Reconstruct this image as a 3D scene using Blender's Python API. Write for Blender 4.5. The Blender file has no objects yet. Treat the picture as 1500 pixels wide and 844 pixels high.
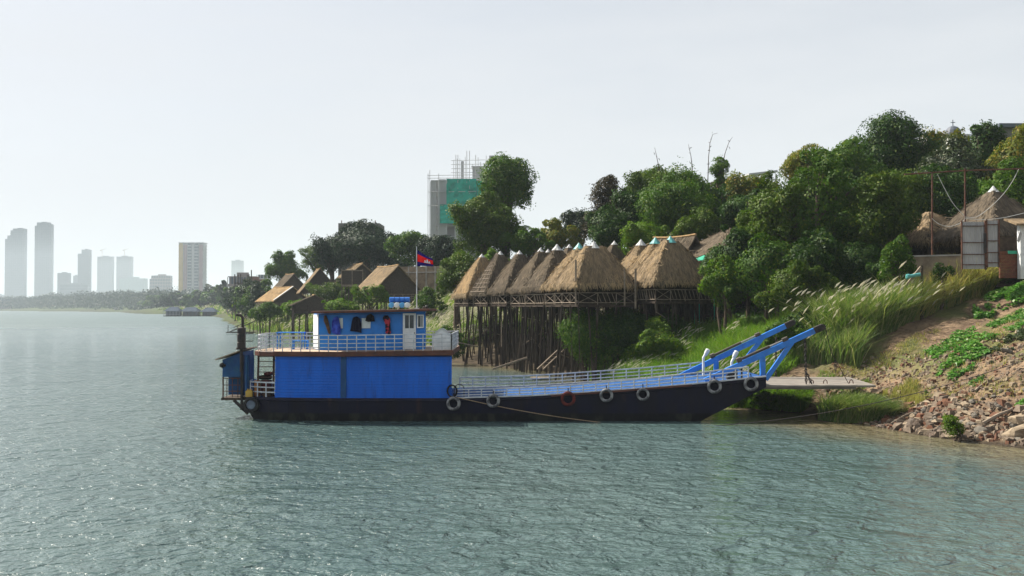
import bpy, math, random
import numpy as np
from mathutils import Vector

random.seed(7)
rng = np.random.default_rng(11)
R = math.radians
sc = bpy.context.scene
COL = sc.collection

# ------------------------------------------------------------------ camera numbers
CAM_H = 5.8
FPX = 1458.0            # focal length in photo pixels (35 mm on a 36 mm sensor, 1500 px wide)
PITCH = math.atan((451 - 422) / FPX)
cP, sP = math.cos(PITCH), math.sin(PITCH)

def ray(u, v):
    x = (u - 750) / FPX
    y = (422 - v) / FPX
    return (x, cP - y * sP, sP + y * cP)

def at(u, v, Y):
    d = ray(u, v)
    s = Y / d[1]
    return (d[0] * s, Y, CAM_H + d[2] * s)

def proj(P):
    P = np.asarray(P, float)
    x = P[..., 0]; y = P[..., 1]; z = P[..., 2] - CAM_H
    dep = y * cP + z * sP
    up = -y * sP + z * cP
    return 750 + FPX * x / dep, 422 - FPX * up / dep

# ------------------------------------------------------------------ numeric noise
def _hash(ix, iy, seed):
    h = (ix.astype(np.int64) * 374761393 + iy.astype(np.int64) * 668265263 + seed * 974711) & 0xffffffff
    h = ((h ^ (h >> 13)) * 1274126177) & 0xffffffff
    return ((h ^ (h >> 16)) & 0xffff) / 65535.0

def vnoise(x, y, seed=0):
    x = np.asarray(x, float); y = np.asarray(y, float)
    ix = np.floor(x); iy = np.floor(y)
    fx = x - ix; fy = y - iy
    fx = fx * fx * (3 - 2 * fx); fy = fy * fy * (3 - 2 * fy)
    a = _hash(ix, iy, seed); b = _hash(ix + 1, iy, seed)
    c = _hash(ix, iy + 1, seed); d = _hash(ix + 1, iy + 1, seed)
    return (a + (b - a) * fx) * (1 - fy) + (c + (d - c) * fx) * fy

def fbm(x, y, seed=0, octv=4):
    s = 0; a = 0.5; t = 0
    for k in range(octv):
        s = s + a * vnoise(np.asarray(x) * 2 ** k, np.asarray(y) * 2 ** k, seed + k * 17)
        t += a; a *= 0.5
    return s / t

# ------------------------------------------------------------------ terrain
SHORE = [(120, -400), (48, -60), (30, 14), (24.2, 32), (21.1, 41), (19.4, 43.6), (18.3, 46), (18.0, 49.2), (16.6, 50.4), (15.6, 51.2), (16.4, 54.3),
         (12.9, 57.3), (9, 68), (7.6, 77), (7.2, 84), (2.5, 92), (-2.5, 100), (-11.5, 112), (-30, 160), (-62, 235),
         (-113, 403), (-195, 676), (-320, 930), (-531, 1400), (-1080, 2150), (-2600, 2950), (-7000, 4300)]
S_ARR = np.array(SHORE, float)
LAND = SHORE + [(-7000, 9000), (9000, 9000), (9000, -400)]

def sdist(x, y):
    x = np.asarray(x, float); y = np.asarray(y, float)
    best = np.full(x.shape, 1e18)
    for i in range(len(S_ARR) - 1):
        a = S_ARR[i]; b = S_ARR[i + 1]; d = b - a
        t = np.clip(((x - a[0]) * d[0] + (y - a[1]) * d[1]) / (d @ d), 0, 1)
        best = np.minimum(best, (x - a[0] - t * d[0]) ** 2 + (y - a[1] - t * d[1]) ** 2)
    inside = np.zeros(x.shape, bool)
    n = len(LAND)
    for i in range(n):
        x0, y0 = LAND[i]; x1, y1 = LAND[(i + 1) % n]
        if y0 == y1: continue
        c = ((y0 > y) != (y1 > y)) & (x < (x1 - x0) * (y - y0) / (y1 - y0) + x0)
        inside ^= c
    return np.where(inside, np.sqrt(best), -np.sqrt(best))

def smooth(a, b, x):
    t = np.clip((x - a) / (b - a), 0, 1)
    return t * t * (3 - 2 * t)

def ground_d(d, x, y):
    x = np.asarray(x, float); y = np.asarray(y, float)
    top = 8.4
    t = np.clip(d, 0, None)
    h = top * (1 - np.exp(-(t / 15.5) ** 1.25 * 1.15))
    h = h + 1.3 * smooth(0, 3, t) * (fbm(x / 6.0, y / 6.0, 3) - 0.5) * np.clip(1.4 - t / 60, 0.25, 1)
    near = smooth(90, 60, y)
    h = h + near * smooth(0.2, 2.0, t) * (0.55 * (fbm(x / 1.3, y / 1.3, 9) - 0.5) + 0.22 * (fbm(x / 0.35, y / 0.35, 21, 3) - 0.5))
    # heap of earth at the right, in front of the brick panel
    h = h + 2.0 * np.exp(-((x - 34.5) / 2.4) ** 2 - ((y - 62.5) / 2.2) ** 2)
    hu = np.clip(d * 0.22, -2.5, 0)
    return np.where(d > 0, h, hu)

def ground(x, y):
    x = np.asarray(x, float); y = np.asarray(y, float)
    return ground_d(sdist(x, y), x, y)

def gz(x, y):
    return float(ground(np.array([x]), np.array([y]))[0])

def gpt(u, v, y0=35.0, y1=900.0):
    """world point where the bank is met along this line of sight"""
    d = ray(u, v)
    Y = y0 * (y1 / y0) ** np.linspace(0, 1, 1500)
    s = Y / d[1]
    X = d[0] * s; Z = CAM_H + d[2] * s
    g = ground(X, Y)
    hit = np.nonzero((Z <= g) & (g > -0.05))[0]
    i = int(hit[0]) if len(hit) else len(Y) - 1
    return (float(X[i]), float(Y[i]), float(g[i]))

# ------------------------------------------------------------------ mesh helpers
def link(o):
    COL.objects.link(o)
    return o

def set_tags(o, label=None, cat=None, group=None, kind=None):
    if label: o['label'] = label
    if cat: o['category'] = cat
    if group: o['group'] = group
    if kind: o['kind'] = kind
    return o

WORLD_LOC = {}
def thing(name, label, cat, loc=(0, 0, 0), group=None, rot=0.0):
    o = bpy.data.objects.new(name, None)
    o.empty_display_size = 0.3
    o.location = loc
    o.rotation_euler = (0, 0, rot)
    link(o)
    set_tags(o, label, cat, group)
    WORLD_LOC[o.name] = (Vector(loc), rot)
    return o

class MB:
    def __init__(self):
        self.v = []; self.f = []
    def add(self, verts, faces):
        k = len(self.v)
        self.v += [tuple(p) for p in verts]
        self.f += [tuple(i + k for i in f) for f in faces]
        return self
    def box(self, x0, x1, y0, y1, z0, z1):
        return self.add([(x0, y0, z0), (x1, y0, z0), (x1, y1, z0), (x0, y1, z0), (x0, y0, z1), (x1, y0, z1), (x1, y1, z1), (x0, y1, z1)],
                        [(0, 3, 2, 1), (4, 5, 6, 7), (0, 1, 5, 4), (1, 2, 6, 5), (2, 3, 7, 6), (3, 0, 4, 7)])
    def bar(self, p, q, w, h, up=(0, 0, 1)):
        p = Vector(p); q = Vector(q)
        t = (q - p)
        if t.length < 1e-6: return self
        t.normalize()
        u = Vector(up)
        s = t.cross(u)
        if s.length < 1e-3: s = t.cross(Vector((0, 1, 0)))
        s.normalize(); n = s.cross(t).normalized()
        vs = []
        for c in (p, q):
            for a, b in ((-1, -1), (1, -1), (1, 1), (-1, 1)):
                vs.append(c + s * (a * w / 2) + n * (b * h / 2))
        return self.add(vs, [(0, 1, 2, 3), (7, 6, 5, 4), (0, 4, 5, 1), (1, 5, 6, 2), (2, 6, 7, 3), (3, 7, 4, 0)])
    def tube(self, pts, r, n=6, cap=True):
        pts = [Vector(p) for p in pts]
        rs = r if isinstance(r, (list, tuple)) else [r] * len(pts)
        k = len(self.v); ref = None
        for i, p in enumerate(pts):
            t = (pts[min(i + 1, len(pts) - 1)] - pts[max(i - 1, 0)])
            if t.length < 1e-9: t = Vector((0, 0, 1))
            t.normalize()
            if ref is None:
                ref = Vector((0, 0, 1)) if abs(t.z) < 0.9 else Vector((1, 0, 0))
            s = t.cross(ref)
            if s.length < 1e-4: s = t.cross(Vector((0.3, 0.9, 0.2)))
            s.normalize(); b = s.cross(t).normalized(); ref = b
            for j in range(n):
                a = 2 * math.pi * j / n
                self.v.append(tuple(p + s * (math.cos(a) * rs[i]) + b * (math.sin(a) * rs[i])))
        for i in range(len(pts) - 1):
            for j in range(n):
                a0 = k + i * n + j; a1 = k + i * n + (j + 1) % n
                self.f.append((a0, a1, a1 + n, a0 + n))
        if cap:
            self.f.append(tuple(k + j for j in range(n))[::-1])
            self.f.append(tuple(k + (len(pts) - 1) * n + j for j in range(n)))
        return self
    def prism(self, poly, z0, z1):
        n = len(poly); k = len(self.v)
        f0 = (lambda p: z0) if not callable(z0) else z0
        f1 = (lambda p: z1) if not callable(z1) else z1
        self.v += [(p[0], p[1], f0(p)) for p in poly] + [(p[0], p[1], f1(p)) for p in poly]
        self.f.append(tuple(k + i for i in range(n))[::-1])
        self.f.append(tuple(k + n + i for i in range(n)))
        for i in range(n):
            j = (i + 1) % n
            self.f.append((k + i, k + j, k + n + j, k + n + i))
        return self
    def slab(self, pts, off):
        """closed plate from a polygon in space, thickened along the vector off"""
        n = len(pts); k = len(self.v); off = Vector(off)
        self.v += [tuple(p) for p in pts] + [tuple(Vector(p) + off) for p in pts]
        self.f.append(tuple(k + i for i in range(n))[::-1]); self.f.append(tuple(k + n + i for i in range(n)))
        for i in range(n):
            j = (i + 1) % n
            self.f.append((k + i, k + j, k + n + j, k + n + i))
        return self
    def lathe(self, prof, c, axis=(0, 0, 1), n=16, closed=False):
        """prof: list of (radius, along-axis)"""
        ax = Vector(axis).normalized(); c = Vector(c)
        s = ax.cross(Vector((0.12, 0.97, 0.2)));
        if s.length < 0.1: s = ax.cross(Vector((1, 0, 0)))
        s.normalize(); b = ax.cross(s).normalized()
        k = len(self.v); m = len(prof)
        for r, h in prof:
            for j in range(n):
                a = 2 * math.pi * j / n
                self.v.append(tuple(c + ax * h + s * (math.cos(a) * r) + b * (math.sin(a) * r)))
        for i in range(m if closed else m - 1):
            i2 = (i + 1) % m
            for j in range(n):
                j2 = (j + 1) % n
                self.f.append((k + i * n + j, k + i * n + j2, k + i2 * n + j2, k + i2 * n + j))
        if not closed:
            self.f.append(tuple(k + j for j in range(n))[::-1]); self.f.append(tuple(k + (m - 1) * n + j for j in range(n)))
        return self
    def build(self, name, mat, parent=None, bevel=0.0, smooth_=False, label=None, fix=True):
        me = bpy.data.meshes.new(name)
        vs = self.v
        if parent is not None:
            L, rot = WORLD_LOC[parent.name]
            c, s = math.cos(-rot), math.sin(-rot)
            vs = [((x - L.x) * c - (y - L.y) * s, (x - L.x) * s + (y - L.y) * c, z - L.z) for x, y, z in vs]
        me.from_pydata(vs, [], self.f)
        if fix:
            import bmesh
            bm = bmesh.new(); bm.from_mesh(me)
            bmesh.ops.recalc_face_normals(bm, faces=bm.faces)
            bm.to_mesh(me); bm.free()
        if smooth_:
            me.polygons.foreach_set('use_smooth', [True] * len(me.polygons))
        me.materials.append(mat)
        o = link(bpy.data.objects.new(name, me))
        if parent is not None:
            o.parent = parent
            WORLD_LOC[o.name] = WORLD_LOC[parent.name] if parent.type == 'EMPTY' else WORLD_LOC[parent.name]
        else:
            WORLD_LOC[o.name] = (Vector((0, 0, 0)), 0.0)
        if bevel:
            m = o.modifiers.new('Bevel', 'BEVEL'); m.width = bevel; m.segments = 1; m.limit_method = 'ANGLE'
        if label: o['label'] = label
        return o

def quads(name, V, mat, parent=None, smooth_=False, loc=None):
    """V (n,4,3) -> one mesh of n quads, fast"""
    V = np.ascontiguousarray(V, dtype=np.float32)
    n = V.shape[0]
    if parent is not None:
        L, rot = WORLD_LOC[parent.name]
        V = V - np.array(L, np.float32)
        if rot:
            c, s = math.cos(-rot), math.sin(-rot)
            V = np.stack([V[..., 0] * c - V[..., 1] * s, V[..., 0] * s + V[..., 1] * c, V[..., 2]], -1)
    elif loc is not None:
        V = V - np.array(loc, np.float32)
    me = bpy.data.meshes.new(name)
    me.vertices.add(n * 4); me.loops.add(n * 4); me.polygons.add(n)
    me.vertices.foreach_set('co', np.ascontiguousarray(V).ravel())
    me.loops.foreach_set('vertex_index', np.arange(n * 4, dtype=np.int32))
    me.polygons.foreach_set('loop_start', np.arange(0, n * 4, 4, dtype=np.int32))
    me.polygons.foreach_set('loop_total', np.full(n, 4, np.int32))
    me.update(calc_edges=True)
    me.materials.append(mat)
    o = link(bpy.data.objects.new(name, me))
    if parent is not None: o.parent = parent
    elif loc is not None: o.location = loc
    return o

def weld_into(o, extra):
    """make the mesh object extra part of the mesh of o (its own material slot)"""
    import bmesh
    a, b_ = o.data, extra.data
    k = len(a.materials)
    a.materials.append(b_.materials[0])
    b_.polygons.foreach_set('material_index', np.full(len(b_.polygons), k, np.int32))
    bm = bmesh.new(); bm.from_mesh(a); bm.from_mesh(b_); bm.to_mesh(a); bm.free()
    bpy.data.objects.remove(extra); bpy.data.meshes.remove(b_)

def copy_tree(o, parent=None):
    c = o.copy(); COL.objects.link(c)
    if parent is not None: c.parent = parent
    for ch in list(o.children):
        copy_tree(ch, c)
    return c

# ------------------------------------------------------------------ materials
def nodes_of(name):
    m = bpy.data.materials.new(name); m.use_nodes = True
    nt = m.node_tree
    b = nt.nodes['Principled BSDF']
    return m, nt, b

def mixc(nt, fac, a, b, mode='MIX'):
    n = nt.nodes.new('ShaderNodeMix'); n.data_type = 'RGBA'; n.blend_type = mode
    for sock, val in ((n.inputs[0], fac), (n.inputs[6], a), (n.inputs[7], b)):
        if hasattr(val, 'is_output'): nt.links.new(val, sock)
        elif isinstance(val, (int, float)): sock.default_value = val
        else: sock.default_value = (*val[:3], 1)
    return n.outputs[2]

def maprange(nt, v, a, b, c=0.0, d=1.0):
    n = nt.nodes.new('ShaderNodeMapRange'); n.interpolation_type = 'SMOOTHSTEP'
    nt.links.new(v, n.inputs[0])
    for i, k in enumerate((a, b, c, d)): n.inputs[i + 1].default_value = k
    return n.outputs[0]

def noise(nt, scale, detail=3, coord=None, rough=0.55, stretch=None):
    tc = nt.nodes.new('ShaderNodeTexCoord')
    src = tc.outputs['Object'] if coord is None else coord
    if stretch:
        mp = nt.nodes.new('ShaderNodeMapping'); mp.inputs['Scale'].default_value = stretch
        nt.links.new(src, mp.inputs[0]); src = mp.outputs[0]
    n = nt.nodes.new('ShaderNodeTexNoise')
    n.inputs['Scale'].default_value = scale; n.inputs['Detail'].default_value = detail; n.inputs['Roughness'].default_value = rough
    nt.links.new(src, n.inputs['Vector'])
    return n.outputs['Fac']

def mat(name, col, col2=None, scale=3.0, rough=0.7, spec=0.3, metal=0.0, bump=0.0, bscale=30.0, stretch=None, lo=0.35, hi=0.65, dirt=None, dirt_amt=0.5, dscale=1.2):
    m, nt, b = nodes_of(name)
    c2 = col2 if col2 else tuple(c * 0.7 for c in col)
    f = maprange(nt, noise(nt, scale, 5, stretch=stretch), lo, hi)
    out = mixc(nt, f, col, c2)
    if dirt:
        f2 = maprange(nt, noise(nt, dscale, 6, rough=0.7, stretch=stretch), 0.5, 0.72, 0, dirt_amt)
        out = mixc(nt, f2, out, dirt)
    nt.links.new(out, b.inputs['Base Color'])
    b.inputs['Roughness'].default_value = rough
    b.inputs['Specular IOR Level'].default_value = spec
    b.inputs['Metallic'].default_value = metal
    if bump:
        bp = nt.nodes.new('ShaderNodeBump'); bp.inputs['Distance'].default_value = bump
        nt.links.new(noise(nt, bscale, 4, stretch=stretch), bp.inputs['Height'])
        nt.links.new(bp.outputs[0], b.inputs['Normal'])
    return m

def leafmat(name, a, b_, c_=None, trans=0.3, rough=0.55, cfrac=0.12, spec=0.12, big=0.25, tcol_=(1.15, 1.35, 0.55)):
    """leaf colours: every leaf its own tint, in broad drifts"""
    m, nt, b = nodes_of(name)
    g = nt.nodes.new('ShaderNodeNewGeometry')
    rnd = g.outputs['Random Per Island']
    col = mixc(nt, rnd, a, b_)
    col = mixc(nt, maprange(nt, noise(nt, big, 2), 0.38, 0.62, 0, 0.75), col, tuple(x * y for x, y in zip(b_, (1.25, 1.2, 1.1))))
    if c_:
        mth = nt.nodes.new('ShaderNodeMath'); mth.operation = 'FRACT'
        ml = nt.nodes.new('ShaderNodeMath'); ml.operation = 'MULTIPLY'; ml.inputs[1].default_value = 37.7
        nt.links.new(rnd, ml.inputs[0]); nt.links.new(ml.outputs[0], mth.inputs[0])
        gt = nt.nodes.new('ShaderNodeMath'); gt.operation = 'LESS_THAN'; gt.inputs[1].default_value = cfrac
        nt.links.new(mth.outputs[0], gt.inputs[0])
        col = mixc(nt, gt.outputs[0], col, c_)
    nt.links.new(col, b.inputs['Base Color'])
    b.inputs['Roughness'].default_value = rough
    b.inputs['Specular IOR Level'].default_value = spec
    if trans:
        tr = nt.nodes.new('ShaderNodeBsdfTranslucent')
        tcol = mixc(nt, 1.0, col, tcol_, 'MULTIPLY')
        nt.links.new(tcol, tr.inputs['Color'])
        mx = nt.nodes.new('ShaderNodeMixShader'); mx.inputs[0].default_value = trans
        nt.links.new(b.outputs[0], mx.inputs[1]); nt.links.new(tr.outputs[0], mx.inputs[2])
        nt.links.new(mx.outputs[0], nt.nodes['Material Output'].inputs[0])
    return m

M = {}
M['blue_wall'] = mat('blue_plank_paint', (0.003, 0.125, 0.6), (0.003, 0.105, 0.52), 1.5, 0.5, 0.3, dirt=(0.012, 0.04, 0.15), dirt_amt=0.6, dscale=1.6, stretch=(1.6, 1, 0.22), bump=0.004, bscale=14)
M['blue_house'] = mat('blue_cabin_paint', (0.008, 0.18, 0.6), (0.006, 0.15, 0.5), 1.2, 0.4, 0.4, dirt=(0.015, 0.08, 0.25), dirt_amt=0.4)
M['blue_metal'] = mat('blue_boom_paint', (0.018, 0.2, 0.66), (0.014, 0.15, 0.52), 2.0, 0.35, 0.5, dirt=(0.05, 0.06, 0.1), dirt_amt=0.35, dscale=2.5)
M['blue_deck'] = mat('blue_deck_paint', (0.01, 0.0675, 0.216), (0.012, 0.054, 0.168), 1.0, 0.8, 0.12, dirt=(0.08, 0.1, 0.14), dirt_amt=0.35)
M['blue_old'] = mat('faded_blue_paint', (0.012, 0.075, 0.21), (0.008, 0.05, 0.15), 1.5, 0.6, 0.3, dirt=(0.03, 0.12, 0.14), dirt_amt=0.6)
M['white_rail'] = mat('white_rail_paint', (0.52, 0.55, 0.58), (0.38, 0.4, 0.43), 4.0, 0.5, 0.4, dirt=(0.3, 0.22, 0.16), dirt_amt=0.35, dscale=2.0)
M['white_paint'] = mat('white_paint', (0.7, 0.72, 0.73), (0.58, 0.6, 0.61), 3.0, 0.5, 0.4, dirt=(0.4, 0.38, 0.33), dirt_amt=0.4)
M['brown_trim'] = mat('red_brown_trim', (0.12, 0.045, 0.03), (0.075, 0.03, 0.022), 2.5, 0.6, 0.3, dirt=(0.03, 0.022, 0.02), dirt_amt=0.6)
M['tan_deck'] = mat('tan_deck_boards', (0.42, 0.32, 0.23), (0.32, 0.24, 0.17), 2.5, 0.75, 0.2, dirt=(0.15, 0.11, 0.08))
M['black_metal'] = mat('sooty_black_metal', (0.012, 0.011, 0.012), (0.03, 0.02, 0.016), 5, 0.6, 0.4)
M['rust'] = mat('rusty_steel', (0.12, 0.05, 0.03), (0.06, 0.03, 0.02), 4, 0.75, 0.3, bump=0.004)
M['rubber'] = mat('tyre_rubber', (0.014, 0.014, 0.015), (0.025, 0.024, 0.023), 5, 0.8, 0.25)
M['tyre_white'] = mat('tyre_with_worn_white_paint', (0.26, 0.26, 0.26), (0.08, 0.08, 0.085), 4, 0.8, 0.2, lo=0.4, hi=0.6)
M['tyre_red'] = mat('tyre_with_red_paint', (0.13, 0.022, 0.018), (0.06, 0.014, 0.012), 4, 0.8, 0.2)
M['rope'] = mat('pale_rope', (0.35, 0.26, 0.17), (0.25, 0.18, 0.11), 20, 0.9, 0.1)
M['ramp'] = mat('grey_ramp_plate', (0.21, 0.19, 0.165), (0.15, 0.135, 0.12), 1.6, 0.7, 0.3, dirt=(0.16, 0.12, 0.09), dirt_amt=0.6, bump=0.005, bscale=20)
M['glass'] = mat('dark_glass', (0.03, 0.04, 0.045), (0.02, 0.03, 0.03), 2, 0.05, 0.6)
M['dark_cloth'] = mat('dark_navy_cloth', (0.01, 0.01, 0.028), (0.007, 0.007, 0.017), 8, 0.9, 0.1)
M['blue_cloth'] = mat('bright_blue_cloth', (0.05, 0.1, 0.5), (0.015, 0.02, 0.2), 3, 0.9, 0.1)
M['brown_cloth'] = mat('brown_cloth', (0.11, 0.065, 0.035), (0.05, 0.03, 0.02), 4, 0.9, 0.1)
M['red_cloth'] = mat('red_and_dark_cloth', (0.4, 0.04, 0.06), (0.015, 0.01, 0.018), 2.2, 0.9, 0.1, lo=0.45, hi=0.5)
M['black_cloth'] = mat('black_cloth', (0.008, 0.007, 0.009), (0.014, 0.011, 0.012), 6, 0.9, 0.1)
M['paper'] = mat('pale_board', (0.62, 0.68, 0.68), (0.52, 0.58, 0.6), 3, 0.7, 0.2)
M['drum_blue'] = mat('blue_drum_plastic', (0.02, 0.14, 0.48), (0.018, 0.11, 0.4), 3, 0.4, 0.4)
M['drum_light'] = mat('light_blue_drum_plastic', (0.07, 0.3, 0.6), (0.06, 0.25, 0.52), 3, 0.4, 0.4)
M['drum_white'] = mat('white_drum_plastic', (0.55, 0.62, 0.66), (0.45, 0.52, 0.56), 3, 0.45, 0.4)
M['drum_red'] = mat('red_oil_drum', (0.2, 0.03, 0.025), (0.12, 0.025, 0.02), 3, 0.5, 0.4)
M['drum_brown'] = mat('brown_drum', (0.13, 0.07, 0.035), (0.08, 0.05, 0.03), 3, 0.6, 0.3)
M['can_orange'] = mat('orange_canister', (0.5, 0.2, 0.05), (0.35, 0.13, 0.04), 3, 0.5, 0.3)
M['can_yellow'] = mat('yellow_canister', (0.5, 0.33, 0.06), (0.4, 0.25, 0.05), 3, 0.5, 0.3)
M['hub'] = mat('grey_blue_hub', (0.16, 0.2, 0.25), (0.1, 0.12, 0.16), 4, 0.6, 0.3)
M['flag_red'] = mat('flag_red', (0.85, 0.015, 0.015), (0.75, 0.012, 0.012), 3, 0.8, 0.1)
M['flag_blue'] = mat('flag_blue', (0.02, 0.015, 0.16), (0.015, 0.01, 0.12), 3, 0.8, 0.1)
M['bamboo_dark'] = mat('dark_weathered_pole', (0.03, 0.023, 0.018), (0.07, 0.055, 0.042), 2.5, 0.85, 0.15, stretch=(1, 1, 0.3))
M['bamboo_pale'] = mat('pale_weathered_bamboo', (0.25, 0.2, 0.15), (0.15, 0.12, 0.09), 3.0, 0.8, 0.2)
M['plank_dark'] = mat('dark_plank', (0.075, 0.055, 0.04), (0.04, 0.03, 0.024), 3.0, 0.85, 0.15)
M['wall_weave'] = mat('woven_dark_wall', (0.075, 0.06, 0.047), (0.045, 0.036, 0.03), 6.0, 0.9, 0.1, bump=0.01, bscale=25)
M['thatch'] = mat('golden_thatch', (0.25, 0.185, 0.115), (0.16, 0.12, 0.078), 2.2, 0.95, 0.05, bump=0.05, bscale=14, stretch=(1, 1, 0.35), dirt=(0.14, 0.11, 0.08), dirt_amt=0.6)
M['thatch_grey'] = mat('grey_brown_thatch', (0.125, 0.1, 0.072), (0.075, 0.061, 0.046), 2.2, 0.95, 0.05, bump=0.05, bscale=14, stretch=(1, 1, 0.35), dirt=(0.08, 0.065, 0.05), dirt_amt=0.6)
M['thatch_gold'] = mat('fresh_golden_thatch', (0.36, 0.24, 0.12), (0.25, 0.17, 0.085), 2.0, 0.95, 0.05, bump=0.05, bscale=12, stretch=(1, 1, 0.35), dirt=(0.2, 0.15, 0.09), dirt_amt=0.4)
M['cap_white'] = mat('white_ridge_cap', (0.42, 0.43, 0.43), (0.3, 0.31, 0.31), 3, 0.6, 0.3)
M['cap_teal'] = mat('teal_ridge_cap', (0.08, 0.31, 0.3), (0.06, 0.24, 0.24), 3, 0.5, 0.4)
M['bark'] = mat('tree_bark', (0.1, 0.075, 0.055), (0.06, 0.045, 0.035), 4, 0.9, 0.1, bump=0.02, bscale=15)
M['concrete'] = mat('pale_concrete', (0.36, 0.34, 0.31), (0.28, 0.27, 0.25), 1.2, 0.85, 0.15, dirt=(0.18, 0.16, 0.14), dirt_amt=0.4)
M['concrete_tan'] = mat('tan_retaining_concrete', (0.26, 0.21, 0.15), (0.19, 0.15, 0.11), 1.2, 0.9, 0.1, dirt=(0.1, 0.08, 0.06), dirt_amt=0.6)
M['tin'] = mat('weathered_corrugated_tin', (0.36, 0.36, 0.36), (0.27, 0.27, 0.275), 1.3, 0.6, 0.4, metal=0.2, dirt=(0.16, 0.12, 0.1), dirt_amt=0.5, stretch=(1, 1, 0.3))
M['brick'] = mat('red_brick', (0.182, 0.075, 0.048), (0.126, 0.0562, 0.04), 5, 0.9, 0.1, dirt=(0.1, 0.06, 0.045))
M['cable_white'] = mat('pale_cable', (0.5, 0.5, 0.48), (0.42, 0.42, 0.4), 5, 0.6, 0.3)
M['green_tarp'] = mat('green_tarpaulin', (0.03, 0.32, 0.2), (0.025, 0.25, 0.16), 2, 0.6, 0.3)
M['rock'] = mat('rubble_stone', (0.165, 0.128, 0.095), (0.105, 0.082, 0.062), 2.5, 0.9, 0.15, bump=0.03, bscale=6, dirt=(0.09, 0.065, 0.05), dirt_amt=0.6)
M['rock_pale'] = mat('pale_rubble_stone', (0.27, 0.215, 0.15), (0.19, 0.15, 0.105), 2.5, 0.9, 0.15, bump=0.03, bscale=6, dirt=(0.13, 0.1, 0.07), dirt_amt=0.5)
M['rock_dark'] = mat('dark_wet_stone', (0.075, 0.055, 0.04), (0.12, 0.085, 0.06), 2.5, 0.6, 0.3, bump=0.04, bscale=6)
M['rock_grey'] = mat('grey_broken_concrete', (0.152, 0.1365, 0.1125), (0.104, 0.0936, 0.0788), 2.5, 0.9, 0.15, bump=0.03, bscale=6)
M['rock_red'] = mat('red_brown_rubble', (0.1445, 0.0702, 0.042), (0.0935, 0.0484, 0.0315), 2.5, 0.9, 0.15, bump=0.03, bscale=6)
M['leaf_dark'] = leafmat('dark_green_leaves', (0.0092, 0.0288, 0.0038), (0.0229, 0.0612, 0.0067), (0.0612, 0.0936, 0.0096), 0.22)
M['leaf_mid'] = leafmat('mid_green_leaves', (0.0219, 0.058, 0.0048), (0.0498, 0.1076, 0.0077), (0.1094, 0.149, 0.0144), 0.28)
M['leaf_bright'] = leafmat('bright_green_leaves', (0.0348, 0.0844, 0.0058), (0.0796, 0.1478, 0.0096), (0.1392, 0.1759, 0.0144), 0.35)
M['leaf_olive'] = leafmat('olive_leaves', (0.0234, 0.052, 0.0054), (0.0558, 0.098, 0.0084), (0.108, 0.135, 0.0156), 0.27, cfrac=0.12)
M['leaf_yellow'] = leafmat('yellow_green_leaves', (0.0398, 0.0704, 0.0048), (0.0994, 0.1159, 0.0086), (0.1989, 0.149, 0.0144), 0.28, cfrac=0.2)
M['leaf_purple'] = leafmat('purple_brown_leaves', (0.0204, 0.0187, 0.0112), (0.0357, 0.0302, 0.016), (0.051, 0.0396, 0.0176), 0.15)
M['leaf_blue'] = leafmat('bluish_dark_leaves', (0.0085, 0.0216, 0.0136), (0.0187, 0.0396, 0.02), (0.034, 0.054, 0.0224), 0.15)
M['leaf_silver'] = leafmat('glossy_grey_green_leaves', (0.0153, 0.0324, 0.0086), (0.0344, 0.054, 0.0168), (0.1224, 0.1296, 0.0672), 0.15, rough=0.45, spec=0.3)
M['grass'] = leafmat('bright_grass', (0.0495, 0.119, 0.012), (0.11, 0.1955, 0.025), (0.187, 0.221, 0.05), 0.35, big=0.3)
M['reed'] = leafmat('tall_reed_blades', (0.05, 0.105, 0.022), (0.12, 0.18, 0.05), (0.27, 0.27, 0.13), 0.35, big=0.5, cfrac=0.28)
M['dry_reed'] = leafmat('drying_reed_blades', (0.11, 0.15, 0.04), (0.24, 0.23, 0.085), (0.36, 0.28, 0.12), 0.35, big=0.4, cfrac=0.3)
M['plume'] = leafmat('white_seed_plumes', (0.3, 0.3, 0.25), (0.5, 0.49, 0.42), None, 0.35, tcol_=(1.1, 1.08, 0.95), rough=0.8, spec=0.1)
M['straw'] = leafmat('loose_straw', (0.19, 0.14, 0.085), (0.31, 0.235, 0.14), (0.12, 0.1, 0.072), 0.1, cfrac=0.25, rough=0.9, spec=0.08, tcol_=(1.1, 1.0, 0.8))
M['straw_grey'] = leafmat('loose_grey_straw', (0.085, 0.069, 0.051), (0.155, 0.127, 0.092), (0.06, 0.05, 0.038), 0.1, cfrac=0.25, rough=0.9, spec=0.08, tcol_=(1.1, 1.0, 0.8))
M['creeper'] = leafmat('broad_creeper_leaves', (0.03, 0.11, 0.014), (0.075, 0.19, 0.03), (0.2, 0.28, 0.1), 0.3, cfrac=0.15, rough=0.4)
EXPOSURE=1.17; HAZE_D=0.00015; WAVE=1.0; VEIL=(5.9,6.05,6.3); SKYS=0.06
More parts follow.
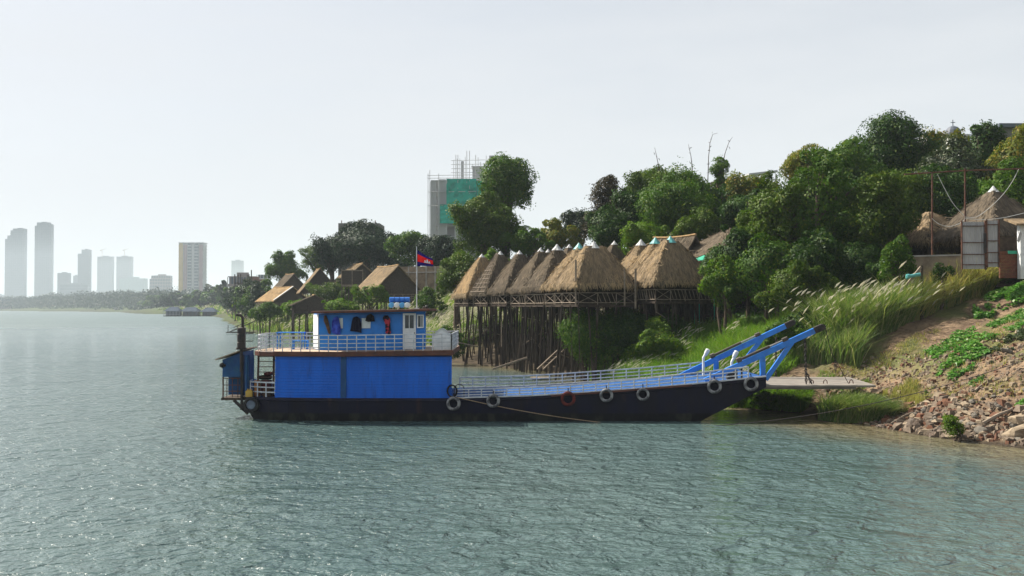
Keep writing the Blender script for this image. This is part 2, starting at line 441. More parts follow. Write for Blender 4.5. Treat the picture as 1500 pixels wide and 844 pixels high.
# ------------------------------------------------------------------ world, sun, camera
SUN_AZ, SUN_EL = 301.0, 45.0
w = bpy.data.worlds.new('World'); sc.world = w; w.use_nodes = True
nt = w.node_tree
sky = nt.nodes.new('ShaderNodeTexSky'); sky.sky_type = 'NISHITA'; sky.sun_disc = False
sky.sun_elevation = R(SUN_EL); sky.sun_rotation = R(SUN_AZ)
sky.air_density = 1.0; sky.dust_density = 2.5; sky.ozone_density = 1.5; sky.altitude = 0
hs = nt.nodes.new('ShaderNodeHueSaturation'); hs.inputs['Saturation'].default_value = 0.62
nt.links.new(sky.outputs[0], hs.inputs['Color'])
wt = nt.nodes.new('ShaderNodeTexCoord'); wsx = nt.nodes.new('ShaderNodeSeparateXYZ'); nt.links.new(wt.outputs['Generated'], wsx.inputs[0])
veil = maprange(nt, wsx.outputs['Z'], 0.0, 0.8, 0.82, 0.45)
cl = maprange(nt, noise(nt, 2.2, 6, coord=wt.outputs['Generated'], rough=0.55, stretch=(1, 1, 5)), 0.3, 0.7, -0.13, 0.13)
va = nt.nodes.new('ShaderNodeMath'); va.operation = 'ADD'; va.use_clamp = True; nt.links.new(veil, va.inputs[0]); nt.links.new(cl, va.inputs[1]); veil = va.outputs[0]
nt.links.new(mixc(nt, veil, hs.outputs[0], VEIL), nt.nodes['Background'].inputs['Color'])   # thin cloud veil, weakened towards the unseen zenith to cut ambient light
nt.nodes['Background'].inputs['Strength'].default_value = SKYS
az, el = R(SUN_AZ), R(SUN_EL)
sdir = Vector((math.sin(az) * math.cos(el), math.cos(az) * math.cos(el), math.sin(el)))
sl = bpy.data.lights.new('Sun', 'SUN'); sl.energy = 4.9; sl.angle = R(0.53); sl.color = (1.0, 0.93, 0.82)
so = link(bpy.data.objects.new('Sun', sl)); so.rotation_euler = sdir.to_track_quat('Z', 'Y').to_euler()
so.location = (-60, 40, 90)

cam = bpy.data.cameras.new('Camera'); cam.lens = 36 * FPX / 1500; cam.sensor_width = 36; cam.clip_start = 0.3; cam.clip_end = 30000
co = link(bpy.data.objects.new('Camera', cam)); co.location = (0, 0, CAM_H); co.rotation_euler = (math.pi / 2 + PITCH, 0, 0)
sc.camera = co
vs_ = sc.view_settings; vs_.view_transform = 'Standard'; vs_.look = 'None'; vs_.exposure = EXPOSURE if 'EXPOSURE' in globals() else 0.0; vs_.gamma = 1.0
sc.cycles.max_bounces = 6; sc.cycles.diffuse_bounces = 2; sc.cycles.glossy_bounces = 2; sc.cycles.transmission_bounces = 2
sc.cycles.volume_bounces = 1; sc.cycles.transparent_max_bounces = 4
sc.cycles.use_denoising = True
sc.cycles.sample_clamp_indirect = 6.0; sc.cycles.sample_clamp_direct = 4.0

# ------------------------------------------------------------------ ground and water sheets
def axis_lines(a, b, near0, near1, fine, grow=1.09, maxs=160):
    xs = list(np.arange(near0, near1 + 1e-6, fine))
    s = fine; x = near1
    while x < b:
        s = min(s * grow, maxs); x += s; xs.append(x)
    s = fine; x = near0
    while x > a:
        s = min(s * grow, maxs); x -= s; xs.insert(0, x)
    return np.array(xs)

def sheet(name, X, Y, Z, mat_, attrs):
    ny, nx = X.shape
    V = np.stack([X, Y, Z], -1).reshape(-1, 3).astype(np.float32)
    idx = np.arange(nx * ny).reshape(ny, nx)
    F = np.stack([idx[:-1, :-1], idx[:-1, 1:], idx[1:, 1:], idx[1:, :-1]], -1).reshape(-1, 4).astype(np.int32)
    me = bpy.data.meshes.new(name)
    me.vertices.add(len(V)); me.loops.add(F.size); me.polygons.add(len(F))
    me.vertices.foreach_set('co', V.ravel())
    me.loops.foreach_set('vertex_index', F.ravel())
    me.polygons.foreach_set('loop_start', np.arange(0, F.size, 4, dtype=np.int32))
    me.polygons.foreach_set('loop_total', np.full(len(F), 4, np.int32))
    me.polygons.foreach_set('use_smooth', np.ones(len(F), bool))
    me.update(calc_edges=True)
    for k, a in attrs.items():
        at_ = me.attributes.new(k, 'FLOAT', 'POINT'); at_.data.foreach_set('value', a.ravel().astype(np.float32))
    me.materials.append(mat_)
    return link(bpy.data.objects.new(name, me))

xs = axis_lines(-7000, 5000, 7, 40, 0.22)
ys = axis_lines(-300, 7500, 38, 68, 0.25)
GX, GY = np.meshgrid(xs, ys)
SD = sdist(GX, GY)
GZ = ground_d(SD, GX, GY)
PU, PV = proj(np.stack([GX, np.maximum(GY, 1.0), GZ], -1))
# where grass covers the bank: everywhere but the bare earth by the landing
bare = smooth(0, 1.5, (GX - 10.5)) * smooth(70, 64, GY) * smooth(20, 40, GY)
grassm = 1 - bare
grassm = np.clip(grassm + 0.65 * smooth(0.5, 0.62, fbm(GX / 2.5, GY / 2.5, 31)) * smooth(3.5, 7, SD), 0, 1)
row = np.exp(-((((GX - 2.0) * .91 + (GY - 92) * .41) / 7.0) ** 4)) * smooth(74, 78, GY) * smooth(112, 106, GY)  # ground below the hut row, darkened in colour to stand for its shade
grassm = grassm * (1 - 0.85 * row)
def attr(nt, name):
    n = nt.nodes.new('ShaderNodeAttribute'); n.attribute_name = name
    return n.outputs['Fac']
mg, nt, b = nodes_of('bank_earth')
dirt = mixc(nt, maprange(nt, noise(nt, 0.55, 6), 0.4, 0.62), (0.225, 0.158, 0.1), (0.14, 0.098, 0.064))
dirt = mixc(nt, maprange(nt, noise(nt, 3.5, 6, rough=0.7), 0.46, 0.62, 0, 0.9), dirt, (0.08, 0.053, 0.036))
dirt = mixc(nt, maprange(nt, noise(nt, 7.0, 4, rough=0.7), 0.6, 0.72, 0, 0.7), dirt, (0.33, 0.25, 0.17))
gr = mixc(nt, maprange(nt, noise(nt, 0.35, 5), 0.4, 0.62), (0.035, 0.07, 0.014), (0.1, 0.13, 0.035))
far = mixc(nt, maprange(nt, noise(nt, 0.05, 4), 0.42, 0.6), gr, (0.05, 0.085, 0.03))
col = mixc(nt, attr(nt, 'grass'), dirt, gr)
col = mixc(nt, attr(nt, 'far'), col, far)
mud_and_shade = mixc(nt, maprange(nt, noise(nt, 1.5, 4), 0.4, 0.6), (0.055, 0.042, 0.028), (0.035, 0.028, 0.02))  # waterline mud, also the painted shade under the huts
col = mixc(nt, attr(nt, 'wet'), col, mud_and_shade)
nt.links.new(col, b.inputs['Base Color']); b.inputs['Roughness'].default_value = 0.95; b.inputs['Specular IOR Level'].default_value = 0.1
bp = nt.nodes.new('ShaderNodeBump'); bp.inputs['Distance'].default_value = 0.12
nt.links.new(noise(nt, 4.0, 7, rough=0.65), bp.inputs['Height']); nt.links.new(bp.outputs[0], b.inputs['Normal'])
g_o = sheet('river_bank', GX, GY, GZ, mg, {'grass': grassm, 'far': smooth(120, 260, GY), 'wet': np.maximum(smooth(0.9, 0.15, SD), row * 0.9)})  # wet: damp waterline plus shade painted in under the stilt huts
set_tags(g_o, kind='structure')

# river
wx = axis_lines(-7000, 5000, -45, 30, 0.8, 1.12, 200)
wy = axis_lines(-300, 7500, 15, 115, 0.8, 1.12, 200)
WX, WY = np.meshgrid(wx, wy)
WD = sdist(WX, WY)
mw, nt, b = nodes_of('river_water')
wcol = mixc(nt, attr(nt, 'shallow'), (0.054, 0.092, 0.091), (0.125, 0.105, 0.06))
wcol = mixc(nt, maprange(nt, noise(nt, 0.05, 3), 0.35, 0.65), wcol, mixc(nt, attr(nt, 'shallow'), (0.068, 0.107, 0.104), (0.11, 0.1, 0.055)))
nt.links.new(wcol, b.inputs['Base Color'])
nt.links.new(attr(nt, 'unresolved'), b.inputs['Roughness']); b.inputs['IOR'].default_value = 1.333; b.inputs['Specular IOR Level'].default_value = 0.5
hsum = None
def addh(v, amp):
    global hsum
    m_ = nt.nodes.new('ShaderNodeMath'); m_.operation = 'MULTIPLY_ADD'
    nt.links.new(v, m_.inputs[0]); m_.inputs[1].default_value = amp
    if hsum is None: m_.inputs[2].default_value = 0
    else: nt.links.new(hsum, m_.inputs[2])
    hsum = m_.outputs[0]
def rotnoise(scale, ang, stretch, detail, dist=0.4):
    tc = nt.nodes.new('ShaderNodeTexCoord'); mp = nt.nodes.new('ShaderNodeMapping')
    mp.inputs['Rotation'].default_value = (0, 0, R(ang)); mp.inputs['Scale'].default_value = (stretch, 1, 1)
    nt.links.new(tc.outputs['Object'], mp.inputs[0])
    n = nt.nodes.new('ShaderNodeTexNoise'); n.inputs['Scale'].default_value = scale; n.inputs['Detail'].default_value = detail
    n.inputs['Roughness'].default_value = 0.5; n.inputs['Distortion'].default_value = dist
    nt.links.new(mp.outputs[0], n.inputs['Vector'])
    return n.outputs['Fac']
addh(rotnoise(0.12, 22, 0.6, 2, 0.6), 0.7 * WAVE)
addh(rotnoise(0.45, 12, 0.75, 3, 0.8), 0.42 * WAVE)
addh(rotnoise(1.25, -8, 0.9, 3, 0.9), 0.32 * WAVE)
addh(rotnoise(2.7, 16, 1.0, 3, 0.8), 0.13 * WAVE)
addh(rotnoise(6.5, -15, 1.0, 2), 0.035 * WAVE)
bp = nt.nodes.new('ShaderNodeBump'); bp.inputs['Distance'].default_value = 1.0; bp.inputs['Strength'].default_value = 1.0
nt.links.new(hsum, bp.inputs['Height']); nt.links.new(bp.outputs[0], b.inputs['Normal'])
w_o = sheet('river_water', WX, WY, np.zeros_like(WX), mw, {'unresolved': 0.09 + 0.26 * smooth(70, 450, np.hypot(WX, WY)), 'shallow': smooth(-7.0, -0.5, WD + 2.5 * (fbm(WX / 3, WY / 3, 5) - 0.5)) * smooth(140, 100, WY)})
set_tags(w_o, kind='structure')

# haze: one closed box of even, pale air
mh = bpy.data.materials.new('haze_air'); mh.use_nodes = True
nt = mh.node_tree; nt.nodes.remove(nt.nodes['Principled BSDF'])
pv = nt.nodes.new('ShaderNodeVolumePrincipled')
pv.inputs['Color'].default_value = (0.8, 0.9, 1.0, 1); pv.inputs['Density'].default_value = HAZE_D; pv.inputs['Anisotropy'].default_value = 0.0
nt.links.new(pv.outputs[0], nt.nodes['Material Output'].inputs['Volume'])
hz = MB().box(-7400, 5400, -420, 7900, -4.0, 240).build('haze', mh)
set_tags(hz, kind='stuff')
# ================================================================== THE FERRY
YN, YF = 51.0, 57.4
S_ = FPX / YN
def bx(u, Y=YN): return (u - 750) / FPX * Y
def bz(v, Y=YN): return CAM_H - (v - 451) / FPX * Y
def interp(x, tab):
    return float(np.interp(x, [t[0] for t in tab], [t[1] for t in tab]))
TOPZ = [(bx(u), bz(v)) for u, v in ((355, 583), (662, 583), (770, 580), (832, 576.5), (960, 567.5), (1040, 560), (1121, 551.5))]
NEARY = [(-14.0, 52.6), (-13.6, 52.1), (-12.8, 51.6), (-11.5, 51.25), (-8.8, 51.0), (14, 51.0)]
YC = (YN + YF) / 2
def ny(x): return interp(x, NEARY)
def fy(x): return 2 * YC - ny(x)
def topz(x): return interp(x, TOPZ)
ferry = thing('ferry_boat', 'long blue and black river ferry with a planked deckhouse and raised bow booms', 'ferry', (0, YC, 0))
mh_, nt, b = nodes_of('navy_and_black_hull')
tc = nt.nodes.new('ShaderNodeTexCoord'); sx = nt.nodes.new('ShaderNodeSeparateXYZ'); nt.links.new(tc.outputs['Object'], sx.inputs[0])
zf = maprange(nt, sx.outputs['Z'], 0.34, 0.46)
navy = mixc(nt, maprange(nt, noise(nt, 1.2, 5, stretch=(1, 1, 0.25)), 0.4, 0.65), (0.004, 0.004, 0.018), (0.006, 0.005, 0.012))
rust = mixc(nt, maprange(nt, noise(nt, 1.8, 6, rough=0.7, stretch=(1, 1, 0.3)), 0.57, 0.74, 0, 0.6), navy, (0.035, 0.02, 0.017))
slime = maprange(nt, noise(nt, 2.0, 5, stretch=(1, 1, 0.5)), 0.45, 0.65)
hc = mixc(nt, zf, mixc(nt, slime, (0.003, 0.003, 0.005), (0.018, 0.02, 0.014)), rust)
nt.links.new(hc, b.inputs['Base Color']); b.inputs['Roughness'].default_value = 0.6; b.inputs['Specular IOR Level'].default_value = 0.2
bp = nt.nodes.new('ShaderNodeBump'); bp.inputs['Distance'].default_value = 0.03
nt.links.new(noise(nt, 1.1, 2), bp.inputs['Height']); nt.links.new(bp.outputs[0], b.inputs['Normal'])
def botz(x):
    if x < 8.6: return -0.55
    return -0.55 + (x - 8.6) * 0.52
hull = MB()
stx = [-13.9, -13.6, -13.2, -12.6, -11.5, -10, -8.8, -6, -3, 0, 2, 4, 6, 7.5, 8.6, 9.5, 10.5, 11.5, 12.4, 13.0]
k0 = 0
for i, x in enumerate(stx):
    t, bt = topz(x), botz(x)
    if x < -13.0: bt = -0.55 + (-13.0 - x) * 1.1
    a, c = ny(x), fy(x)
    hull.v += [(x, a, t), (x, a - 0.05, t - 0.16), (x, a, t - 0.2), (x, a + 0.02, max(bt, 0.30 if bt < 0.25 else bt)), (x, a + 0.06, bt),
               (x, c - 0.06, bt), (x, c, t - 0.2), (x, c + 0.05, t - 0.16), (x, c, t)]
m_ = 9
for i in range(len(stx) - 1):
    for j in range(m_ - 1):
        hull.f.append((i * m_ + j, i * m_ + j + 1, (i + 1) * m_ + j + 1, (i + 1) * m_ + j))
hull.f.append(tuple(range(m_))); hull.f.append(tuple((len(stx) - 1) * m_ + j for j in range(m_))[::-1])
hull_o = hull.build('hull', mh_, ferry)
# deck
dk = MB()
for i, x in enumerate(stx):
    dk.v += [(x, ny(x) + 0.02, topz(x) - 0.03), (x, fy(x) - 0.02, topz(x) - 0.03)]
for i in range(len(stx) - 1):
    dk.f.append((2 * i, 2 * i + 2, 2 * i + 3, 2 * i + 1))
dk.build('deck', M['blue_deck'], ferry, fix=False)
# raised rim along the deck edge
rim = MB()
pts = [(x, ny(x) - 0.01, topz(x) + 0.015) for x in np.linspace(bx(664), 13.0, 30)]
for a, c in zip(pts[:-1], pts[1:]): rim.bar(a, c, 0.07, 0.07)
rim.build('deck_rim', M['white_rail'], ferry); rim = MB()
pts = [(x, fy(x) + 0.01, topz(x) + 0.015) for x in np.linspace(bx(664), 13.0, 30)]
for a, c in zip(pts[:-1], pts[1:]): rim.bar(a, c, 0.07, 0.07)
rim.build('deck_rim', M['white_rail'], ferry)
rs_ = MB()
for x0, x1 in ((2.0, 4.6), (4.6, 9.2)):
    rs_.bar((x0, ny(x0) - 0.07, topz(x0) - 0.05), (x1, ny(x1) - 0.07, topz(x1) - 0.05), 0.05, 0.09)
rs_.build('rubbing_strake', M['brown_trim'], ferry)

def railing(name, line, base, h, n, spacing, r, m, parent, post_w=0.055, top_r=None):
    """posts and rails along a polyline (x, y); base(x) gives the foot, h(x) the height"""
    mb = MB()
    hf = h if callable(h) else (lambda x: h)
    L = [0.0]
    for a, c in zip(line[:-1], line[1:]): L.append(L[-1] + math.hypot(c[0] - a[0], c[1] - a[1]))
    npost = max(2, int(round(L[-1] / spacing)) + 1)
    P = []
    for i in range(npost):
        s = L[-1] * i / (npost - 1)
        x = float(np.interp(s, L, [p[0] for p in line])); y = float(np.interp(s, L, [p[1] for p in line]))
        z = base(x); P.append((x, y, z))
        mb.box(x - post_w / 2, x + post_w / 2, y - post_w / 2, y + post_w / 2, z, z + hf(x) + 0.01)
    for j in range(n):
        f = (j + 1) / n if n > 1 else 1.0
        for a, c in zip(P[:-1], P[1:]):
            rr = r * (1.25 if j == n - 1 else 1.0)
            mb.bar((a[0], a[1], a[2] + hf(a[0]) * f), (c[0], c[1], c[2] + hf(c[0]) * f), rr * 1.6, rr * 1.9)
    return mb.build(name, m, parent)

hh = lambda x: 0.42 + 0.16 * smooth(2, 12, np.array(x)).item()
nearline = [(x, ny(x) + 0.03) for x in np.linspace(bx(668), 12.1, 40)]
railing('side_rail', nearline, topz, hh, 3, 0.65, 0.026, M['white_rail'], ferry)
farline = [(x, fy(x) - 0.03) for x in np.linspace(-3.0, 11.0, 40)]
railing('side_rail', farline, topz, lambda x: 0.6, 3, 0.72, 0.028, M['white_rail'], ferry)
sternline = [(x, ny(x) + 0.05) for x in np.linspace(bx(361, 52), bx(402), 8)]
railing('stern_rail', [(sternline[0][0], 54.0)] + sternline, topz, 0.75, 3, 0.62, 0.03, M['white_rail'], ferry)

# ---- planked deckhouse
dh0 = 1.17; dh1 = 3.30
dh = MB()
nearw = [(bx(661.5), 51.14), (-8.8, 51.14), (bx(403, 51.35), 51.42)]
farw = [(bx(403, 51.35), 2 * YC - 51.42), (-8.8, 2 * YC - 51.14), (bx(661.5) - 0.38, 2 * YC - 51.14)]
ring = nearw + farw
npl = 15
for i in range(npl):
    z0 = dh0 + (dh1 - dh0) * i / npl; z1 = dh0 + (dh1 - dh0) * (i + 1) / npl - 0.02
    off = random.uniform(0, 0.012)
    poly = []
    for (x, y) in ring:
        poly.append((x + (off if x > -5 else -off), y - off if y < YC else y + off))
    dh.prism(poly, z0, z1)
inner = [(x + (-0.03 if x > -5 else 0.03), y + 0.03 if y < YC else y - 0.03) for x, y in ring]
dh.prism(inner, dh0, dh1)
deckhouse = dh.build('deckhouse', M['blue_wall'], ferry)
st = MB(); st.box(bx(499), bx(507), 51.06, 51.11, 1.2, 3.32)
st.build('drain_pipe', M['blue_old'], deckhouse)
# ---- upper deck: fascia and boards
def half(pts): return pts + [(x, 2 * YC - y) for x, y in pts[::-1]]
slabp = half([(bx(664), 50.86), (-8.8, 50.86), (-12.3, 51.25), (-13.1, 51.62), (-13.5, 52.3), (-13.6, 53.2)])
ud = MB(); ud.prism(slabp, lambda p: 3.30 + 0.012 * (p[0] + 8.8) * (p[0] > -8.8), lambda p: 3.55 + 0.014 * (p[0] + 8.8) * (p[0] > -8.8))
ud.build('upper_deck', M['brown_trim'], ferry, bevel=0.02)
udz = lambda x: 3.555 + 0.014 * max(0, x + 8.8)
ins = [(x - 0.03 if x > -5 else x + 0.03, y + 0.03 if y < YC else y - 0.03) for x, y in slabp]
fl = MB(); fl.v = [(x, y, udz(x)) for x, y in ins]; fl.f = [tuple(range(len(ins)))]
fl.build('upper_floor', M['tan_deck'], ferry, fix=False)
rl = [(bx(661.5), 50.95), (-8.8, 50.95), (-12.2, 51.33), (-12.98, 51.7), (-13.35, 52.35), (-13.45, 53.2), (-13.45, 2 * YC - 53.2)]
railing('upper_rail', rl, udz, 0.83, 4, 0.485, 0.021, M['white_rail'], ferry, 0.045)
rl2 = [(bx(661.5), 2 * YC - 50.95), (-8.8, 2 * YC - 50.95), (-12.2, 2 * YC - 51.33), (-12.98, 2 * YC - 51.7), (-13.35, 2 * YC - 52.35), (-13.45, 2 * YC - 53.2)]
railing('upper_rail', rl2, udz, 0.83, 4, 0.485, 0.021, M['white_rail'], ferry, 0.045)
railing('upper_rail', [(bx(661.5), 50.95), (bx(661.5), 2 * YC - 50.95)], udz, 0.83, 4, 0.6, 0.021, M['white_rail'], ferry, 0.045)
# arched white board at the forward end of the upper deck
ab = MB(); xa0, xa1 = bx(636, 52), bx(661, 52); za = udz(-4)
poly = [(xa0, 51.6, za), (xa1, 51.6, za), (xa1, 51.6, za + 0.72)]
for t in np.linspace(0, 1, 9)[1:-1]:
    poly.append((xa1 + (xa0 - xa1) * t, 51.6, za + 0.72 + 0.36 * math.sin(math.pi * t)))
poly.append((xa0, 51.6, za + 0.72))
ab.slab(poly, (0, 0.06, 0))
ab.build('arched_board', M['white_paint'], ferry)
at2 = MB()
top_pts = poly[2:]
for a, c in zip(top_pts[:-1], top_pts[1:]): at2.bar((a[0], 51.6, a[2] + 0.02), (c[0], 51.6, c[2] + 0.02), 0.14, 0.05)
at2.build('arch_trim', M['white_rail'], ferry)

# ---- wheelhouse
wz0, wz1 = 3.57, 5.5
WP = [(bx(623, 52.5), 52.5), (bx(467, 52.5), 52.5), (bx(460, 53.5), 53.5), (bx(460, 53.5) - 0.1, 56.0), (bx(623, 52.5) - 0.26, 56.0)]
ww = MB(); ww.prism(WP, wz0, lambda p: 5.5 + 0.02 * (p[0] + 10))
wheel = ww.build('wheelhouse', M['blue_house'], ferry)
rp = [(bx(629, 51.7), 51.75), (bx(456, 51.7), 51.75), (bx(454, 51.7), 56.7), (bx(629, 51.7), 56.7)]
wr = MB(); wr.prism(rp, lambda p: 5.50 + 0.02 * (p[0] + 10.4), lambda p: 5.63 + 0.02 * (p[0] + 10.4))
wroof = wr.build('wheelhouse_roof', M['brown_trim'], ferry, bevel=0.02)
rs2 = MB(); rz_ = lambda x: 5.635 + 0.02 * (x + 10.4)
q = [(bx(628, 51.7), 51.78), (bx(457, 51.7), 51.78), (bx(455, 51.7), 56.67), (bx(628, 51.7), 56.67)]
rs2.v = [(x, y, rz_(x)) for x, y in q]; rs2.f = [(0, 1, 2, 3)]
rs2.build('roof_sheet', M['tan_deck'], wroof, fix=False)
# corner board in pale paint, door, window, notices
def wx_(u): return bx(u, 52.5)
def wz_(v): return bz(v, 52.5)
cb = MB(); d_ = Vector((WP[2][0] - WP[1][0], WP[2][1] - WP[1][1], 0)); nrm = Vector((-d_.y, d_.x, 0)).normalized() * 0.012
if nrm.x > 0: nrm = -nrm
p1, p2 = Vector((*WP[1], 0)), Vector((*WP[2], 0))
cb.slab([p1 + nrm + Vector((0, 0, 3.62)), p2 + nrm + Vector((0, 0, 3.62)), p2 + nrm + Vector((0, 0, 5.44)), p1 + nrm + Vector((0, 0, 5.44))], nrm * 2)
cb.build('corner_board', M['white_paint'], wheel)
dr = MB()
X0, X1, Z0, Z1 = wx_(590.5), wx_(609.5), 3.62, wz_(459)
dr.box(X0, X0 + 0.11, 52.40, 52.46, Z0, Z1); dr.box(X1 - 0.11, X1, 52.40, 52.46, Z0, Z1)
dr.box(X0 + 0.11, X1 - 0.11, 52.40, 52.46, Z1 - 0.1, Z1); dr.box(X0 + 0.11, X1 - 0.11, 52.41, 52.46, Z0, wz_(481))
dr.box(wx_(599.3), wx_(600.3), 52.41, 52.45, wz_(481), Z1 - 0.1)
door = dr.build('door', M['white_paint'], wheel)
MB().box(X0 + 0.12, X1 - 0.12, 52.43, 52.44, wz_(481) + 0.005, Z1 - 0.105).build('pane', M['glass'], door)
MB().box(X1 - 0.1, X1 - 0.04, 52.36, 52.4, 4.45, 4.5).build('handle', M['black_metal'], door)
wn = MB(); X0, X1, Z0, Z1 = wx_(611), wx_(621), wz_(480.5), wz_(461)
for a in ((X0, X0 + 0.06, Z0, Z1), (X1 - 0.06, X1, Z0, Z1), (X0 + 0.06, X1 - 0.06, Z0, Z0 + 0.06), (X0 + 0.06, X1 - 0.06, Z1 - 0.06, Z1)):
    wn.box(a[0], a[1], 52.41, 52.47, a[2], a[3])
wn.box((X0 + X1) / 2 + 0.02, (X0 + X1) / 2 + 0.05, 52.42, 52.46, Z0 + 0.06, Z1 - 0.06)
win = wn.build('window', M['white_paint'], wheel)
MB().box(X0 + 0.05, X1 - 0.05, 52.44, 52.455, Z0 + 0.05, Z1 - 0.05).build('pane', M['glass'], win)
for (u0, u1, v0, v1) in ((497, 502.5, 466, 481), (530, 543, 466, 481)):
    MB().box(wx_(u0), wx_(u1), 52.45, 52.485, wz_(v1), wz_(v0)).build('pale_panel', M['paper'], wheel, bevel=0.008)
ct = MB(); ct.tube([(wx_(470), 52.36, wz_(460.5)), (wx_(588), 52.36, wz_(459.5))], 0.012)
for u in (471, 510, 550, 587): ct.bar((wx_(u), 52.36, wz_(460)), (wx_(u), 52.5, wz_(460)), 0.02, 0.02)
ct.build('clothes_line', M['black_metal'], wheel)
lm = MB(); lm.lathe([(0.05, 0), (0.09, 0.05), (0.09, 0.16), (0.04, 0.2)], (wx_(626), 52.0, 5.72), (0, 0, 1), 8); lm.box(wx_(625), wx_(628.5), 51.66, 51.8, 5.38, 5.52)
lm.build('search_light', M['black_metal'], ferry); lm = MB(); lm.lathe([(0.1, 0), (0.1, 0.2)], (wx_(622), 52.4, 5.8), (0.2, -1, 0), 8)
lm.build('search_light', M['black_metal'], ferry)
fpole = MB(); fpole.tube([(bx(610.5, 53), 53, 5.7), (bx(610.2, 53), 53, bz(361, 53))], [0.03, 0.02], 8)
fpole.box(bx(607, 53), bx(614, 53), 52.9, 53.1, 5.7, 5.8)
fpole.build('flagpole', M['white_rail'], ferry)

# ---- stern cabin on its bracket, exhaust, posts, ladder
Yc = 52.3
c0, c1 = bx(326.5, Yc), bx(357, Yc)
sc_ = MB()
zb, zt0, zt1 = bz(581, Yc), bz(527, Yc), bz(515, Yc)
def roofz(x): return zt0 + (zt1 - zt0) * (x - c0) / (c1 - c0)
sc_.v = []
sc_.prism([(c0, Yc), (c1, Yc), (c1, 54.4), (c0, 54.4)], bz(552, Yc), lambda p: roofz(p[0]))
scab = sc_.build('stern_cabin', M['blue_old'], ferry)
cr = MB()
a0, a1 = bx(317.5, Yc), bx(361, Yc)
zz0, zz1 = bz(527.5, Yc), bz(511.5, Yc)
cr.slab([(a0, Yc - 0.25, zz0), (a1, Yc - 0.25, zz1), (a1, 54.6, zz1), (a0, 54.6, zz0)], (0, 0, 0.06))
cr.build('cabin_roof', M['tan_deck'], scab)
lowc = MB()
for x in (c0, c1 - 0.06): 
    for y in (Yc, 54.3): lowc.box(x, x + 0.06, y, y + 0.06, bz(585, Yc), bz(552, Yc))
for v in (554, 564, 573): lowc.bar((c0, Yc + 0.02, bz(v, Yc)), (c1, Yc + 0.02, bz(v, Yc)), 0.03, 0.035)
for u in (333, 341, 349): lowc.bar((bx(u, Yc), Yc + 0.02, bz(582, Yc)), (bx(u, Yc), Yc + 0.02, bz(554, Yc)), 0.03, 0.03, (0, 1, 0))
lowc.build('cabin_frame', M['rust'], scab)
cw = MB(); cw.box(c0 + 0.06, c1 - 0.02, 53.2, 53.25, bz(580, Yc), bz(551, Yc)); cw.box(c1 - 0.05, c1, Yc + 0.07, 54.3, bz(580, Yc), bz(552, Yc))
cw.build('cabin_lining', M['blue_old'], scab)
sp = MB(); sp.box(c0 - 0.06, bx(372, Yc), Yc - 0.02, 54.5, bz(586, Yc), bz(582.5, Yc))
sp.build('stern_platform', M['plank_dark'], ferry)
br = MB(); br.bar((bx(343, Yc), Yc + 0.05, bz(586, Yc)), (bx(364, Yc), Yc + 0.05, bz(606, Yc)), 0.12, 0.14)
br.build('platform_bracket', M['black_metal'], ferry); br = MB(); br.bar((bx(343, Yc), 54.3, bz(586, Yc)), (bx(364, Yc), 54.3, bz(606, Yc)), 0.12, 0.14)
br.build('platform_bracket', M['black_metal'], ferry); br = MB(); br.bar((bx(355.5, Yc), Yc - 0.05, bz(600, Yc)), (bx(355.5, Yc), Yc - 0.05, bz(520, Yc)), 0.13, 0.13, (0, 1, 0))
br.build('stern_post', M['black_metal'], ferry)
lamp_ = MB(); lamp_.lathe([(0.1, 0), (0.14, 0.12), (0.06, 0.2)], (bx(324, Yc), Yc - 0.05, bz(535, Yc)), (1, -0.3, 0), 10); lamp_.bar((bx(326, Yc), Yc, bz(533, Yc)), (bx(331, Yc), Yc - 0.03, bz(536, Yc)), 0.15, 0.12)
lamp_.build('stern_lamp', M['black_metal'], scab)
ex = MB(); Ye = 51.9; xe = bx(354, Ye)
ex.lathe([(0.12, 0), (0.22, 0.04), (0.22, 0.36), (0.205, 0.38), (0.205, 0.44), (0.22, 0.46), (0.22, 0.80), (0.205, 0.82), (0.205, 0.88), (0.22, 0.9), (0.22, 1.12), (0.1, 1.16)], (xe, Ye, bz(512, Ye)), (0, 0, 1), 18)
ex.lathe([(0.27, 0), (0.27, 0.1)], (xe, Ye, bz(512, Ye) + 0.0), (0, 0, 1), 18)
ex.tube([(xe, Ye, bz(545, Ye)), (xe, Ye, bz(510, Ye))], 0.075, 10)
arc = [(xe + 0.06, Ye, bz(480, Ye)), (xe + 0.06, Ye, bz(467, Ye)), (xe + 0.03, Ye, bz(464, Ye)), (xe - 0.07, Ye, bz(462, Ye)), (xe - 0.27, Ye, bz(461, Ye))]
ex.tube(arc, 0.075, 10)
for z in (bz(500, Ye), bz(489, Ye)): ex.bar((xe, Ye, z), (xe + 0.5, Ye + 0.4, z), 0.04, 0.04)
ex.build('exhaust_stack', M['black_metal'], ferry, smooth_=False)
for (u, Y, r) in ((361.5, 52.0, 0.06), (364.5, 52.6, 0.07), (372, 52.4, 0.035)):
    MB().tube([(bx(u, Y), Y, 1.15), (bx(u, Y), Y, 3.32)], r, 8).build('deck_post', M['blue_old'], ferry)
ld = MB(); Yl = 52.4
la, lb = bx(378, Yl), bx(401, Yl)
ld.bar((la, Yl, 1.15), (la + 0.02, Yl + 0.1, 3.3), 0.09, 0.09, (0, 1, 0)); ld.bar((lb, Yl, 1.15), (lb, Yl + 0.1, 3.3), 0.09, 0.09, (0, 1, 0))
for i in range(8): ld.bar((la, Yl + 0.02, 1.35 + 0.27 * i), (lb, Yl + 0.02, 1.35 + 0.27 * i), 0.08, 0.035)
ld.build('ladder', M['rust'], ferry)
bt = MB(); Yt = 54.5; tx0, tx1 = bx(406, Yt), bx(446, Yt)
bt.box(tx0, tx1, 54.2, 55.0, 4.42, 4.47)
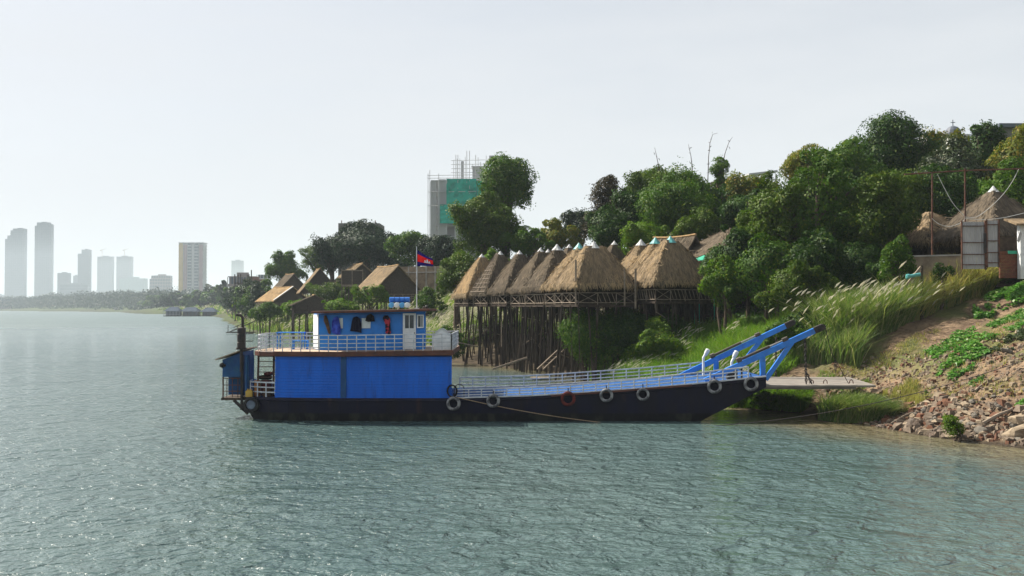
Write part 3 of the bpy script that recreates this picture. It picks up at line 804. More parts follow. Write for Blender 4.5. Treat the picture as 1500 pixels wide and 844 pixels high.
for x in (tx0 + 0.08, tx1 - 0.08):
    for y in (54.26, 54.94): bt.box(x - 0.03, x + 0.03, y - 0.03, y + 0.03, 3.56, 4.42)
# table and bench stand loose on the upper deck
bench = MB(); bench.box(bx(430, 53.6), bx(452, 53.6), 53.3, 53.65, 4.0, 4.05)
for u in (431, 451):
    bench.box(bx(u, 53.6) - 0.04, bx(u, 53.6) + 0.04, 53.33, 53.62, 3.56, 4.0)

# ---- forward hatch frame and coil of hose by the deckhouse corner
hf_ = MB(); hx = bx(664)
for (x, y) in ((hx + 0.05, 51.1), (hx + 0.55, 51.1)): hf_.tube([(x, y, 1.2), (x, y, 1.72)], 0.03, 6)
hf_.tube([(hx + 0.05, 51.1, 1.72), (hx + 0.2, 51.1, 1.86), (hx + 0.42, 51.1, 1.86), (hx + 0.55, 51.1, 1.72)], 0.03, 6)
hf_.build('bow_bitt', M['black_metal'], ferry)

# ---- bow booms
def boom(Y, foot, tip, post_u, post_v0, brace_foot, brace_top, cyl0, cyl1, mid):
    W = lambda uv: (bx(uv[0], Y), Y, bz(uv[1], Y))
    bm_ = MB()
    bm_.bar(W(foot), W(tip), 0.17, 0.3)
    bm_.bar(W(brace_foot), W(brace_top), 0.15, 0.24)
    pz = bz(post_v0, Y)
    x = bx(post_u, Y)
    bm_.box(x - 0.13, x + 0.13, Y - 0.1, Y + 0.1, topz(min(x, 13.0)) - 0.02, pz)
    o = bm_.build('boom', M['blue_metal'], ferry, bevel=0.015)
    t = MB(); tv = Vector(W(tip)); fv = Vector(W(foot)); d = (tv - fv).normalized()
    t.bar(tv - d * 0.3, tv + d * 0.18, 0.22, 0.33)
    t.lathe([(0.16, -0.14), (0.16, 0.14)], tv + d * 0.15, (0, 1, 0), 12)
    t.build('sheave', M['black_metal'], o)
    n = Vector((-d.z, 0, d.x)) * 0.25
    c0_, c1_ = Vector(W(cyl0)), Vector(W(cyl1)); m0 = c0_ + (c1_ - c0_) * mid
    cy = MB(); cy.tube([c0_, m0], 0.075, 10); cy.tube([c0_ - (c1_ - c0_).normalized() * 0.25, c0_], 0.15, 8)
    cy.tube([c1_ - (c1_ - c0_).normalized() * 0.1, c1_ + (c1_ - c0_).normalized() * 0.2], 0.12, 8)
    cyo = cy.build('hydraulic_ram', M['hyd_case'], o)
    MB().tube([m0, c1_], 0.04, 8).build('ram_rod', M['hyd_rod'], cyo)
    return o
M['hyd_case'] = mat('dark_greased_cylinder', (0.07, 0.05, 0.025), (0.03, 0.025, 0.02), 4, 0.45, 0.5)
M['hyd_rod'] = mat('dull_steel_rod', (0.4, 0.38, 0.34), (0.3, 0.28, 0.25), 5, 0.35, 0.5, metal=0.6)
boom(51.7, (1032, 558), (1200, 481), 1116.5, 522, (1121, 556), (1160, 501), (1085, 526), (1148, 498), 0.66)
boom(57.0, (992, 553), (1157, 474.5), 1048.5, 526, (1085, 535), (1120, 491), (1046, 520), (1108, 491), 0.63)
# worklights on bent white pipes
for (u, Y, v0, v1, v2) in ((1030, 55.0, 548, 524, 516), (1071.5, 52.2, 548, 530, 519)):
    pw = MB(); x = bx(u, Y)
    pw.tube([(x, Y, topz(x)), (x, Y, bz(v1, Y)), (x + 0.06, Y, bz(v1 - 3, Y)), (x + 0.2, Y, bz(v2 + 2, Y))], 0.07, 8)
    lw = pw.build('lamp_post', M['white_paint'], ferry)
    hd = MB(); hd.lathe([(0.05, -0.24), (0.1, -0.16), (0.13, 0.0), (0.12, 0.12), (0.13, 0.16), (0.04, 0.2)], (x + 0.19, Y, bz(v2, Y)), (0.45, -0.1, 0.9), 12)
    hd.build('wrapped_lamp', M['white_cloth'] if 'white_cloth' in M else M['white_paint'], lw, smooth_=True)
bb_ = MB()
for u in (1078, 1086): bb_.tube([(bx(u, 51.9), 51.9, topz(bx(u)) - 0.02), (bx(u, 51.9), 51.9, bz(536, 51.9))], 0.05, 6)
bb_.box(bx(1065, 51.9), bx(1080, 51.9), 51.9, 52.3, topz(12.0) - 0.1, topz(12.0) + 0.35)
bb_.build('winch', M['black_metal'], ferry)
# ---- loading ramp, lowered to the bank, and its chains
rmp = MB()
n0, n1, f0, f1 = (13.02, 51.35, 1.80), (bx(1281, 51.6), 51.5, 1.80), (13.02, 57.0, 1.86), (bx(1243, 57), 57.0, 1.84)
rmp.slab([n0, n1, f1, f0], (0, 0, -0.1))
for y in (51.6, 53.4, 55.2, 56.8): rmp.bar((13.02, y, 1.66), (17.8, y, 1.66), 0.1, 0.14)
ramp = rmp.build('loading_ramp', M['ramp'], ferry)
def chain(mb, p, q, link_l=0.16, r=0.018, sag=0.0):
    p, q = Vector(p), Vector(q); L = (q - p).length; n = max(2, int(L / (link_l * 0.72)))
    for i in range(n):
        a = p + (q - p) * (i / n); c = p + (q - p) * ((i + 1) / n)
        s = math.sin(math.pi * (i + 0.5) / n) * sag
        ext = (c - a) * 0.2; a = a - ext - Vector((0, 0, s)); c = c + ext - Vector((0, 0, s))
        side = Vector((0.05, 0, 0)) if i % 2 else Vector((0, 0.05, 0))
        mb.tube([a, a + (c - a) * 0.25 + side, a + (c - a) * 0.75 + side, c, a + (c - a) * 0.75 - side, a + (c - a) * 0.25 - side, a], r, 5)
for (p, q) in ((at(1179, 496, 51.75), at(1181, 562, 51.75)), (at(1181, 545, 51.7), at(1189, 562, 51.7)), (at(1137, 494, 57.0), at(1136, 552, 57.0))):
    cm = MB(); chain(cm, p, q, 0.17, 0.028)
    cm.build('ramp_chain', M['black_metal'], ramp)
wr_ = MB(); wr_.tube([at(1209, 480, 51.7), at(1217, 515, 51.7), at(1243, 562, 51.8)], 0.02, 5)
wr_.build('ramp_wire', M['black_metal'], ramp)
for u in (1189, 1209, 1247):
    sh = MB(); p = Vector(at(u, 562, 51.7)); sh.tube([p + Vector((-0.1, 0, 0)), p + Vector((-0.08, 0, 0.14)), p + Vector((0, 0, 0.2)), p + Vector((0.08, 0, 0.14)), p + Vector((0.1, 0, 0))], 0.025, 6)
    sh.build('shackle', M['rust'], ramp)

# ================================================================== LOOSE THINGS ON THE FERRY
def loose(mb, name, m, label, cat, group=None, bevel=0, smooth_=False):
    o = mb.build(name, m, None, bevel=bevel, smooth_=smooth_)
    # origin to the base of the thing
    c = np.array(mb.v); L = Vector((float(c[:, 0].mean()), float(c[:, 1].mean()), float(c[:, 2].min())))
    o.data.transform(__import__('mathutils').Matrix.Translation(-L)); o.location = L
    WORLD_LOC[o.name] = (L, 0.0)
    return set_tags(o, label, cat, group)
loose(bt, 'deck_table', M['blue_house'], 'small blue table on the upper deck behind the stern railing', 'table')
loose(bench, 'bench', M['blue_house'], 'low blue bench in front of the blue table on the upper deck', 'bench')
def tyre_mb(c, Ro=0.36, Ri=0.2, wd=0.2, ax=(0, 1, 0)):
    mb = MB(); h = wd / 2
    prof = [(Ri, -h * 0.75), (Ri + 0.03, -h), (Ro - 0.05, -h), (Ro, -h * 0.65), (Ro, h * 0.65), (Ro - 0.05, h), (Ri + 0.03, h), (Ri, h * 0.75), (Ri + 0.03, h * 0.5), (Ri + 0.03, -h * 0.5)]
    mb.lathe(prof, c, ax, 28, closed=True)
    return mb
TY = [(369, 593, 'rubber', 0.42, 'large black tyre with a blue-grey hub hung under the stern rail'),
      (664.5, 591, 'tyre_white', 0.36, 'whitened tyre hung on the hull just below the deckhouse corner'),
      (722.5, 587, 'tyre_white', 0.35, 'whitened tyre hung second along the hull, next after the deckhouse corner'),
      (832, 584, 'tyre_red', 0.38, 'dark red tyre hung on the middle of the black hull'),
      (888, 579, 'tyre_white', 0.35, 'whitened tyre next to the dark red one on the bow side'),
      (941.5, 577.5, 'tyre_white', 0.33, 'thin grey tyre hung midway between the red tyre and the bow'),
      (1046, 566, 'tyre_white', 0.37, 'wide grey-white tyre hung below the far end of the bow rail'),
      (1099.5, 562.5, 'tyre_white', 0.37, 'grey tyre hung at the bow corner under the near boom')]
for (u, v, m, ro, lab) in TY:
    x = bx(u, 50.8); yy = ny(x) - 0.17
    z = bz(v, yy)
    t = thing('tyre', lab, 'tyre', (bx(u, yy), yy, z - ro), 'tyres hung along the ferry as fenders')
    tyre_mb((bx(u, yy), yy, z), ro, ro * 0.6, 0.22, (0.12, 1, -0.08)).build('tyre_body', M[m], t, smooth_=True)
    if m != 'rubber':
        rp_ = MB(); rp_.tube([(bx(u, yy), yy - 0.06, z + ro * 0.7), (bx(u, yy), yy + 0.02, z + ro + 0.15), (bx(u, yy) + 0.02, ny(x) + 0.05, topz(x) + 0.2)], 0.025, 5)
        rp_.build('hanging_rope', M['black_cloth'], t)
    else:
        MB().lathe([(0.24, -0.05), (0.26, 0.0), (0.2, 0.06)], (bx(u, yy), yy, z), (0.12, -1, 0.0), 18).build('hub', M['hub'] if 'hub' in M else M['drum_white'], t)
# coil of hose
ch = MB()
for i in range(3):
    pts = [(bx(662) + 0.12 * math.cos(a) * 2 + 0.02 * i, 51.0 - 0.07 * i, 1.55 + 0.3 * math.sin(a)) for a in np.linspace(0, 2 * math.pi, 17)]
    ch.tube(pts, 0.035, 6)
loose(ch, 'hose_coil', M['black_cloth'], 'black coil of hose hung at the front corner of the blue deckhouse', 'hose')
# drums on the wheelhouse roof
for i, u in enumerate((573.8, 581.6, 589.3, 596.6)):
    Y = 52.6; z = 5.79 + 0.148
    nm = ('drum_light', 'drum_white', 'drum_light', 'drum_white')[i]
    mb = MB(); mb.lathe([(0.11, -0.22), (0.142, -0.2), (0.148, -0.1), (0.142, -0.08), (0.142, 0.3), (0.11, 0.33)], (bx(u, Y), Y, z), (0, 1, 0), 18)
    lab = ('light blue drum lying end-on at the aft end of the stack on the cabin roof', 'white drum lying end-on between two light blue drums', 'light blue drum lying end-on between two white drums', 'white drum lying end-on nearest the flagpole on the cabin roof')[i]
    loose(mb, 'drum', M[nm], lab, 'drum', 'drums stacked on the cabin roof')
for i, u in enumerate((574.2, 581.8, 589.3, 596.8)):
    Y = 52.75; z = 5.79 + 0.30 + 0.135
    mb = MB(); mb.lathe([(0.11, -0.133), (0.14, -0.12), (0.14, 0.12), (0.11, 0.133)], (bx(u, Y), Y, z), (1, 0, 0), 18)
    lab = ('small blue drum lying sideways on top of the roof stack, aft end', 'small blue drum lying sideways on the roof stack, second from the aft end', 'small blue drum lying sideways on the roof stack, second from the flagpole', 'small blue drum lying sideways on the roof stack, nearest the flagpole')[i]
    loose(mb, 'drum', M['drum_blue'], lab, 'drum', 'drums stacked on the cabin roof')
# flag
fl_ = thing('flag', 'blue and red flag with a white temple emblem flying from the ferry flagpole', 'flag', (bx(611, 53), 53.0, bz(390, 53)))
def flag_pt(s, t):
    """s along the fly 0..1, t up 0..1"""
    x = bx(611.2 + 24.0 * s - 1.2 * t * s, 53)
    bottom = 389.5 + 1.2 * s; topv = 366.5 + 13.0 * s ** 1.15 + 1.5 * math.sin(3.1 * s)
    v = bottom + (topv - bottom) * t
    y = 53.0 - 0.10 * math.sin(5.5 * s + 1.5 * t) * s - 0.25 * s
    return (x, y, bz(v, 53))
def flag_band(t0, t1, m, name):
    mb = MB(); ns, ntv = 18, 6
    for i in range(ns + 1):
        for j in range(ntv + 1): mb.v.append(flag_pt(i / ns, t0 + (t1 - t0) * j / ntv))
    for i in range(ns):
        for j in range(ntv):
            a = i * (ntv + 1) + j; mb.f.append((a, a + ntv + 1, a + ntv + 2, a + 1))
    o = mb.build(name, m, fl_, smooth_=True, fix=False)
    md = o.modifiers.new('Solidify', 'SOLIDIFY'); md.thickness = 0.008
    return o
flag_band(0, 0.27, M['flag_blue'], 'lower_blue_band'); fr_ = flag_band(0.27, 0.76, M['flag_red'], 'red_band'); flag_band(0.76, 1.0, M['flag_blue'], 'upper_blue_band')
em = MB()
def em_box(s0, s1, t0, t1, tip=False):
    A = [Vector(flag_pt(s0, t0)), Vector(flag_pt(s1, t0))]
    if tip: A.append(Vector(flag_pt((s0 + s1) / 2, t1)))
    else: A += [Vector(flag_pt(s1, t1)), Vector(flag_pt(s0, t1))]
    A = [p + Vector((0, -0.022, 0)) for p in A]
    em.slab(A, (0, 0.008, 0))
em_box(0.42, 0.84, 0.31, 0.36); em_box(0.47, 0.8, 0.365, 0.41)
for (c, wd, h) in ((0.5, 0.07, 0.56), (0.64, 0.1, 0.7), (0.77, 0.07, 0.56)):
    em_box(c - wd / 2, c + wd / 2, 0.415, 0.415 + (h - 0.415) * 0.55); em_box(c - wd / 2, c + wd / 2, 0.42 + (h - 0.415) * 0.55, h, True)
em.build('temple_emblem', M['white_paint'], fr_, fix=True)
# laundry under the roof edge
def cloth(outline, m, label, name, cat, Y=52.33, th=0.09, parts=()):
    """hanging garment from its own outline (photo px -> metres at the wall), with folds and thickness"""
    P = [(wx_(u), wz_(v)) for u, v in outline]
    mb = MB()
    xs_ = [p[0] for p in P]; zs_ = [p[1] for p in P]
    nx, nz = 14, 16
    def inside(x, z):
        c = False
        for i in range(len(P)):
            x0, z0 = P[i]; x1, z1 = P[(i + 1) % len(P)]
            if (z0 > z) != (z1 > z) and x < (x1 - x0) * (z - z0) / (z1 - z0) + x0: c = not c
        return c
    X0, X1, Z0, Z1 = min(xs_), max(xs_), min(zs_), max(zs_)
    # front and back skins from horizontal strips
    rows = []
    for j in range(nz + 1):
        z = Z0 + (Z1 - Z0) * j / nz
        zz = min(max(z, Z0 + 1e-3), Z1 - 1e-3)
        cr_ = []
        for i in range(len(P)):
            x0, z0 = P[i]; x1, z1 = P[(i + 1) % len(P)]
            if (z0 > zz) != (z1 > zz): cr_.append((x1 - x0) * (zz - z0) / (z1 - z0) + x0)
        cr_.sort()
        if len(cr_) < 2: cr_ = [X0, X1]
        rows.append((z, cr_[0], cr_[-1]))
    ph = random.uniform(0, 6)
    def fold(x, z): return 0.03 * math.sin((x - X0) * 22 + ph + z * 1.5) * min(1, (Z1 - z) / 0.3 + 0.15)
    k = 0
    for side in (-1, 1):
        for (z, a, c) in rows:
            for i in range(nx + 1):
                x = a + (c - a) * i / nx
                bul = math.sin(math.pi * i / nx)
                mb.v.append((x, Y + side * (0.012 + th / 2 * bul) + fold(x, z), z))
    n1 = (nx + 1) * (nz + 1)
    for s_i in (0, 1):
        for j in range(nz):
            for i in range(nx):
                a = s_i * n1 + j * (nx + 1) + i
                mb.f.append((a, a + 1, a + nx + 2, a + nx + 1))
    for j in range(nz):
        for i in (0, nx):
            a = j * (nx + 1) + i
            mb.f.append((a, a + nx + 1, a + nx + 1 + n1, a + n1))
    for i in range(nx):
        for j in (0, nz):
            a = j * (nx + 1) + i
            mb.f.append((a, a + 1, a + 1 + n1, a + n1))
    loose(mb, name, m, label, cat, 'laundry hung along the blue cabin wall', smooth_=True)
cloth([(475.5, 462), (479, 462), (482, 470), (485.5, 486), (485, 490), (482, 489), (478, 476), (475, 470)], M['brown_cloth'], 'brown long-sleeved garment hung nearest the pale corner board of the cabin', 'garment', 'clothing')
cloth([(487.5, 471), (490, 465), (495, 463.5), (497, 466), (500, 480), (499.5, 491), (495, 491), (491, 489), (487, 488)], M['blue_cloth'], 'bright blue jacket hung beside the brown garment', 'jacket', 'clothing')
cloth([(513.5, 486), (516, 472), (518, 465), (523, 463.5), (528, 466), (530, 474), (530.5, 488), (526, 486.5), (520, 486)], M['dark_cloth'], 'wide dark navy jacket hung between the two pale wall panels', 'jacket', 'clothing')
cloth([(536, 470), (538, 462), (544, 460), (548.5, 463), (550, 471), (546, 470.5), (544, 467.5), (540, 471.5)], M['black_cloth'], 'short black shirt hung high over the second pale panel', 'shirt', 'clothing')
cloth([(561, 466), (563.5, 462), (569, 462), (572, 467), (573.5, 487), (572, 490), (565.5, 489), (565, 474)], M['red_cloth'], 'dark garment with a red shoulder hung next to the white door', 'garment', 'clothing')
# stern clutter
Yd = 52.9
def drum(u, v0, v1, r, Y, m, lab, name='oil_drum', cat='drum'):
    x = bx(u, Y); z0 = 1.16; z1 = bz(v1, Y); h = z1 - z0
    mb = MB(); mb.lathe([(r * 0.97, 0), (r, 0.03), (r, h * 0.32), (r * 1.03, h * 0.34), (r, h * 0.36), (r, h * 0.64), (r * 1.03, h * 0.66), (r, h * 0.68), (r, h - 0.03), (r * 0.95, h)], (x, Y, z0), (0, 0, 1), 20)
    loose(mb, name, m, lab, cat, 'drums on the stern deck')
drum(391, 583, 556.5, 0.3, 53.0, M['drum_red'], 'dark red oil drum on the stern deck under a black tyre')
drum(377, 583, 557, 0.19, 52.55, M['can_orange'], 'narrow orange drum standing beside the dark red drum')
drum(393, 583, 569, 0.24, 52.15, M['drum_brown'], 'low brown drum in front of the red oil drum')
def canister(u, Y, w_, h, m, lab, dz=1.16):
    x = bx(u, Y); mb = MB()
    mb.prism([(x - w_ / 2, Y - 0.13), (x + w_ / 2, Y - 0.13), (x + w_ / 2, Y + 0.13), (x - w_ / 2, Y + 0.13)], dz, dz + h * 0.8)
    mb.prism([(x - w_ / 2 + 0.04, Y - 0.09), (x + w_ / 2 - 0.04, Y - 0.09), (x + w_ / 2 - 0.04, Y + 0.09), (x - w_ / 2 + 0.04, Y + 0.09)], dz + h * 0.8 + 0.001, dz + h * 0.88)
    mb.lathe([(0.04, 0), (0.04, 0.07)], (x - w_ * 0.25, Y, dz + h * 0.88), (0, 0, 1), 8)
    mb.tube([(x - 0.02, Y, dz + h * 0.86), (x, Y, dz + h), (x + w_ * 0.3, Y, dz + h), (x + w_ * 0.34, Y, dz + h * 0.86)], 0.022, 6)
    loose(mb, 'canister', m, lab, 'canister', 'canisters on the stern deck', bevel=0.02)
canister(366, 52.0, 0.34, 0.4, M['can_yellow'], 'yellow canister behind the stern railing, nearest the exhaust post')
t = thing('tyre', 'black tyre lying flat on top of the dark red drum on the stern deck', 'tyre', (bx(389, 53.0), 53.0, bz(556, 53)), None)
tyre_mb((bx(389, 53.0), 53.0, bz(556, 53) + 0.12), 0.36, 0.2, 0.2, (0, 0, 1)).build('tyre_body', M['rubber'], t, smooth_=True)
mb = MB(); mb.lathe([(0.2, 0), (0.25, 0.05), (0.25, 0.14), (0.1, 0.19)], (bx(394, 53.0), 53.0, bz(556, 53) + 0.225), (0, 0, 1), 14)
loose(mb, 'basin', M['drum_red'], 'red basin upside down on the black tyre at the stern', 'basin')
# mooring ropes
def sag_line(p, q, sag, n=24):
    p, q = Vector(p), Vector(q)
    return [p + (q - p) * t - Vector((0, 0, sag * 4 * t * (1 - t))) for t in np.linspace(0, 1, n)]
mb = MB(); mb.tube(sag_line((bx(668), 50.9, 1.25), at(880, 617.5, 50.7)[:2] + (-0.02,), 0.12), 0.022, 5)
loose(mb, 'mooring_rope', M['rope'], 'thin pale mooring line running from the deckhouse corner down into the water', 'rope')
# ================================================================== THATCHED HUTS ON STILTS
def straws(P, D, N, L, wd, rnd=0.15):
    """thin quads starting at P running along D, lying on a surface with normal N"""
    n = len(P)
    D = D + rng.normal(0, rnd, D.shape); D /= np.linalg.norm(D, axis=1, keepdims=True)
    S = np.cross(D, N); S /= np.linalg.norm(S, axis=1, keepdims=True) + 1e-9
    L = L[:, None]; wd = wd[:, None] if hasattr(wd, 'shape') else wd
    A = P - S * wd / 2; B = P + S * wd / 2
    E = P + D * L
    return np.stack([A, B, E + S * wd * 0.2, E - S * wd * 0.2], 1)

def hip_points(w, d, tw, td, z0, z1, n, flare=0.15):
    """random points on the four slopes of a hipped roof (local axes) with slope direction and normal"""
    out = []
    for side in range(4):
        k = int(n * (w if side % 2 == 0 else d) / (2 * (w + d)))
        t = rng.random(k) ** 0.62            # 0 eave .. more near eave? (t=0 top)
        t = np.clip(t, 0.03, 1.0)
        s = rng.uniform(-1, 1, k)
        hw = tw + (w / 2 - tw) * t; hd = td + (d / 2 - td) * t
        z = z1 + (z0 - z1) * (t - flare * t * (1 - t))
        if side == 0: P = np.stack([s * hw, -hd, z], 1); Dv = np.array([0, -(d / 2 - td), z0 - z1])
        elif side == 2: P = np.stack([s * hw, hd, z], 1); Dv = np.array([0, (d / 2 - td), z0 - z1])
        elif side == 1: P = np.stack([-hw, s * hd, z], 1); Dv = np.array([-(w / 2 - tw), 0, z0 - z1])
        else: P = np.stack([hw, s * hd, z], 1); Dv = np.array([(w / 2 - tw), 0, z0 - z1])
        Dv = Dv / np.linalg.norm(Dv)
        Dx = np.repeat(Dv[None], k, 0)
        # strands fan out along the hips
        if side in (0, 2): Dx = Dx + np.stack([s * 0.35, 0 * s, 0 * s], 1)
        else: Dx = Dx + np.stack([0 * s, s * 0.35, 0 * s], 1)
        N = np.array([0, 0, 1.0]); N = N - Dv * (N @ Dv); N /= np.linalg.norm(N)
        out.append((P + N * rng.uniform(0.0, 0.07, k)[:, None], Dx, np.repeat(N[None], k, 0)))
    return [np.concatenate(c) for c in zip(*out)]

def to_world(P, cx, cy, rot):
    c, s = math.cos(rot), math.sin(rot)
    return np.stack([cx + P[..., 0] * c - P[..., 1] * s, cy + P[..., 0] * s + P[..., 1] * c, P[..., 2]], -1)

def stilt_hut(label, cx, cy, floor_z, eave_z, apex_z, w, d, rot, cap, thatch, straw, nst=1500, group='thatched huts on stilts', rail=True, posts=16, extra=6, cat='hut', tw=None, pale_rail=True, big_cap=1.0):
    t = thing('stilt_hut', label, cat, (cx, cy, floor_z), group, rot)
    Wd = lambda x, y, z: (cx + x * math.cos(rot) - y * math.sin(rot), cy + x * math.sin(rot) + y * math.cos(rot), z)
    tw_ = 0.22 if tw is None else tw
    td = 0.2
    # thatch body: hipped, sagging a little, uneven
    mb = MB(); nlev, npe = 10, 8
    for j in range(nlev + 1):
        tt = j / nlev
        hw = tw_ + (w / 2 - tw_) * tt; hd = td + (d / 2 - td) * tt
        z = apex_z - 0.15 + (eave_z - apex_z + 0.15) * (tt - 0.15 * tt * (1 - tt))
        ring = [(-hw + 2 * hw * i / npe, -hd) for i in range(npe)] + [(hw, -hd + 2 * hd * i / npe) for i in range(npe)] + [(hw - 2 * hw * i / npe, hd) for i in range(npe)] + [(-hw, hd - 2 * hd * i / npe) for i in range(npe)]
        for (x, y) in ring:
            r = 1 + 0.04 * (random.random() - 0.5) * tt
            # corners drawn in a little, so the hips read as rounded
            cr_ = (abs(x) / max(hw, 1e-3)) * (abs(y) / max(hd, 1e-3))
            r *= 1 - 0.05 * max(0, cr_ - 0.6) * 2.5
            mb.v.append(Wd(x * r, y * r, z + random.uniform(-0.04, 0.04)))
    m4 = npe * 4
    for j in range(nlev):
        for i in range(m4):
            mb.f.append((j * m4 + i, j * m4 + (i + 1) % m4, (j + 1) * m4 + (i + 1) % m4, (j + 1) * m4 + i))
    mb.f.append(tuple(range(m4))[::-1])
    k = len(mb.v)
    # underside
    for i in range(m4):
        x, y, z = mb.v[nlev * m4 + i]; mb.v.append((cx + (x - cx) * 0.9, cy + (y - cy) * 0.9, z + 0.12))
    for i in range(m4): mb.f.append((nlev * m4 + i, nlev * m4 + (i + 1) % m4, k + (i + 1) % m4, k + i))
    mb.f.append(tuple(k + i for i in range(m4)))
    roof = mb.build('roof', thatch, t)
    P, Dx, N = hip_points(w, d, tw_, td, eave_z, apex_z - 0.15, nst)
    P = to_world(P, cx, cy, rot); Dx = to_world(Dx, 0, 0, rot); N = to_world(N, 0, 0, rot)
    L = rng.uniform(0.25, 0.6, len(P)); wd = rng.uniform(0.025, 0.06, len(P))
    Q = straws(P, Dx, N, L, wd)
    # ragged fringe hanging at the eaves
    Pf, Df, Nf = hip_points(w, d, tw_, td, eave_z, apex_z - 0.15, nst // 2)
    tt = rng.uniform(0.94, 1.02, len(Pf))
    hw = tw_ + (w / 2 - tw_) * tt; hd = td + (d / 2 - td) * tt
    sx = np.abs(Pf[:, 0]) / np.maximum(1e-6, np.abs(Pf[:, 0]).max()); on_x = np.abs(Df[:, 1]) > np.abs(Df[:, 0])
    u_ = rng.uniform(-1, 1, len(Pf))
    Pf = np.where(on_x[:, None], np.stack([u_ * hw, np.sign(Df[:, 1]) * hd, 0 * tt], 1), np.stack([np.sign(Df[:, 0]) * hw, u_ * hd, 0 * tt], 1))
    Pf[:, 2] = eave_z + 0.12 + rng.uniform(-0.05, 0.1, len(Pf))
    Df = Df * 0.5 + np.array([0, 0, -0.75])
    Q2 = straws(to_world(Pf, cx, cy, rot), to_world(Df, 0, 0, rot), to_world(Nf, 0, 0, rot), rng.uniform(0.2, 0.55, len(Pf)) * (0.6 + 0.9 * fbm(u_ * 4, Pf[:, 0], 6, 2)), rng.uniform(0.03, 0.07, len(Pf)), 0.22)
    # untidy tufts along the four hips
    kh = nst // 6
    th_ = rng.random(kh) ** 0.8; sx_ = rng.choice([-1.0, 1.0], kh); sy_ = rng.choice([-1.0, 1.0], kh)
    hwh = tw_ + (w / 2 - tw_) * th_; hdh = td + (d / 2 - td) * th_
    Ph = np.stack([sx_ * hwh * 0.96, sy_ * hdh * 0.96, apex_z - 0.15 + (eave_z - apex_z + 0.15) * (th_ - 0.15 * th_ * (1 - th_)) + 0.03], 1)
    Dh = np.stack([sx_ * w / 2, sy_ * d / 2, np.full(kh, (eave_z - apex_z) * 1.1)], 1); Dh /= np.linalg.norm(Dh, axis=1, keepdims=True)
    Nh = np.stack([sx_, sy_, np.full(kh, 1.2)], 1) + rng.normal(0, .3, (kh, 3)); Nh /= np.linalg.norm(Nh, axis=1, keepdims=True)
    Q3 = straws(to_world(Ph, cx, cy, rot), to_world(Dh, 0, 0, rot), to_world(Nh, 0, 0, rot), rng.uniform(0.25, 0.6, kh), rng.uniform(0.05, 0.11, kh), 0.45)
    weld_into(roof, quads('loose_thatch', np.concatenate([Q, Q2, Q3]), straw, parent=t))
    # cap
    if cap:
        cm = MB(); cm.lathe([(0.5 * big_cap, 0), (0.46 * big_cap, 0.02), (0.2 * big_cap, 0.3 * big_cap), (0.03, 0.52 * big_cap)], Wd(0, 0, apex_z - 0.3 * big_cap - 0.02), (0, 0, 1), 10)
        c = cm.build('ridge_cap', M['cap_' + cap], roof)
    # floor and beams
    fw, fd = w * 0.9, d * 0.9
    fb = MB()
    nb = 12
    for i in range(nb):
        y0 = -fd / 2 + fd * i / nb
        fb.bar(Wd(-fw / 2, y0 + fd / nb / 2, floor_z), Wd(fw / 2, y0 + fd / nb / 2, floor_z), fd / nb - 0.015, 0.05)
    for y in (-fd / 2 + 0.1, 0, fd / 2 - 0.1): fb.bar(Wd(-fw / 2, y, floor_z - 0.12), Wd(fw / 2, y, floor_z - 0.12), 0.12, 0.14)
    for x in (-fw / 2 + 0.05, fw / 2 - 0.05): fb.bar(Wd(x, -fd / 2, floor_z - 0.11), Wd(x, fd / 2, floor_z - 0.11), 0.1, 0.1)
    fb.build('floor', M['plank_dark'], t)
    # back and far walls of woven mat
    wb = MB()
    wb.bar(Wd(-fw / 2 + 0.1, fd / 2 - 0.1, (floor_z + eave_z) / 2 + 0.15), Wd(fw / 2 - 0.1, fd / 2 - 0.1, (floor_z + eave_z) / 2 + 0.15), 0.06, eave_z - floor_z + 0.4)
    wb.bar(Wd(fw / 2 - 0.1, -fd / 2 + 0.1, (floor_z + eave_z) / 2 + 0.15), Wd(fw / 2 - 0.1, fd / 2 - 0.16, (floor_z + eave_z) / 2 + 0.15), 0.06, eave_z - floor_z + 0.4)
    wb.build('woven_wall', M['wall_weave'], t)
    # corner columns carrying the roof, stilts below
    for (x, y) in ((-fw / 2 + 0.08, -fd / 2 + 0.08), (fw / 2 - 0.08, -fd / 2 + 0.08), (-fw / 2 + 0.08, fd / 2 - 0.2), (0, -fd / 2 + 0.08), (-fw / 2 + 0.08, 0)):
        MB().tube([Wd(x, y, floor_z), Wd(x, y, eave_z + 0.5)], 0.06, 6).build('column', M['bamboo_dark'], t)
    if rail:
        rm = M['bamboo_pale']
        def side_rail(x0, y0, x1, y1):
            r = MB(); n = max(2, int(math.hypot(x1 - x0, y1 - y0) / 1.3))
            Pt = [(x0 + (x1 - x0) * i / n, y0 + (y1 - y0) * i / n) for i in range(n + 1)]
            for (x, y) in Pt: r.tube([Wd(x, y, floor_z), Wd(x, y, floor_z + 0.95)], 0.035, 5)
            for a, c in zip(Pt[:-1], Pt[1:]):
                for h in (0.15, 0.92): r.tube([Wd(*a, floor_z + h), Wd(*c, floor_z + h)], 0.035, 5)
                if random.random() < 0.5:
                    r.tube([Wd(*a, floor_z + 0.15), Wd(*c, floor_z + 0.92)], 0.028, 5); r.tube([Wd(*a, floor_z + 0.92), Wd(*c, floor_z + 0.15)], 0.028, 5)
                else:
                    for q in (0.2, 0.45, 0.7, 0.95):
                        xa, ya = a[0] + (c[0] - a[0]) * q, a[1] + (c[1] - a[1]) * q
                        xb, yb = a[0] + (c[0] - a[0]) * (q - 0.2), a[1] + (c[1] - a[1]) * (q - 0.2)
                        r.tube([Wd(xb, yb, floor_z + 0.92), Wd(xa, ya, floor_z + 0.15)], 0.028, 5)
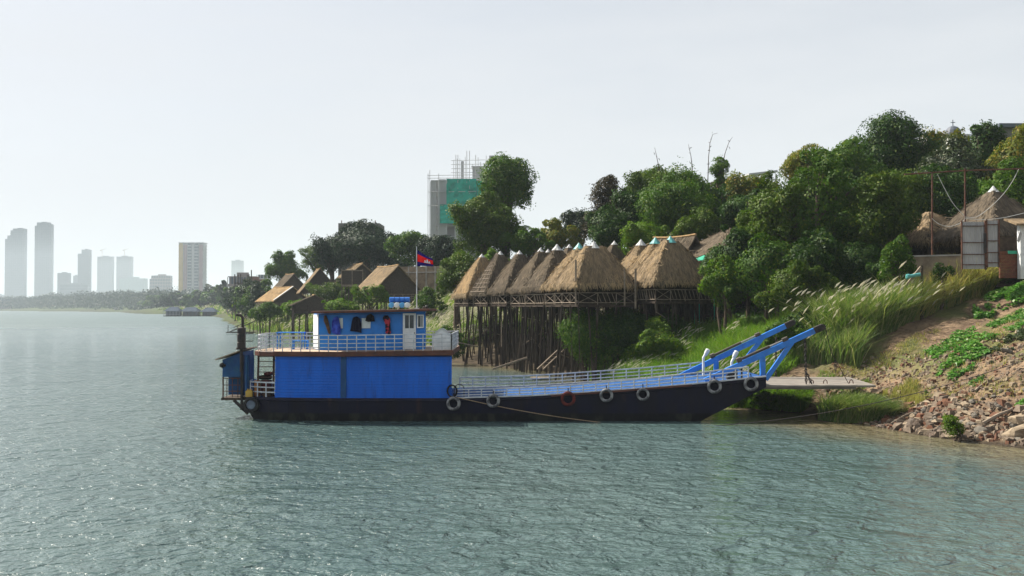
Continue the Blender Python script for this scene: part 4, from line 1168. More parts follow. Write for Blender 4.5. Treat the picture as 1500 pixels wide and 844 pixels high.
            r.build('railing', rm, t)
        side_rail(-fw / 2, -fd / 2, fw / 2, -fd / 2)
        side_rail(-fw / 2, fd / 2, -fw / 2, -fd / 2)
    # stilts
    n4 = int(math.sqrt(posts))
    spots = [(-fw / 2 + fw * i / (n4 - 1), -fd / 2 + fd * j / (n4 - 1)) for i in range(n4) for j in range(n4)]
    spots += [(random.uniform(-fw / 2, fw / 2), random.uniform(-fd / 2, fd / 2)) for _ in range(extra)]
    for (x, y) in spots:
        X, Y, _ = Wd(x, y, 0)
        lx, ly = random.gauss(0, 0.4), random.gauss(0, 0.4)
        zb = min(gz(X + lx, Y + ly), floor_z - 0.3) - 0.25
        r = random.uniform(0.035, 0.1)
        mid = ((X * 0.5 + (X + lx) * 0.5) + random.gauss(0, 0.05), Y + ly / 2 + random.gauss(0, 0.05), (floor_z + zb) / 2)
        MB().tube([(X, Y, floor_z - 0.05), mid, (X + lx, Y + ly, zb)], [r, r * 1.05, r * 1.1], 6).build('stilt', M['bamboo_dark'], t)
    low = gz(cx, cy)
    if floor_z - low > 2.0:
        for _ in range(4):
            a = random.choice(spots[:n4 * n4]); c = random.choice(spots[:n4 * n4])
            h0, h1 = random.uniform(low + 0.5, floor_z - 1.0), random.uniform(low + 0.5, floor_z - 0.5)
            MB().tube([Wd(a[0], a[1] - 0.05, h0), Wd(c[0], c[1] - 0.05, h1)], 0.04, 5).build('brace', M['bamboo_pale'] if random.random() < 0.45 else M['bamboo_dark'], t)
    return t

HR = R(24)
def apex(u, v, Y): return at(u, v, Y)
HUTS = [
    # u, v, Y, floor, eave, w, d, cap, thatch, straw, label
    (870, 354, 80.0, 6.05, 7.55, 5.6, 4.7, 'white', 'thatch', 'straw', 'large thatched hut at the near end of the stilt row, white cap, broad front', 0.75),
    (848, 356, 84.6, 6.05, 7.6, 5.0, 4.3, 'teal', 'thatch', 'straw', 'golden thatched hut with a teal cap directly behind the large front hut of the row', None),
    (816, 358, 89.0, 6.05, 7.5, 5.0, 4.3, 'white', 'thatch_grey', 'straw_grey', 'grey-brown thatched hut, next along the row after the golden hut with the teal cap', None),
    (792, 362, 93.0, 6.05, 7.45, 4.9, 4.2, 'white', 'thatch_grey', 'straw_grey', 'grey-brown thatched hut in the middle of the stilt row, narrow lit side', None),
    (761, 366, 97.0, 6.1, 7.4, 4.9, 4.2, 'white', 'thatch_grey', 'straw_grey', 'dark grey thatched hut third from the far end of the stilt row', None),
    (733, 367, 101.0, 6.1, 7.3, 4.9, 4.2, 'white', 'thatch_grey', 'straw_grey', 'half-stripped grey hut with bare roof battens, second from the far end of the row', None),
    (706, 371, 105.0, 6.1, 7.1, 5.2, 4.4, 'white', 'thatch_gold', 'straw', 'shaggy bright golden thatched hut at the far end of the stilt row', None),
    (982, 346, 80.0, 6.3, 7.75, 6.0, 4.6, 'teal', 'thatch', 'straw', 'broad thatched hut with a teal cap, frontmost of the right-hand cluster beside the trees', 0.55),
    (960, 348, 84.8, 6.3, 7.8, 5.2, 4.3, 'teal', 'thatch', 'straw', 'golden thatched hut with a teal cap, second in the right-hand cluster', None),
    (939, 351, 89.0, 6.3, 7.8, 5.0, 4.3, 'white', 'thatch', 'straw', 'golden thatched hut with a large white cap, third in the right-hand cluster', None),
    (900, 352, 98.0, 6.6, 8.2, 5.0, 4.3, 'white', 'thatch_grey', 'straw_grey', 'dark grey hut with a white cap seen between the two front clusters', None),
    (927, 352, 98.0, 6.8, 8.4, 4.6, 4.2, 'teal', 'thatch_grey', 'straw_grey', 'grey hut with a small teal cap peeping over the right-hand cluster', None),
    (880, 355, 104.0, 6.8, 8.4, 4.6, 4.2, 'teal', 'thatch_grey', 'straw_grey', 'grey hut with a small teal cap peeping over the large front hut', None),
    (834, 357, 104.0, 6.8, 8.2, 4.6, 4.2, 'white', 'thatch_grey', 'straw_grey', 'dark hut whose white cap shows behind the grey-brown huts of the row', None),
    (803, 364, 108.0, 6.8, 8.0, 4.4, 4.0, 'white', 'thatch_grey', 'straw_grey', 'hut farthest back in the row, only its white cap and grey peak showing', None),
]
for (u, v, Y, fz, ez, w_, d_, cap, th, stw, lab, tw) in HUTS:
    X, _, Z = apex(u, v, Y)
    front = Y < 96 or u < 770
    hut = stilt_hut(lab, X, Y, fz, ez, Z - 0.2, w_, d_, HR, cap, M[th], M[stw], 2600 if front else 800, tw=tw, rail=Y < 107 and front, posts=16 if front else 9, extra=12 if front else 2, big_cap=1.1 if Y < 90 else 0.75)
    if 'bare roof battens' in lab:
        bt_ = MB()
        c_, s_ = math.cos(HR), math.sin(HR)
        Wd = lambda x, y, z: (X + x * c_ - y * s_, Y + x * s_ + y * c_, z)
        az_ = Z - 0.35
        for i in range(7):
            tt = 0.35 + 0.65 * i / 6
            hw = 0.22 + (w_ / 2 - 0.22) * tt + 0.12; hd = (d_ / 2) * tt
            z = az_ + (ez - az_) * tt + 0.12
            bt_.tube([Wd(-hw, -hd, z), Wd(-hw, hd * 0.9, z)], 0.035, 5)
        for i in range(5):
            f = -0.95 + 1.9 * i / 4
            bt_.tube([Wd(-0.35, f * 0.3, az_ + 0.1), Wd(-w_ / 2 - 0.14, f * d_ / 2, ez + 0.1)], 0.03, 5)
        bt_.build('roof_batten', M['bamboo_pale'], hut)

# upright poles standing on the hut decks
def pole(u, v0, v1, Y, r, lab, m='bamboo_dark'):
    p, q = at(u, v0, Y), at(u, v1, Y)
    mb = MB(); mb.tube([p, q], r, 6); loose(mb, 'pole', M[m], lab, 'pole', 'tall poles by the hut railings')
pole(843.5, 448, 381, 77.2, 0.08, 'grey pole rising in front of the left edge of the large front thatched roof', 'bamboo_pale')
pole(915, 448, 394, 78.2, 0.07, 'grey pole at the right corner of the large front thatched hut', 'bamboo_pale')
pole(931, 452, 394, 78.5, 0.09, 'thick grey pole between the two front thatched huts', 'bamboo_pale')
# fallen poles and a small raft in the shallows
def drift(p, q, r, lab, m='bamboo_pale', cat='pole'):
    mb = MB(); mb.tube([p, q], r, 6); loose(mb, 'fallen_pole', M[m], lab, cat)
drift(at(721, 541, 83.5), at(772, 524, 84.5), 0.09, 'pale fallen pole leaning out of the water under the stilt row')
drift(at(672, 502, 92), at(701, 508, 93), 0.06, 'pale pole tied level across the outermost stilts of the row')
mb = MB(); p = at(790, 549, 80)
for i in range(6): mb.box(p[0] - 0.7, p[0] + 0.8, p[1] + 0.18 * i, p[1] + 0.18 * i + 0.15, 0.12, 0.2)
loose(mb, 'raft', M['bamboo_pale'], 'small pale plank landing floating at the foot of the stilts', 'raft')
mb = MB(); a, c = Vector(at(787, 541, 82)), Vector(at(817, 513, 84))
mb.bar(a, c, 0.08, 0.1); mb.bar(a + Vector((0.5, 0, 0)), c + Vector((0.5, 0, 0)), 0.08, 0.1)
for i in range(7):
    q = a + (c - a) * (i + 0.5) / 7; mb.bar(q, q + Vector((0.5, 0, 0)), 0.06, 0.05)
loose(mb, 'ladder', M['bamboo_pale'], 'pale wooden ladder leaning up among the stilts from the water', 'ladder')

# ================================================================== GABLED RIVERSIDE HOUSES UPSTREAM
def gable_house(label, ridge_uv, Y, L, wd, rot, floor_v, eave_dz, ridge_dz=None, roof_m='thatch', wall_m='wall_weave', stilts=True, railside=False, verge=False, name='stilt_house', over=0.5, group='houses on stilts upstream', wall_h=None):
    """ridge_uv: near (gable) end of the ridge"""
    rx, ry, rz = at(*ridge_uv, Y)
    c, s = math.cos(rot), math.sin(rot)
    Wd = lambda x, y, z: (rx + x * c - y * s, ry + x * s + y * c, z)   # y runs away along the ridge
    ez = rz - eave_dz
    fz = at(ridge_uv[0], floor_v, Y)[2]
    t = thing(name, label, 'house', Wd(0, L / 2, fz), group, rot)
    th = 0.18
    rf = MB()
    ny_, nx_ = 10, 5
    for sgn in (-1, 1):
        pts = {}
        for i in range(ny_ + 1):
            for j in range(nx_ + 1):
                y = -over + (L + 2 * over) * i / ny_; f = j / nx_
                x = sgn * (wd / 2 + 0.35) * f
                z = rz + (ez - rz) * f * (1.07) - 0.12 * math.sin(math.pi * i / ny_) * (1 - f) + random.uniform(-0.05, 0.05)
                pts[i, j] = len(rf.v); rf.v.append(Wd(x, y, z)); rf.v.append(Wd(x, y, z - th))
        for i in range(ny_):
            for j in range(nx_):
                a, b_, c_, d_ = pts[i, j], pts[i + 1, j], pts[i + 1, j + 1], pts[i, j + 1]
                rf.f.append((a, b_, c_, d_)); rf.f.append((a + 1, d_ + 1, c_ + 1, b_ + 1))
        for i in range(ny_):
            a, b_ = pts[i, nx_], pts[i + 1, nx_]; rf.f.append((a, b_, b_ + 1, a + 1))
        for j in range(nx_):
            for i in (0, ny_):
                a, b_ = pts[i, j], pts[i, j + 1]; rf.f.append((a, b_, b_ + 1, a + 1))
    roof = rf.build('roof', M[roof_m], t)
    # ragged strands on both slopes
    k = 700
    y = rng.uniform(-over, L + over, k); f = rng.random(k); sg = rng.choice([-1.0, 1.0], k, p=[0.75, 0.25])
    P = np.stack([sg * (wd / 2 + 0.35) * f, y, rz + (ez - rz) * f * 1.07 + 0.03], 1)
    Dv = np.stack([sg * wd / 2, 0 * y, np.full(k, ez - rz)], 1); Dv /= np.linalg.norm(Dv, axis=1, keepdims=True)
    N = np.stack([sg * (rz - ez), 0 * y, np.full(k, wd / 2)], 1); N /= np.linalg.norm(N, axis=1, keepdims=True)
    tr = lambda A: to_world(A, 0, 0, rot)
    Pw = to_world(P, rx, ry, rot)
    if roof_m.startswith('thatch'):
        weld_into(roof, quads('loose_thatch', straws(Pw, tr(Dv), tr(N), rng.uniform(0.4, 0.9, k), rng.uniform(0.06, 0.12, k)), M['straw'] if roof_m != 'thatch_grey' else M['straw_grey'], parent=t))
    rc = MB(); rc.tube([Wd(0, -over, rz + 0.06)] + [Wd(0, -over + (L + 2 * over) * i / 6, rz + 0.05 - 0.12 * math.sin(math.pi * i / 6)) for i in range(1, 6)] + [Wd(0, L + over, rz + 0.06)], 0.12, 6)
    rc.build('ridge_roll', M['thatch_gold'], roof)
    if verge:
        vb = MB(); vb.bar(Wd(0, -over - 0.03, rz + 0.08), Wd(-(wd / 2 + 0.35), -over - 0.03, ez - 0.02), 0.5, 0.1); vb.build('barge_board', M['cap_white'], roof)
    # walls
    wl = MB(); base = fz if wall_h is None else ez - wall_h
    a = wd / 2 - 0.2
    wl.slab([Wd(-a, 0, base), Wd(a, 0, base), Wd(a, 0, ez), Wd(0, 0, rz - 0.2), Wd(-a, 0, ez)], Vector(Wd(0, 0.1, 0)) - Vector(Wd(0, 0, 0)))
    wl.slab([Wd(-a, L, base), Wd(a, L, base), Wd(a, L, ez), Wd(0, L, rz - 0.2), Wd(-a, L, ez)], Vector(Wd(0, -0.1, 0)) - Vector(Wd(0, 0, 0)))
    wl.bar(Wd(a, 0.1, (base + ez) / 2), Wd(a, L - 0.1, (base + ez) / 2), 0.1, ez - base)
    wl.bar(Wd(-a + 0.9, 0.1, (base + ez) / 2), Wd(-a + 0.9, L - 0.1, (base + ez) / 2), 0.1, ez - base)
    wl.build('woven_wall', M[wall_m], t)
    fb = MB(); fb.bar(Wd(0, -0.6, fz - 0.1), Wd(0, L + 0.4, fz - 0.1), wd + 0.6, 0.16)
    fb.build('floor', M['plank_dark'], t)
    if railside:
        r = MB()
        pts2 = [(-wd / 2 - 0.3, L), (-wd / 2 - 0.3, -0.6), (wd / 2 + 0.2, -0.6)]
        for p, q in zip(pts2[:-1], pts2[1:]):
            n = max(2, int(math.hypot(q[0] - p[0], q[1] - p[1]) / 1.4))
            for i in range(n + 1):
                x, y_ = p[0] + (q[0] - p[0]) * i / n, p[1] + (q[1] - p[1]) * i / n
                r.tube([Wd(x, y_, fz), Wd(x, y_, fz + 1.0)], 0.05, 5)
            for h in (0.35, 0.7, 1.0): r.tube([Wd(*p, fz + h), Wd(*q, fz + h)], 0.045, 5)
        r.build('railing', M['bamboo_pale'], t)
    for i in range(5):
        for j in range(4):
            x = -wd / 2 + wd * j / 3; y_ = -0.4 + (L + 0.6) * i / 4
            X, Y_, _ = Wd(x, y_, 0)
            zb = min(gz(X, Y_), fz - 0.3)
            MB().tube([(X, Y_, fz - 0.1), (X + random.gauss(0, 0.15), Y_, zb - 0.3)], 0.09, 5).build('stilt', M['bamboo_dark'], t)
            if j == 0 or i == 0: MB().tube([Wd(x, max(y_, 0.0), fz), Wd(x, max(y_, 0.0), ez - 0.1)], 0.07, 5).build('column', M['bamboo_dark'], t)
    return t
G45 = R(48)
gable_house('large thatched house with a dark gable end, right behind the ferry flag', (582, 388.5), 150, 7.6, 6.6, R(29), 441, 3.3, roof_m='thatch', railside=True)
gable_house('low golden thatched house with a pale barge board, nearest the water upstream', (428, 420), 215, 9.0, 8.2, R(37), 451, 2.9, roof_m='thatch_gold', railside=True, verge=True)
gable_house('steep golden thatched house standing above the low golden one', (469, 393), 205, 7.0, 7.6, R(17), 428, 4.6, roof_m='thatch')
gable_house('small reddish-brown thatched house peeping behind the low golden house', (430, 401), 245, 6.0, 7.0, R(30), 430, 3.8, roof_m='thatch_grey')
gable_house('small low open shed with a dark shallow roof in front of the steep golden house', (461, 432), 170, 3.6, 7.0, R(16), 452, 1.6, roof_m='thatch_grey', wall_h=1.6, over=0.3)
gable_house('little golden-roofed shed, upper one behind the wire-fronted lookout house', (530, 386), 190, 4.5, 5.5, R(28), 410, 2.3, roof_m='thatch')
gable_house('tiny tin-roofed house between the steep golden house and the lookout house', (511, 397), 200, 4.0, 4.5, R(25), 425, 2.4, roof_m='thatch_grey')

# boxy lookout house on thin posts
t = thing('lookout_house', 'boxy wire-fronted lookout house on thin posts beside the large dark-gabled house', 'house', at(515, 450, 165), 'houses on stilts upstream')
p0, p1 = at(501, 417, 165), at(531, 417, 165); zt = at(515, 397, 165)[2]
MB().box(p0[0], p1[0], 165, 168.5, p0[2], zt).build('wall', M['concrete_grey'] if 'concrete_grey' in M else M['wall_weave'], t)
f = MB()
for x in (p0[0] - 0.05, (p0[0] + p1[0]) / 2, p1[0] + 0.05): f.box(x - 0.06, x + 0.06, 164.85, 164.97, p0[2], zt + 0.3)
f.box(p0[0] - 0.1, p1[0] + 0.1, 164.84, 164.98, zt, zt + 0.15); f.box(p0[0] - 0.1, p1[0] + 0.1, 164.8, 169, p0[2] - 0.3, p0[2] - 0.01)
f.build('frame', M['bamboo_pale'], t)
for x in np.linspace(p0[0], p1[0], 4):
    for y in (164.95, 168.4): MB().tube([(x, y, p0[2] - 0.2), (x, y, gz(x, y) - 0.3)], 0.09, 5).build('stilt', M['bamboo_dark'], t)
# long grey block wall behind the big house
t = thing('block_wall', 'long grey block wall on the bank behind the ferry flag', 'wall', at(630, 420, 158))
a, c = at(586, 391, 160), at(664, 391, 156)
mb = MB(); zb = min(gz(a[0], a[1]), gz(c[0], c[1])) - 0.5
mb.bar((a[0], a[1], (a[2] + zb) / 2), (c[0], c[1], (a[2] + zb) / 2), 0.25, a[2] - zb); mb.build('wall_face', M['wall_grey'] if 'wall_grey' in M else M['concrete_tan'], t)
mb = MB(); z = at(600, 399, 158)[2]
mb.bar((a[0], a[1] - 0.25, z), (c[0], c[1] - 0.25, z), 0.2, 0.18)
for i in range(7):
    q = Vector(a) + (Vector(c) - Vector(a)) * i / 6; mb.box(q.x - 0.12, q.x + 0.12, q.y - 0.22, q.y - 0.13, zb, a[2])
mb.build('wall_band', M['concrete'], t)
# jetty of poles leaning out on the water at the far left of the bank
t = thing('fishing_jetty', 'rickety pole jetty reaching over the water left of the exhaust stack', 'jetty', (-62, 222, 0))
mb = MB(); z = at(345, 487, 222)[2]
P0, P1 = at(331, 487, 222), at(372, 487, 222)
for y in (222, 223.5): mb.tube([(P0[0], y, P0[2]), (P1[0], y, P0[2])], 0.12, 5)
for u in (334, 348): 
    q = at(u, 487, 222); mb.tube([(q[0], 222, q[2]), (q[0], 222, q[2] + 1.6)], 0.08, 5)
mb.build('platform', M['bamboo_dark'], t)
MB().tube([at(337, 486, 222), at(408, 456, 224)], 0.12, 5).build('boom_pole', M['bamboo_dark'], t)
MB().tube([at(342, 480, 222), at(362, 472, 222)], 0.08, 5).build('boom_pole', M['bamboo_dark'], t)
for u in (366, 371, 386, 405):
    q = at(u, 487, 223); MB().tube([(q[0], 223, q[2] + 2.0), (q[0], 223, -1.2)], 0.1, 5).build('stilt', M['bamboo_dark'], t)
# timber scaffold tower at the bend
t = thing('timber_tower', 'ramshackle brown timber tower on poles at the river bend', 'tower', (-100, 370, 0))
mb = MB(); x0, x1 = at(346, 450, 370)[0], at(366, 450, 370)[0]
for x in np.linspace(x0, x1, 4):
    for y in (369, 373): mb.tube([(x, y, -1.5), (x + random.gauss(0, .2), y, at(350, random.choice((395, 402, 408)), 370)[2])], 0.22, 5)
for v in (470, 455, 440, 428, 415):
    z = at(350, v, 370)[2]; mb.bar((x0 - .5, 369, z), (x1 + .5, 369, z), 0.25, 0.3); mb.bar((x0, 373, z), (x1, 373, z), 0.25, 0.3)
mb.build('timber_frame', M['bamboo_dark'], t)
mb = MB(); z0, z1 = at(350, 462, 370)[2], at(350, 420, 370)[2]
mb.box((x0 + x1) / 2 - 0.5, x1 - 0.2, 369.6, 372.4, z0, z1); mb.build('plank_wall', M['plank_dark'], t)

# ================================================================== RIGHT BANK: wall, gate, round huts, pipe frame
def round_hut(label, u, v, Y, eave_v, rad, cap, m, st):
    X, _, Z = at(u, v, Y); ez = at(u, eave_v, Y)[2]; g_ = gz(X, Y)
    return stilt_hut(label, X, Y, min(ez - 1.8, g_ + 0.3), ez, Z, rad * 2, rad * 1.8, R(24), cap, M[m], M[st], 1800, rail=False, posts=4, extra=0, group='thatched huts by the gate', big_cap=0.9)
round_hut('tall grey thatched hut with a white cap rising behind the corrugated gate', 1455, 276, 70, 350, 3.4, 'white', 'thatch_grey', 'straw_grey')
round_hut('small golden conical hut under the trees above the tan retaining wall', 1361, 308, 74, 357, 2.6, None, 'thatch', 'straw')
round_hut('low golden thatched hut squeezed between the pipe posts and the gate', 1398, 328, 72, 356, 1.9, None, 'thatch', 'straw')
round_hut('brown thatched roof half hidden by leaves above the green tarpaulin', 1072, 332, 88, 378, 4.2, None, 'thatch_grey', 'straw_grey')
gable_house('brown thatched gable roof with a pale ridge just behind the broad teal-capped hut', (1013, 345), 88, 4.0, 6.0, R(40), 420, 3.6, roof_m='thatch_grey', group='thatched huts by the gate')
# tarpaulin
t = MB(); a, b_, c, d = at(1017, 379, 84), at(1046, 372, 84), at(1052, 379, 82), at(1024, 382, 82)
t.slab([a, at(1032, 373, 84), b_, c, at(1036, 380, 82), d], (0, 0, -0.04))
for (p, zz) in ((a, 0), (b_, 0), (c, 0), (d, 0)): t.tube([p, (p[0], p[1], gz(p[0], p[1]))], 0.04, 5)
loose(t, 'tarpaulin', M['green_tarp'], 'green tarpaulin stretched under the brown thatched roofs by the trees', 'tarpaulin')
# retaining wall
t = thing('retaining_wall', 'tan concrete retaining wall at the top of the bank left of the gate', 'wall', at(1370, 415, 66))
a, c = at(1322, 377, 66.8), at(1409, 373, 65)
zb = 5.0
mb = MB(); mb.bar((a[0], a[1], (a[2] + zb) / 2), (c[0], c[1], (a[2] + zb) / 2), 0.35, a[2] - zb); mb.build('wall_face', M['concrete_tan'], t)
mb = MB(); mb.bar((a[0], a[1] - 0.02, a[2] + 0.05), (c[0], c[1] - 0.02, a[2] + 0.05), 0.46, 0.1); mb.build('coping', M['concrete'], t)
# gate
t = thing('corrugated_gate', 'weathered double gate of corrugated tin standing on the rubble', 'gate', at(1437, 393, 63))
Yg = 63.0
def leafpanel(u0, u1, v0, v1, name):
    x0, z1 = at(u0, v0, Yg)[0], at(u0, v0, Yg)[2]; x1, z0 = at(u1, v1, Yg)[0], at(u1, v1, Yg)[2]
    mb = MB(); n = max(6, int((x1 - x0) / 0.05)); k = 0
    for i in range(n + 1):
        x = x0 + (x1 - x0) * i / n; y = Yg + 0.018 * math.sin(2 * math.pi * x / 0.17)
        mb.v += [(x, y, z0), (x, y, z1), (x, y + 0.012, z0), (x, y + 0.012, z1)]
    for i in range(n):
        a = 4 * i; mb.f += [(a, a + 4, a + 5, a + 1), (a + 2, a + 3, a + 7, a + 6), (a + 1, a + 5, a + 7, a + 3), (a, a + 2, a + 6, a + 4)]
    o = mb.build(name, M['tin'], t, fix=False)
    fr = MB()
    for x in (x0, x1): fr.box(x - 0.04, x + 0.04, Yg - 0.1, Yg - 0.03, z0 - 0.05, z1 + 0.06)
    for f in (0.08, 0.3, 0.55, 0.9):
        fr.box(x0 + 0.04, x1 - 0.04, Yg - 0.09, Yg - 0.035, z0 + (z1 - z0) * f, z0 + (z1 - z0) * f + 0.05)
    fr.build('gate_frame', M['rust'], o)
    return o
leafpanel(1408, 1443, 325, 394, 'gate_leaf'); leafpanel(1444.5, 1463, 323, 391, 'gate_leaf')
mb = MB(); x0, z1 = at(1440, 342, Yg)[0], at(1440, 342, Yg)[2]; x1, z0 = at(1444, 371, Yg)[0], at(1444, 371, Yg)[2]
mb.box(x0, x1, Yg - 0.13, Yg - 0.1, z0, z1); mb.build('latch_plate', M['black_metal'], t)
# brick panel
t = thing('brick_panel', 'low red brick wall between the corrugated gate and the white shed', 'wall', at(1480, 390, 64))
mb = MB(); x0, x1 = at(1465, 390, 64)[0], at(1494, 390, 64)[0]; z0, z1 = at(1480, 396, 64)[2] - 0.5, at(1480, 368, 64)[2]
nrow = 9
for r in range(nrow):
    zz0 = z0 + (z1 - z0) * r / nrow; zz1 = z0 + (z1 - z0) * (r + 1) / nrow - 0.015
    nb = 7; offx = 0.1 if r % 2 else 0
    for i in range(nb):
        a = x0 + (x1 - x0) * i / nb + (offx if i else 0); c = x0 + (x1 - x0) * (i + 1) / nb - 0.012 + (offx if i < nb - 1 else 0)
        mb.box(a, c, 64 + random.uniform(0, .012), 64.18, zz0, zz1)
mb.build('brickwork', M['brick'], t)
mb = MB(); mb.box(x0, x1 + 0.2, 64.3, 64.4, z1 - 0.1, z1 + 0.95)  # dark sheet put in for the shade of the opening above the bricks
mb.build('opening_shade', M['plank_dark'], t)
mb = MB(); mb.box(x0 + 0.5, x1, 63.94, 63.98, z1 - 0.18, z1 + 0.02); mb.build('green_sheet', M['green_tarp'], t)
# white shed corner at the right edge
t = thing('white_shed', 'white painted shed with a thatched eave at the right edge beyond the gate', 'shed', at(1500, 390, 63.5))
x0 = at(1495, 390, 63.5)[0]; z0, z1 = at(1495, 397, 63.5)[2] - .5, at(1495, 330, 63.5)[2]
MB().box(x0, x0 + 4, 63.5, 63.9, z0, z1).build('wall', M['white_paint'], t)
mb = MB(); mb.slab([(x0 - 0.5, 63.0, z1 - 0.05), (x0 + 4.5, 63.0, z1 - 0.05), (x0 + 4.5, 64.6, z1 + 0.4), (x0 - 0.5, 64.6, z1 + 0.4)], (0, 0, 0.12)); mb.build('roof', M['thatch'], t)
mb = MB(); mb.slab([at(1490, 352, 63.2), at(1494, 338, 63.2), at(1497, 343, 63.2), at(1493, 356, 63.2)], (0, 0.05, 0)); mb.build('hanging_board', M['tin'], t)
# pipe frame and slack cables
t = thing('pipe_gantry', 'tall rusty pipe frame standing over the gate and the retaining wall', 'frame', at(1390, 385, 65.9))
Yp = 65.9
MB().tube([at(1325, 255.5, Yp), at(1412, 250, Yp), at(1505, 247, Yp)], 0.055, 6).build('cross_pipe', M['rust'], t)
for u, v0, v1 in ((1365.5, 252, 376), (1413.5, 247, 330)):
    p, q = at(u, v0, Yp), at(u, v1, Yp)
    MB().tube([p, (q[0], Yp, (q[2] if u < 1400 else gz(q[0], Yp) - 0.2))], 0.055, 6).build('upright_pipe', M['rust'], t)
def cable(pts, lab):
    mb = MB(); P = [Vector(at(u, v, Yp - 0.12)) for u, v in pts]
    S = []
    for i in range(len(P) - 1):
        p0, p1, p2, p3 = P[max(i - 1, 0)], P[i], P[i + 1], P[min(i + 2, len(P) - 1)]
        for k in range(5):
            q = k / 5
            S.append(0.5 * ((2 * p1) + (p2 - p0) * q + (2 * p0 - 5 * p1 + 4 * p2 - p3) * q * q + (3 * p1 - p0 - 3 * p2 + p3) * q ** 3))
    S.append(P[-1]); mb.tube(S, 0.02, 5)
    loose(mb, 'cable', M['cable_white'], lab, 'cable', 'slack cables tied to the pipe frame')
cable([(1365, 320), (1375, 328), (1390, 332), (1404, 328), (1413, 322)], 'white cable looping from the shorter pipe post down to the gate post')
cable([(1373, 255), (1383, 275), (1396, 298), (1412, 316)], 'white cable slanting from the cross pipe down to the gate post')
cable([(1413, 318), (1430, 318), (1450, 304), (1470, 284), (1484, 264), (1492, 248)], 'white cable rising from the gate post up to the far end of the cross pipe')
cable([(1413, 320), (1440, 322), (1470, 319), (1505, 311)], 'white cable running level from the gate post past the grey thatched hut')
# crossed plank and valve pipe
mb = MB(); mb.bar(at(1328, 417, 62.5), at(1349, 391, 62.5), 0.16, 0.12); loose(mb, 'plank', M['bamboo_pale'], 'pale plank leaning crosswise on a post in front of the retaining wall', 'plank')
mb = MB(); mb.tube([at(1327, 406, 62.3), at(1348, 402, 62.3)], 0.11, 8); mb.lathe([(0.17, 0), (0.17, 0.16)], at(1328, 405.5, 62.3), (1, 0, 0.1), 10)
loose(mb, 'pipe_length', M['cap_teal'], 'short blue-green pipe lying across the leaning plank', 'pipe')
mb = MB(); q = at(1350, 414, 62.7); mb.box(q[0] - .08, q[0] + .08, 62.62, 62.78, gz(q[0], 62.7) - .2, at(1350, 389, 62.7)[2]); loose(mb, 'stake', M['bamboo_dark'], 'short dark stake the leaning plank rests on', 'stake')
# shore mooring wire
mb = MB(); p = gpt(1497, 540); mb.tube([Vector(p) + Vector((0, 0, 0.35))] + sag_line(Vector(p) + Vector((0, 0, 0.35)), at(1040, 623, 49.2)[:2] + (-0.03,), 0.55, 30)[1:], 0.02, 5)
loose(mb, 'mooring_cable', M['black_metal'], 'dark mooring cable running from the rubble bank down into the river', 'cable')
# bundle of blue barrels on the far right bank
# ================================================================== TREES
def leaf_quads(P, N, size, droop=0.25, fold=0.18, aspect=0.5):
    n = len(P)
    T = rng.normal(0, 1, (n, 3)); T -= N * np.sum(T * N, 1, keepdims=True)
    T[:, 2] -= droop
    T /= np.linalg.norm(T, axis=1, keepdims=True) + 1e-9
    B = np.cross(N, T); B /= np.linalg.norm(B, axis=1, keepdims=True) + 1e-9
    L = (size * rng.uniform(0.6, 1.4, n))[:, None]
    W = L * aspect
    U = N * L * fold
    return np.stack([P - T * L / 2, P + B * W / 2 + U, P + T * L / 2, P - B * W / 2 + U], 1)

def crown_points(c, r, nl, lobe, n, flat=1.0, hole=0.0, seed=None):
    """leaf positions and normals for a crown of nl uneven lobes inside an ellipsoid"""
    c = np.array(c); r = np.array(r)
    lobes = []
    tries = 0
    while len(lobes) < nl and tries < 5000:
        tries += 1
        d = rng.normal(0, 1, 3); d /= np.linalg.norm(d)
        if d[2] < -0.55: continue
        f = rng.uniform(0.35, 1.0)
        lr = rng.uniform(0.5, 1.35) * lobe * (1.15 - 0.35 * f)
        p = c + d * r * f
        lobes.append((p, lr))
    P_, N_ = [], []
    w_ = np.array([l[1] ** 2 for l in lobes]); w_ /= w_.sum()
    for (p, lr), ww in zip(lobes, w_):
        k = max(8, int(n * ww))
        d = rng.normal(0, 1, (k, 3)); d[:, 2] += 0.35
        d /= np.linalg.norm(d, axis=1, keepdims=True)
        # clumps: gather directions on the lobe into tufts
        nt_ = max(5, int(k / 28))
        td = rng.normal(0, 1, (nt_, 3)); td[:, 2] += 0.25; td /= np.linalg.norm(td, axis=1, keepdims=True)
        which = rng.integers(0, nt_, k)
        d = td[which] + rng.normal(0, 0.3, (k, 3))
        d /= np.linalg.norm(d, axis=1, keepdims=True)
        tr_ = (rng.uniform(0.6, 1.15, nt_) + 0.4 * rng.random(nt_) * (rng.random(nt_) < 0.25))[which]
        rad = lr * tr_ * (1 - 0.3 * rng.random(k) ** 2)
        Q = p + d * rad[:, None] * np.array([1, 1, flat])
        nn = d + rng.normal(0, 0.45, (k, 3)); nn[:, 2] += 0.35
        nn /= np.linalg.norm(nn, axis=1, keepdims=True)
        P_.append(Q); N_.append(nn)
    return np.concatenate(P_), np.concatenate(N_), lobes

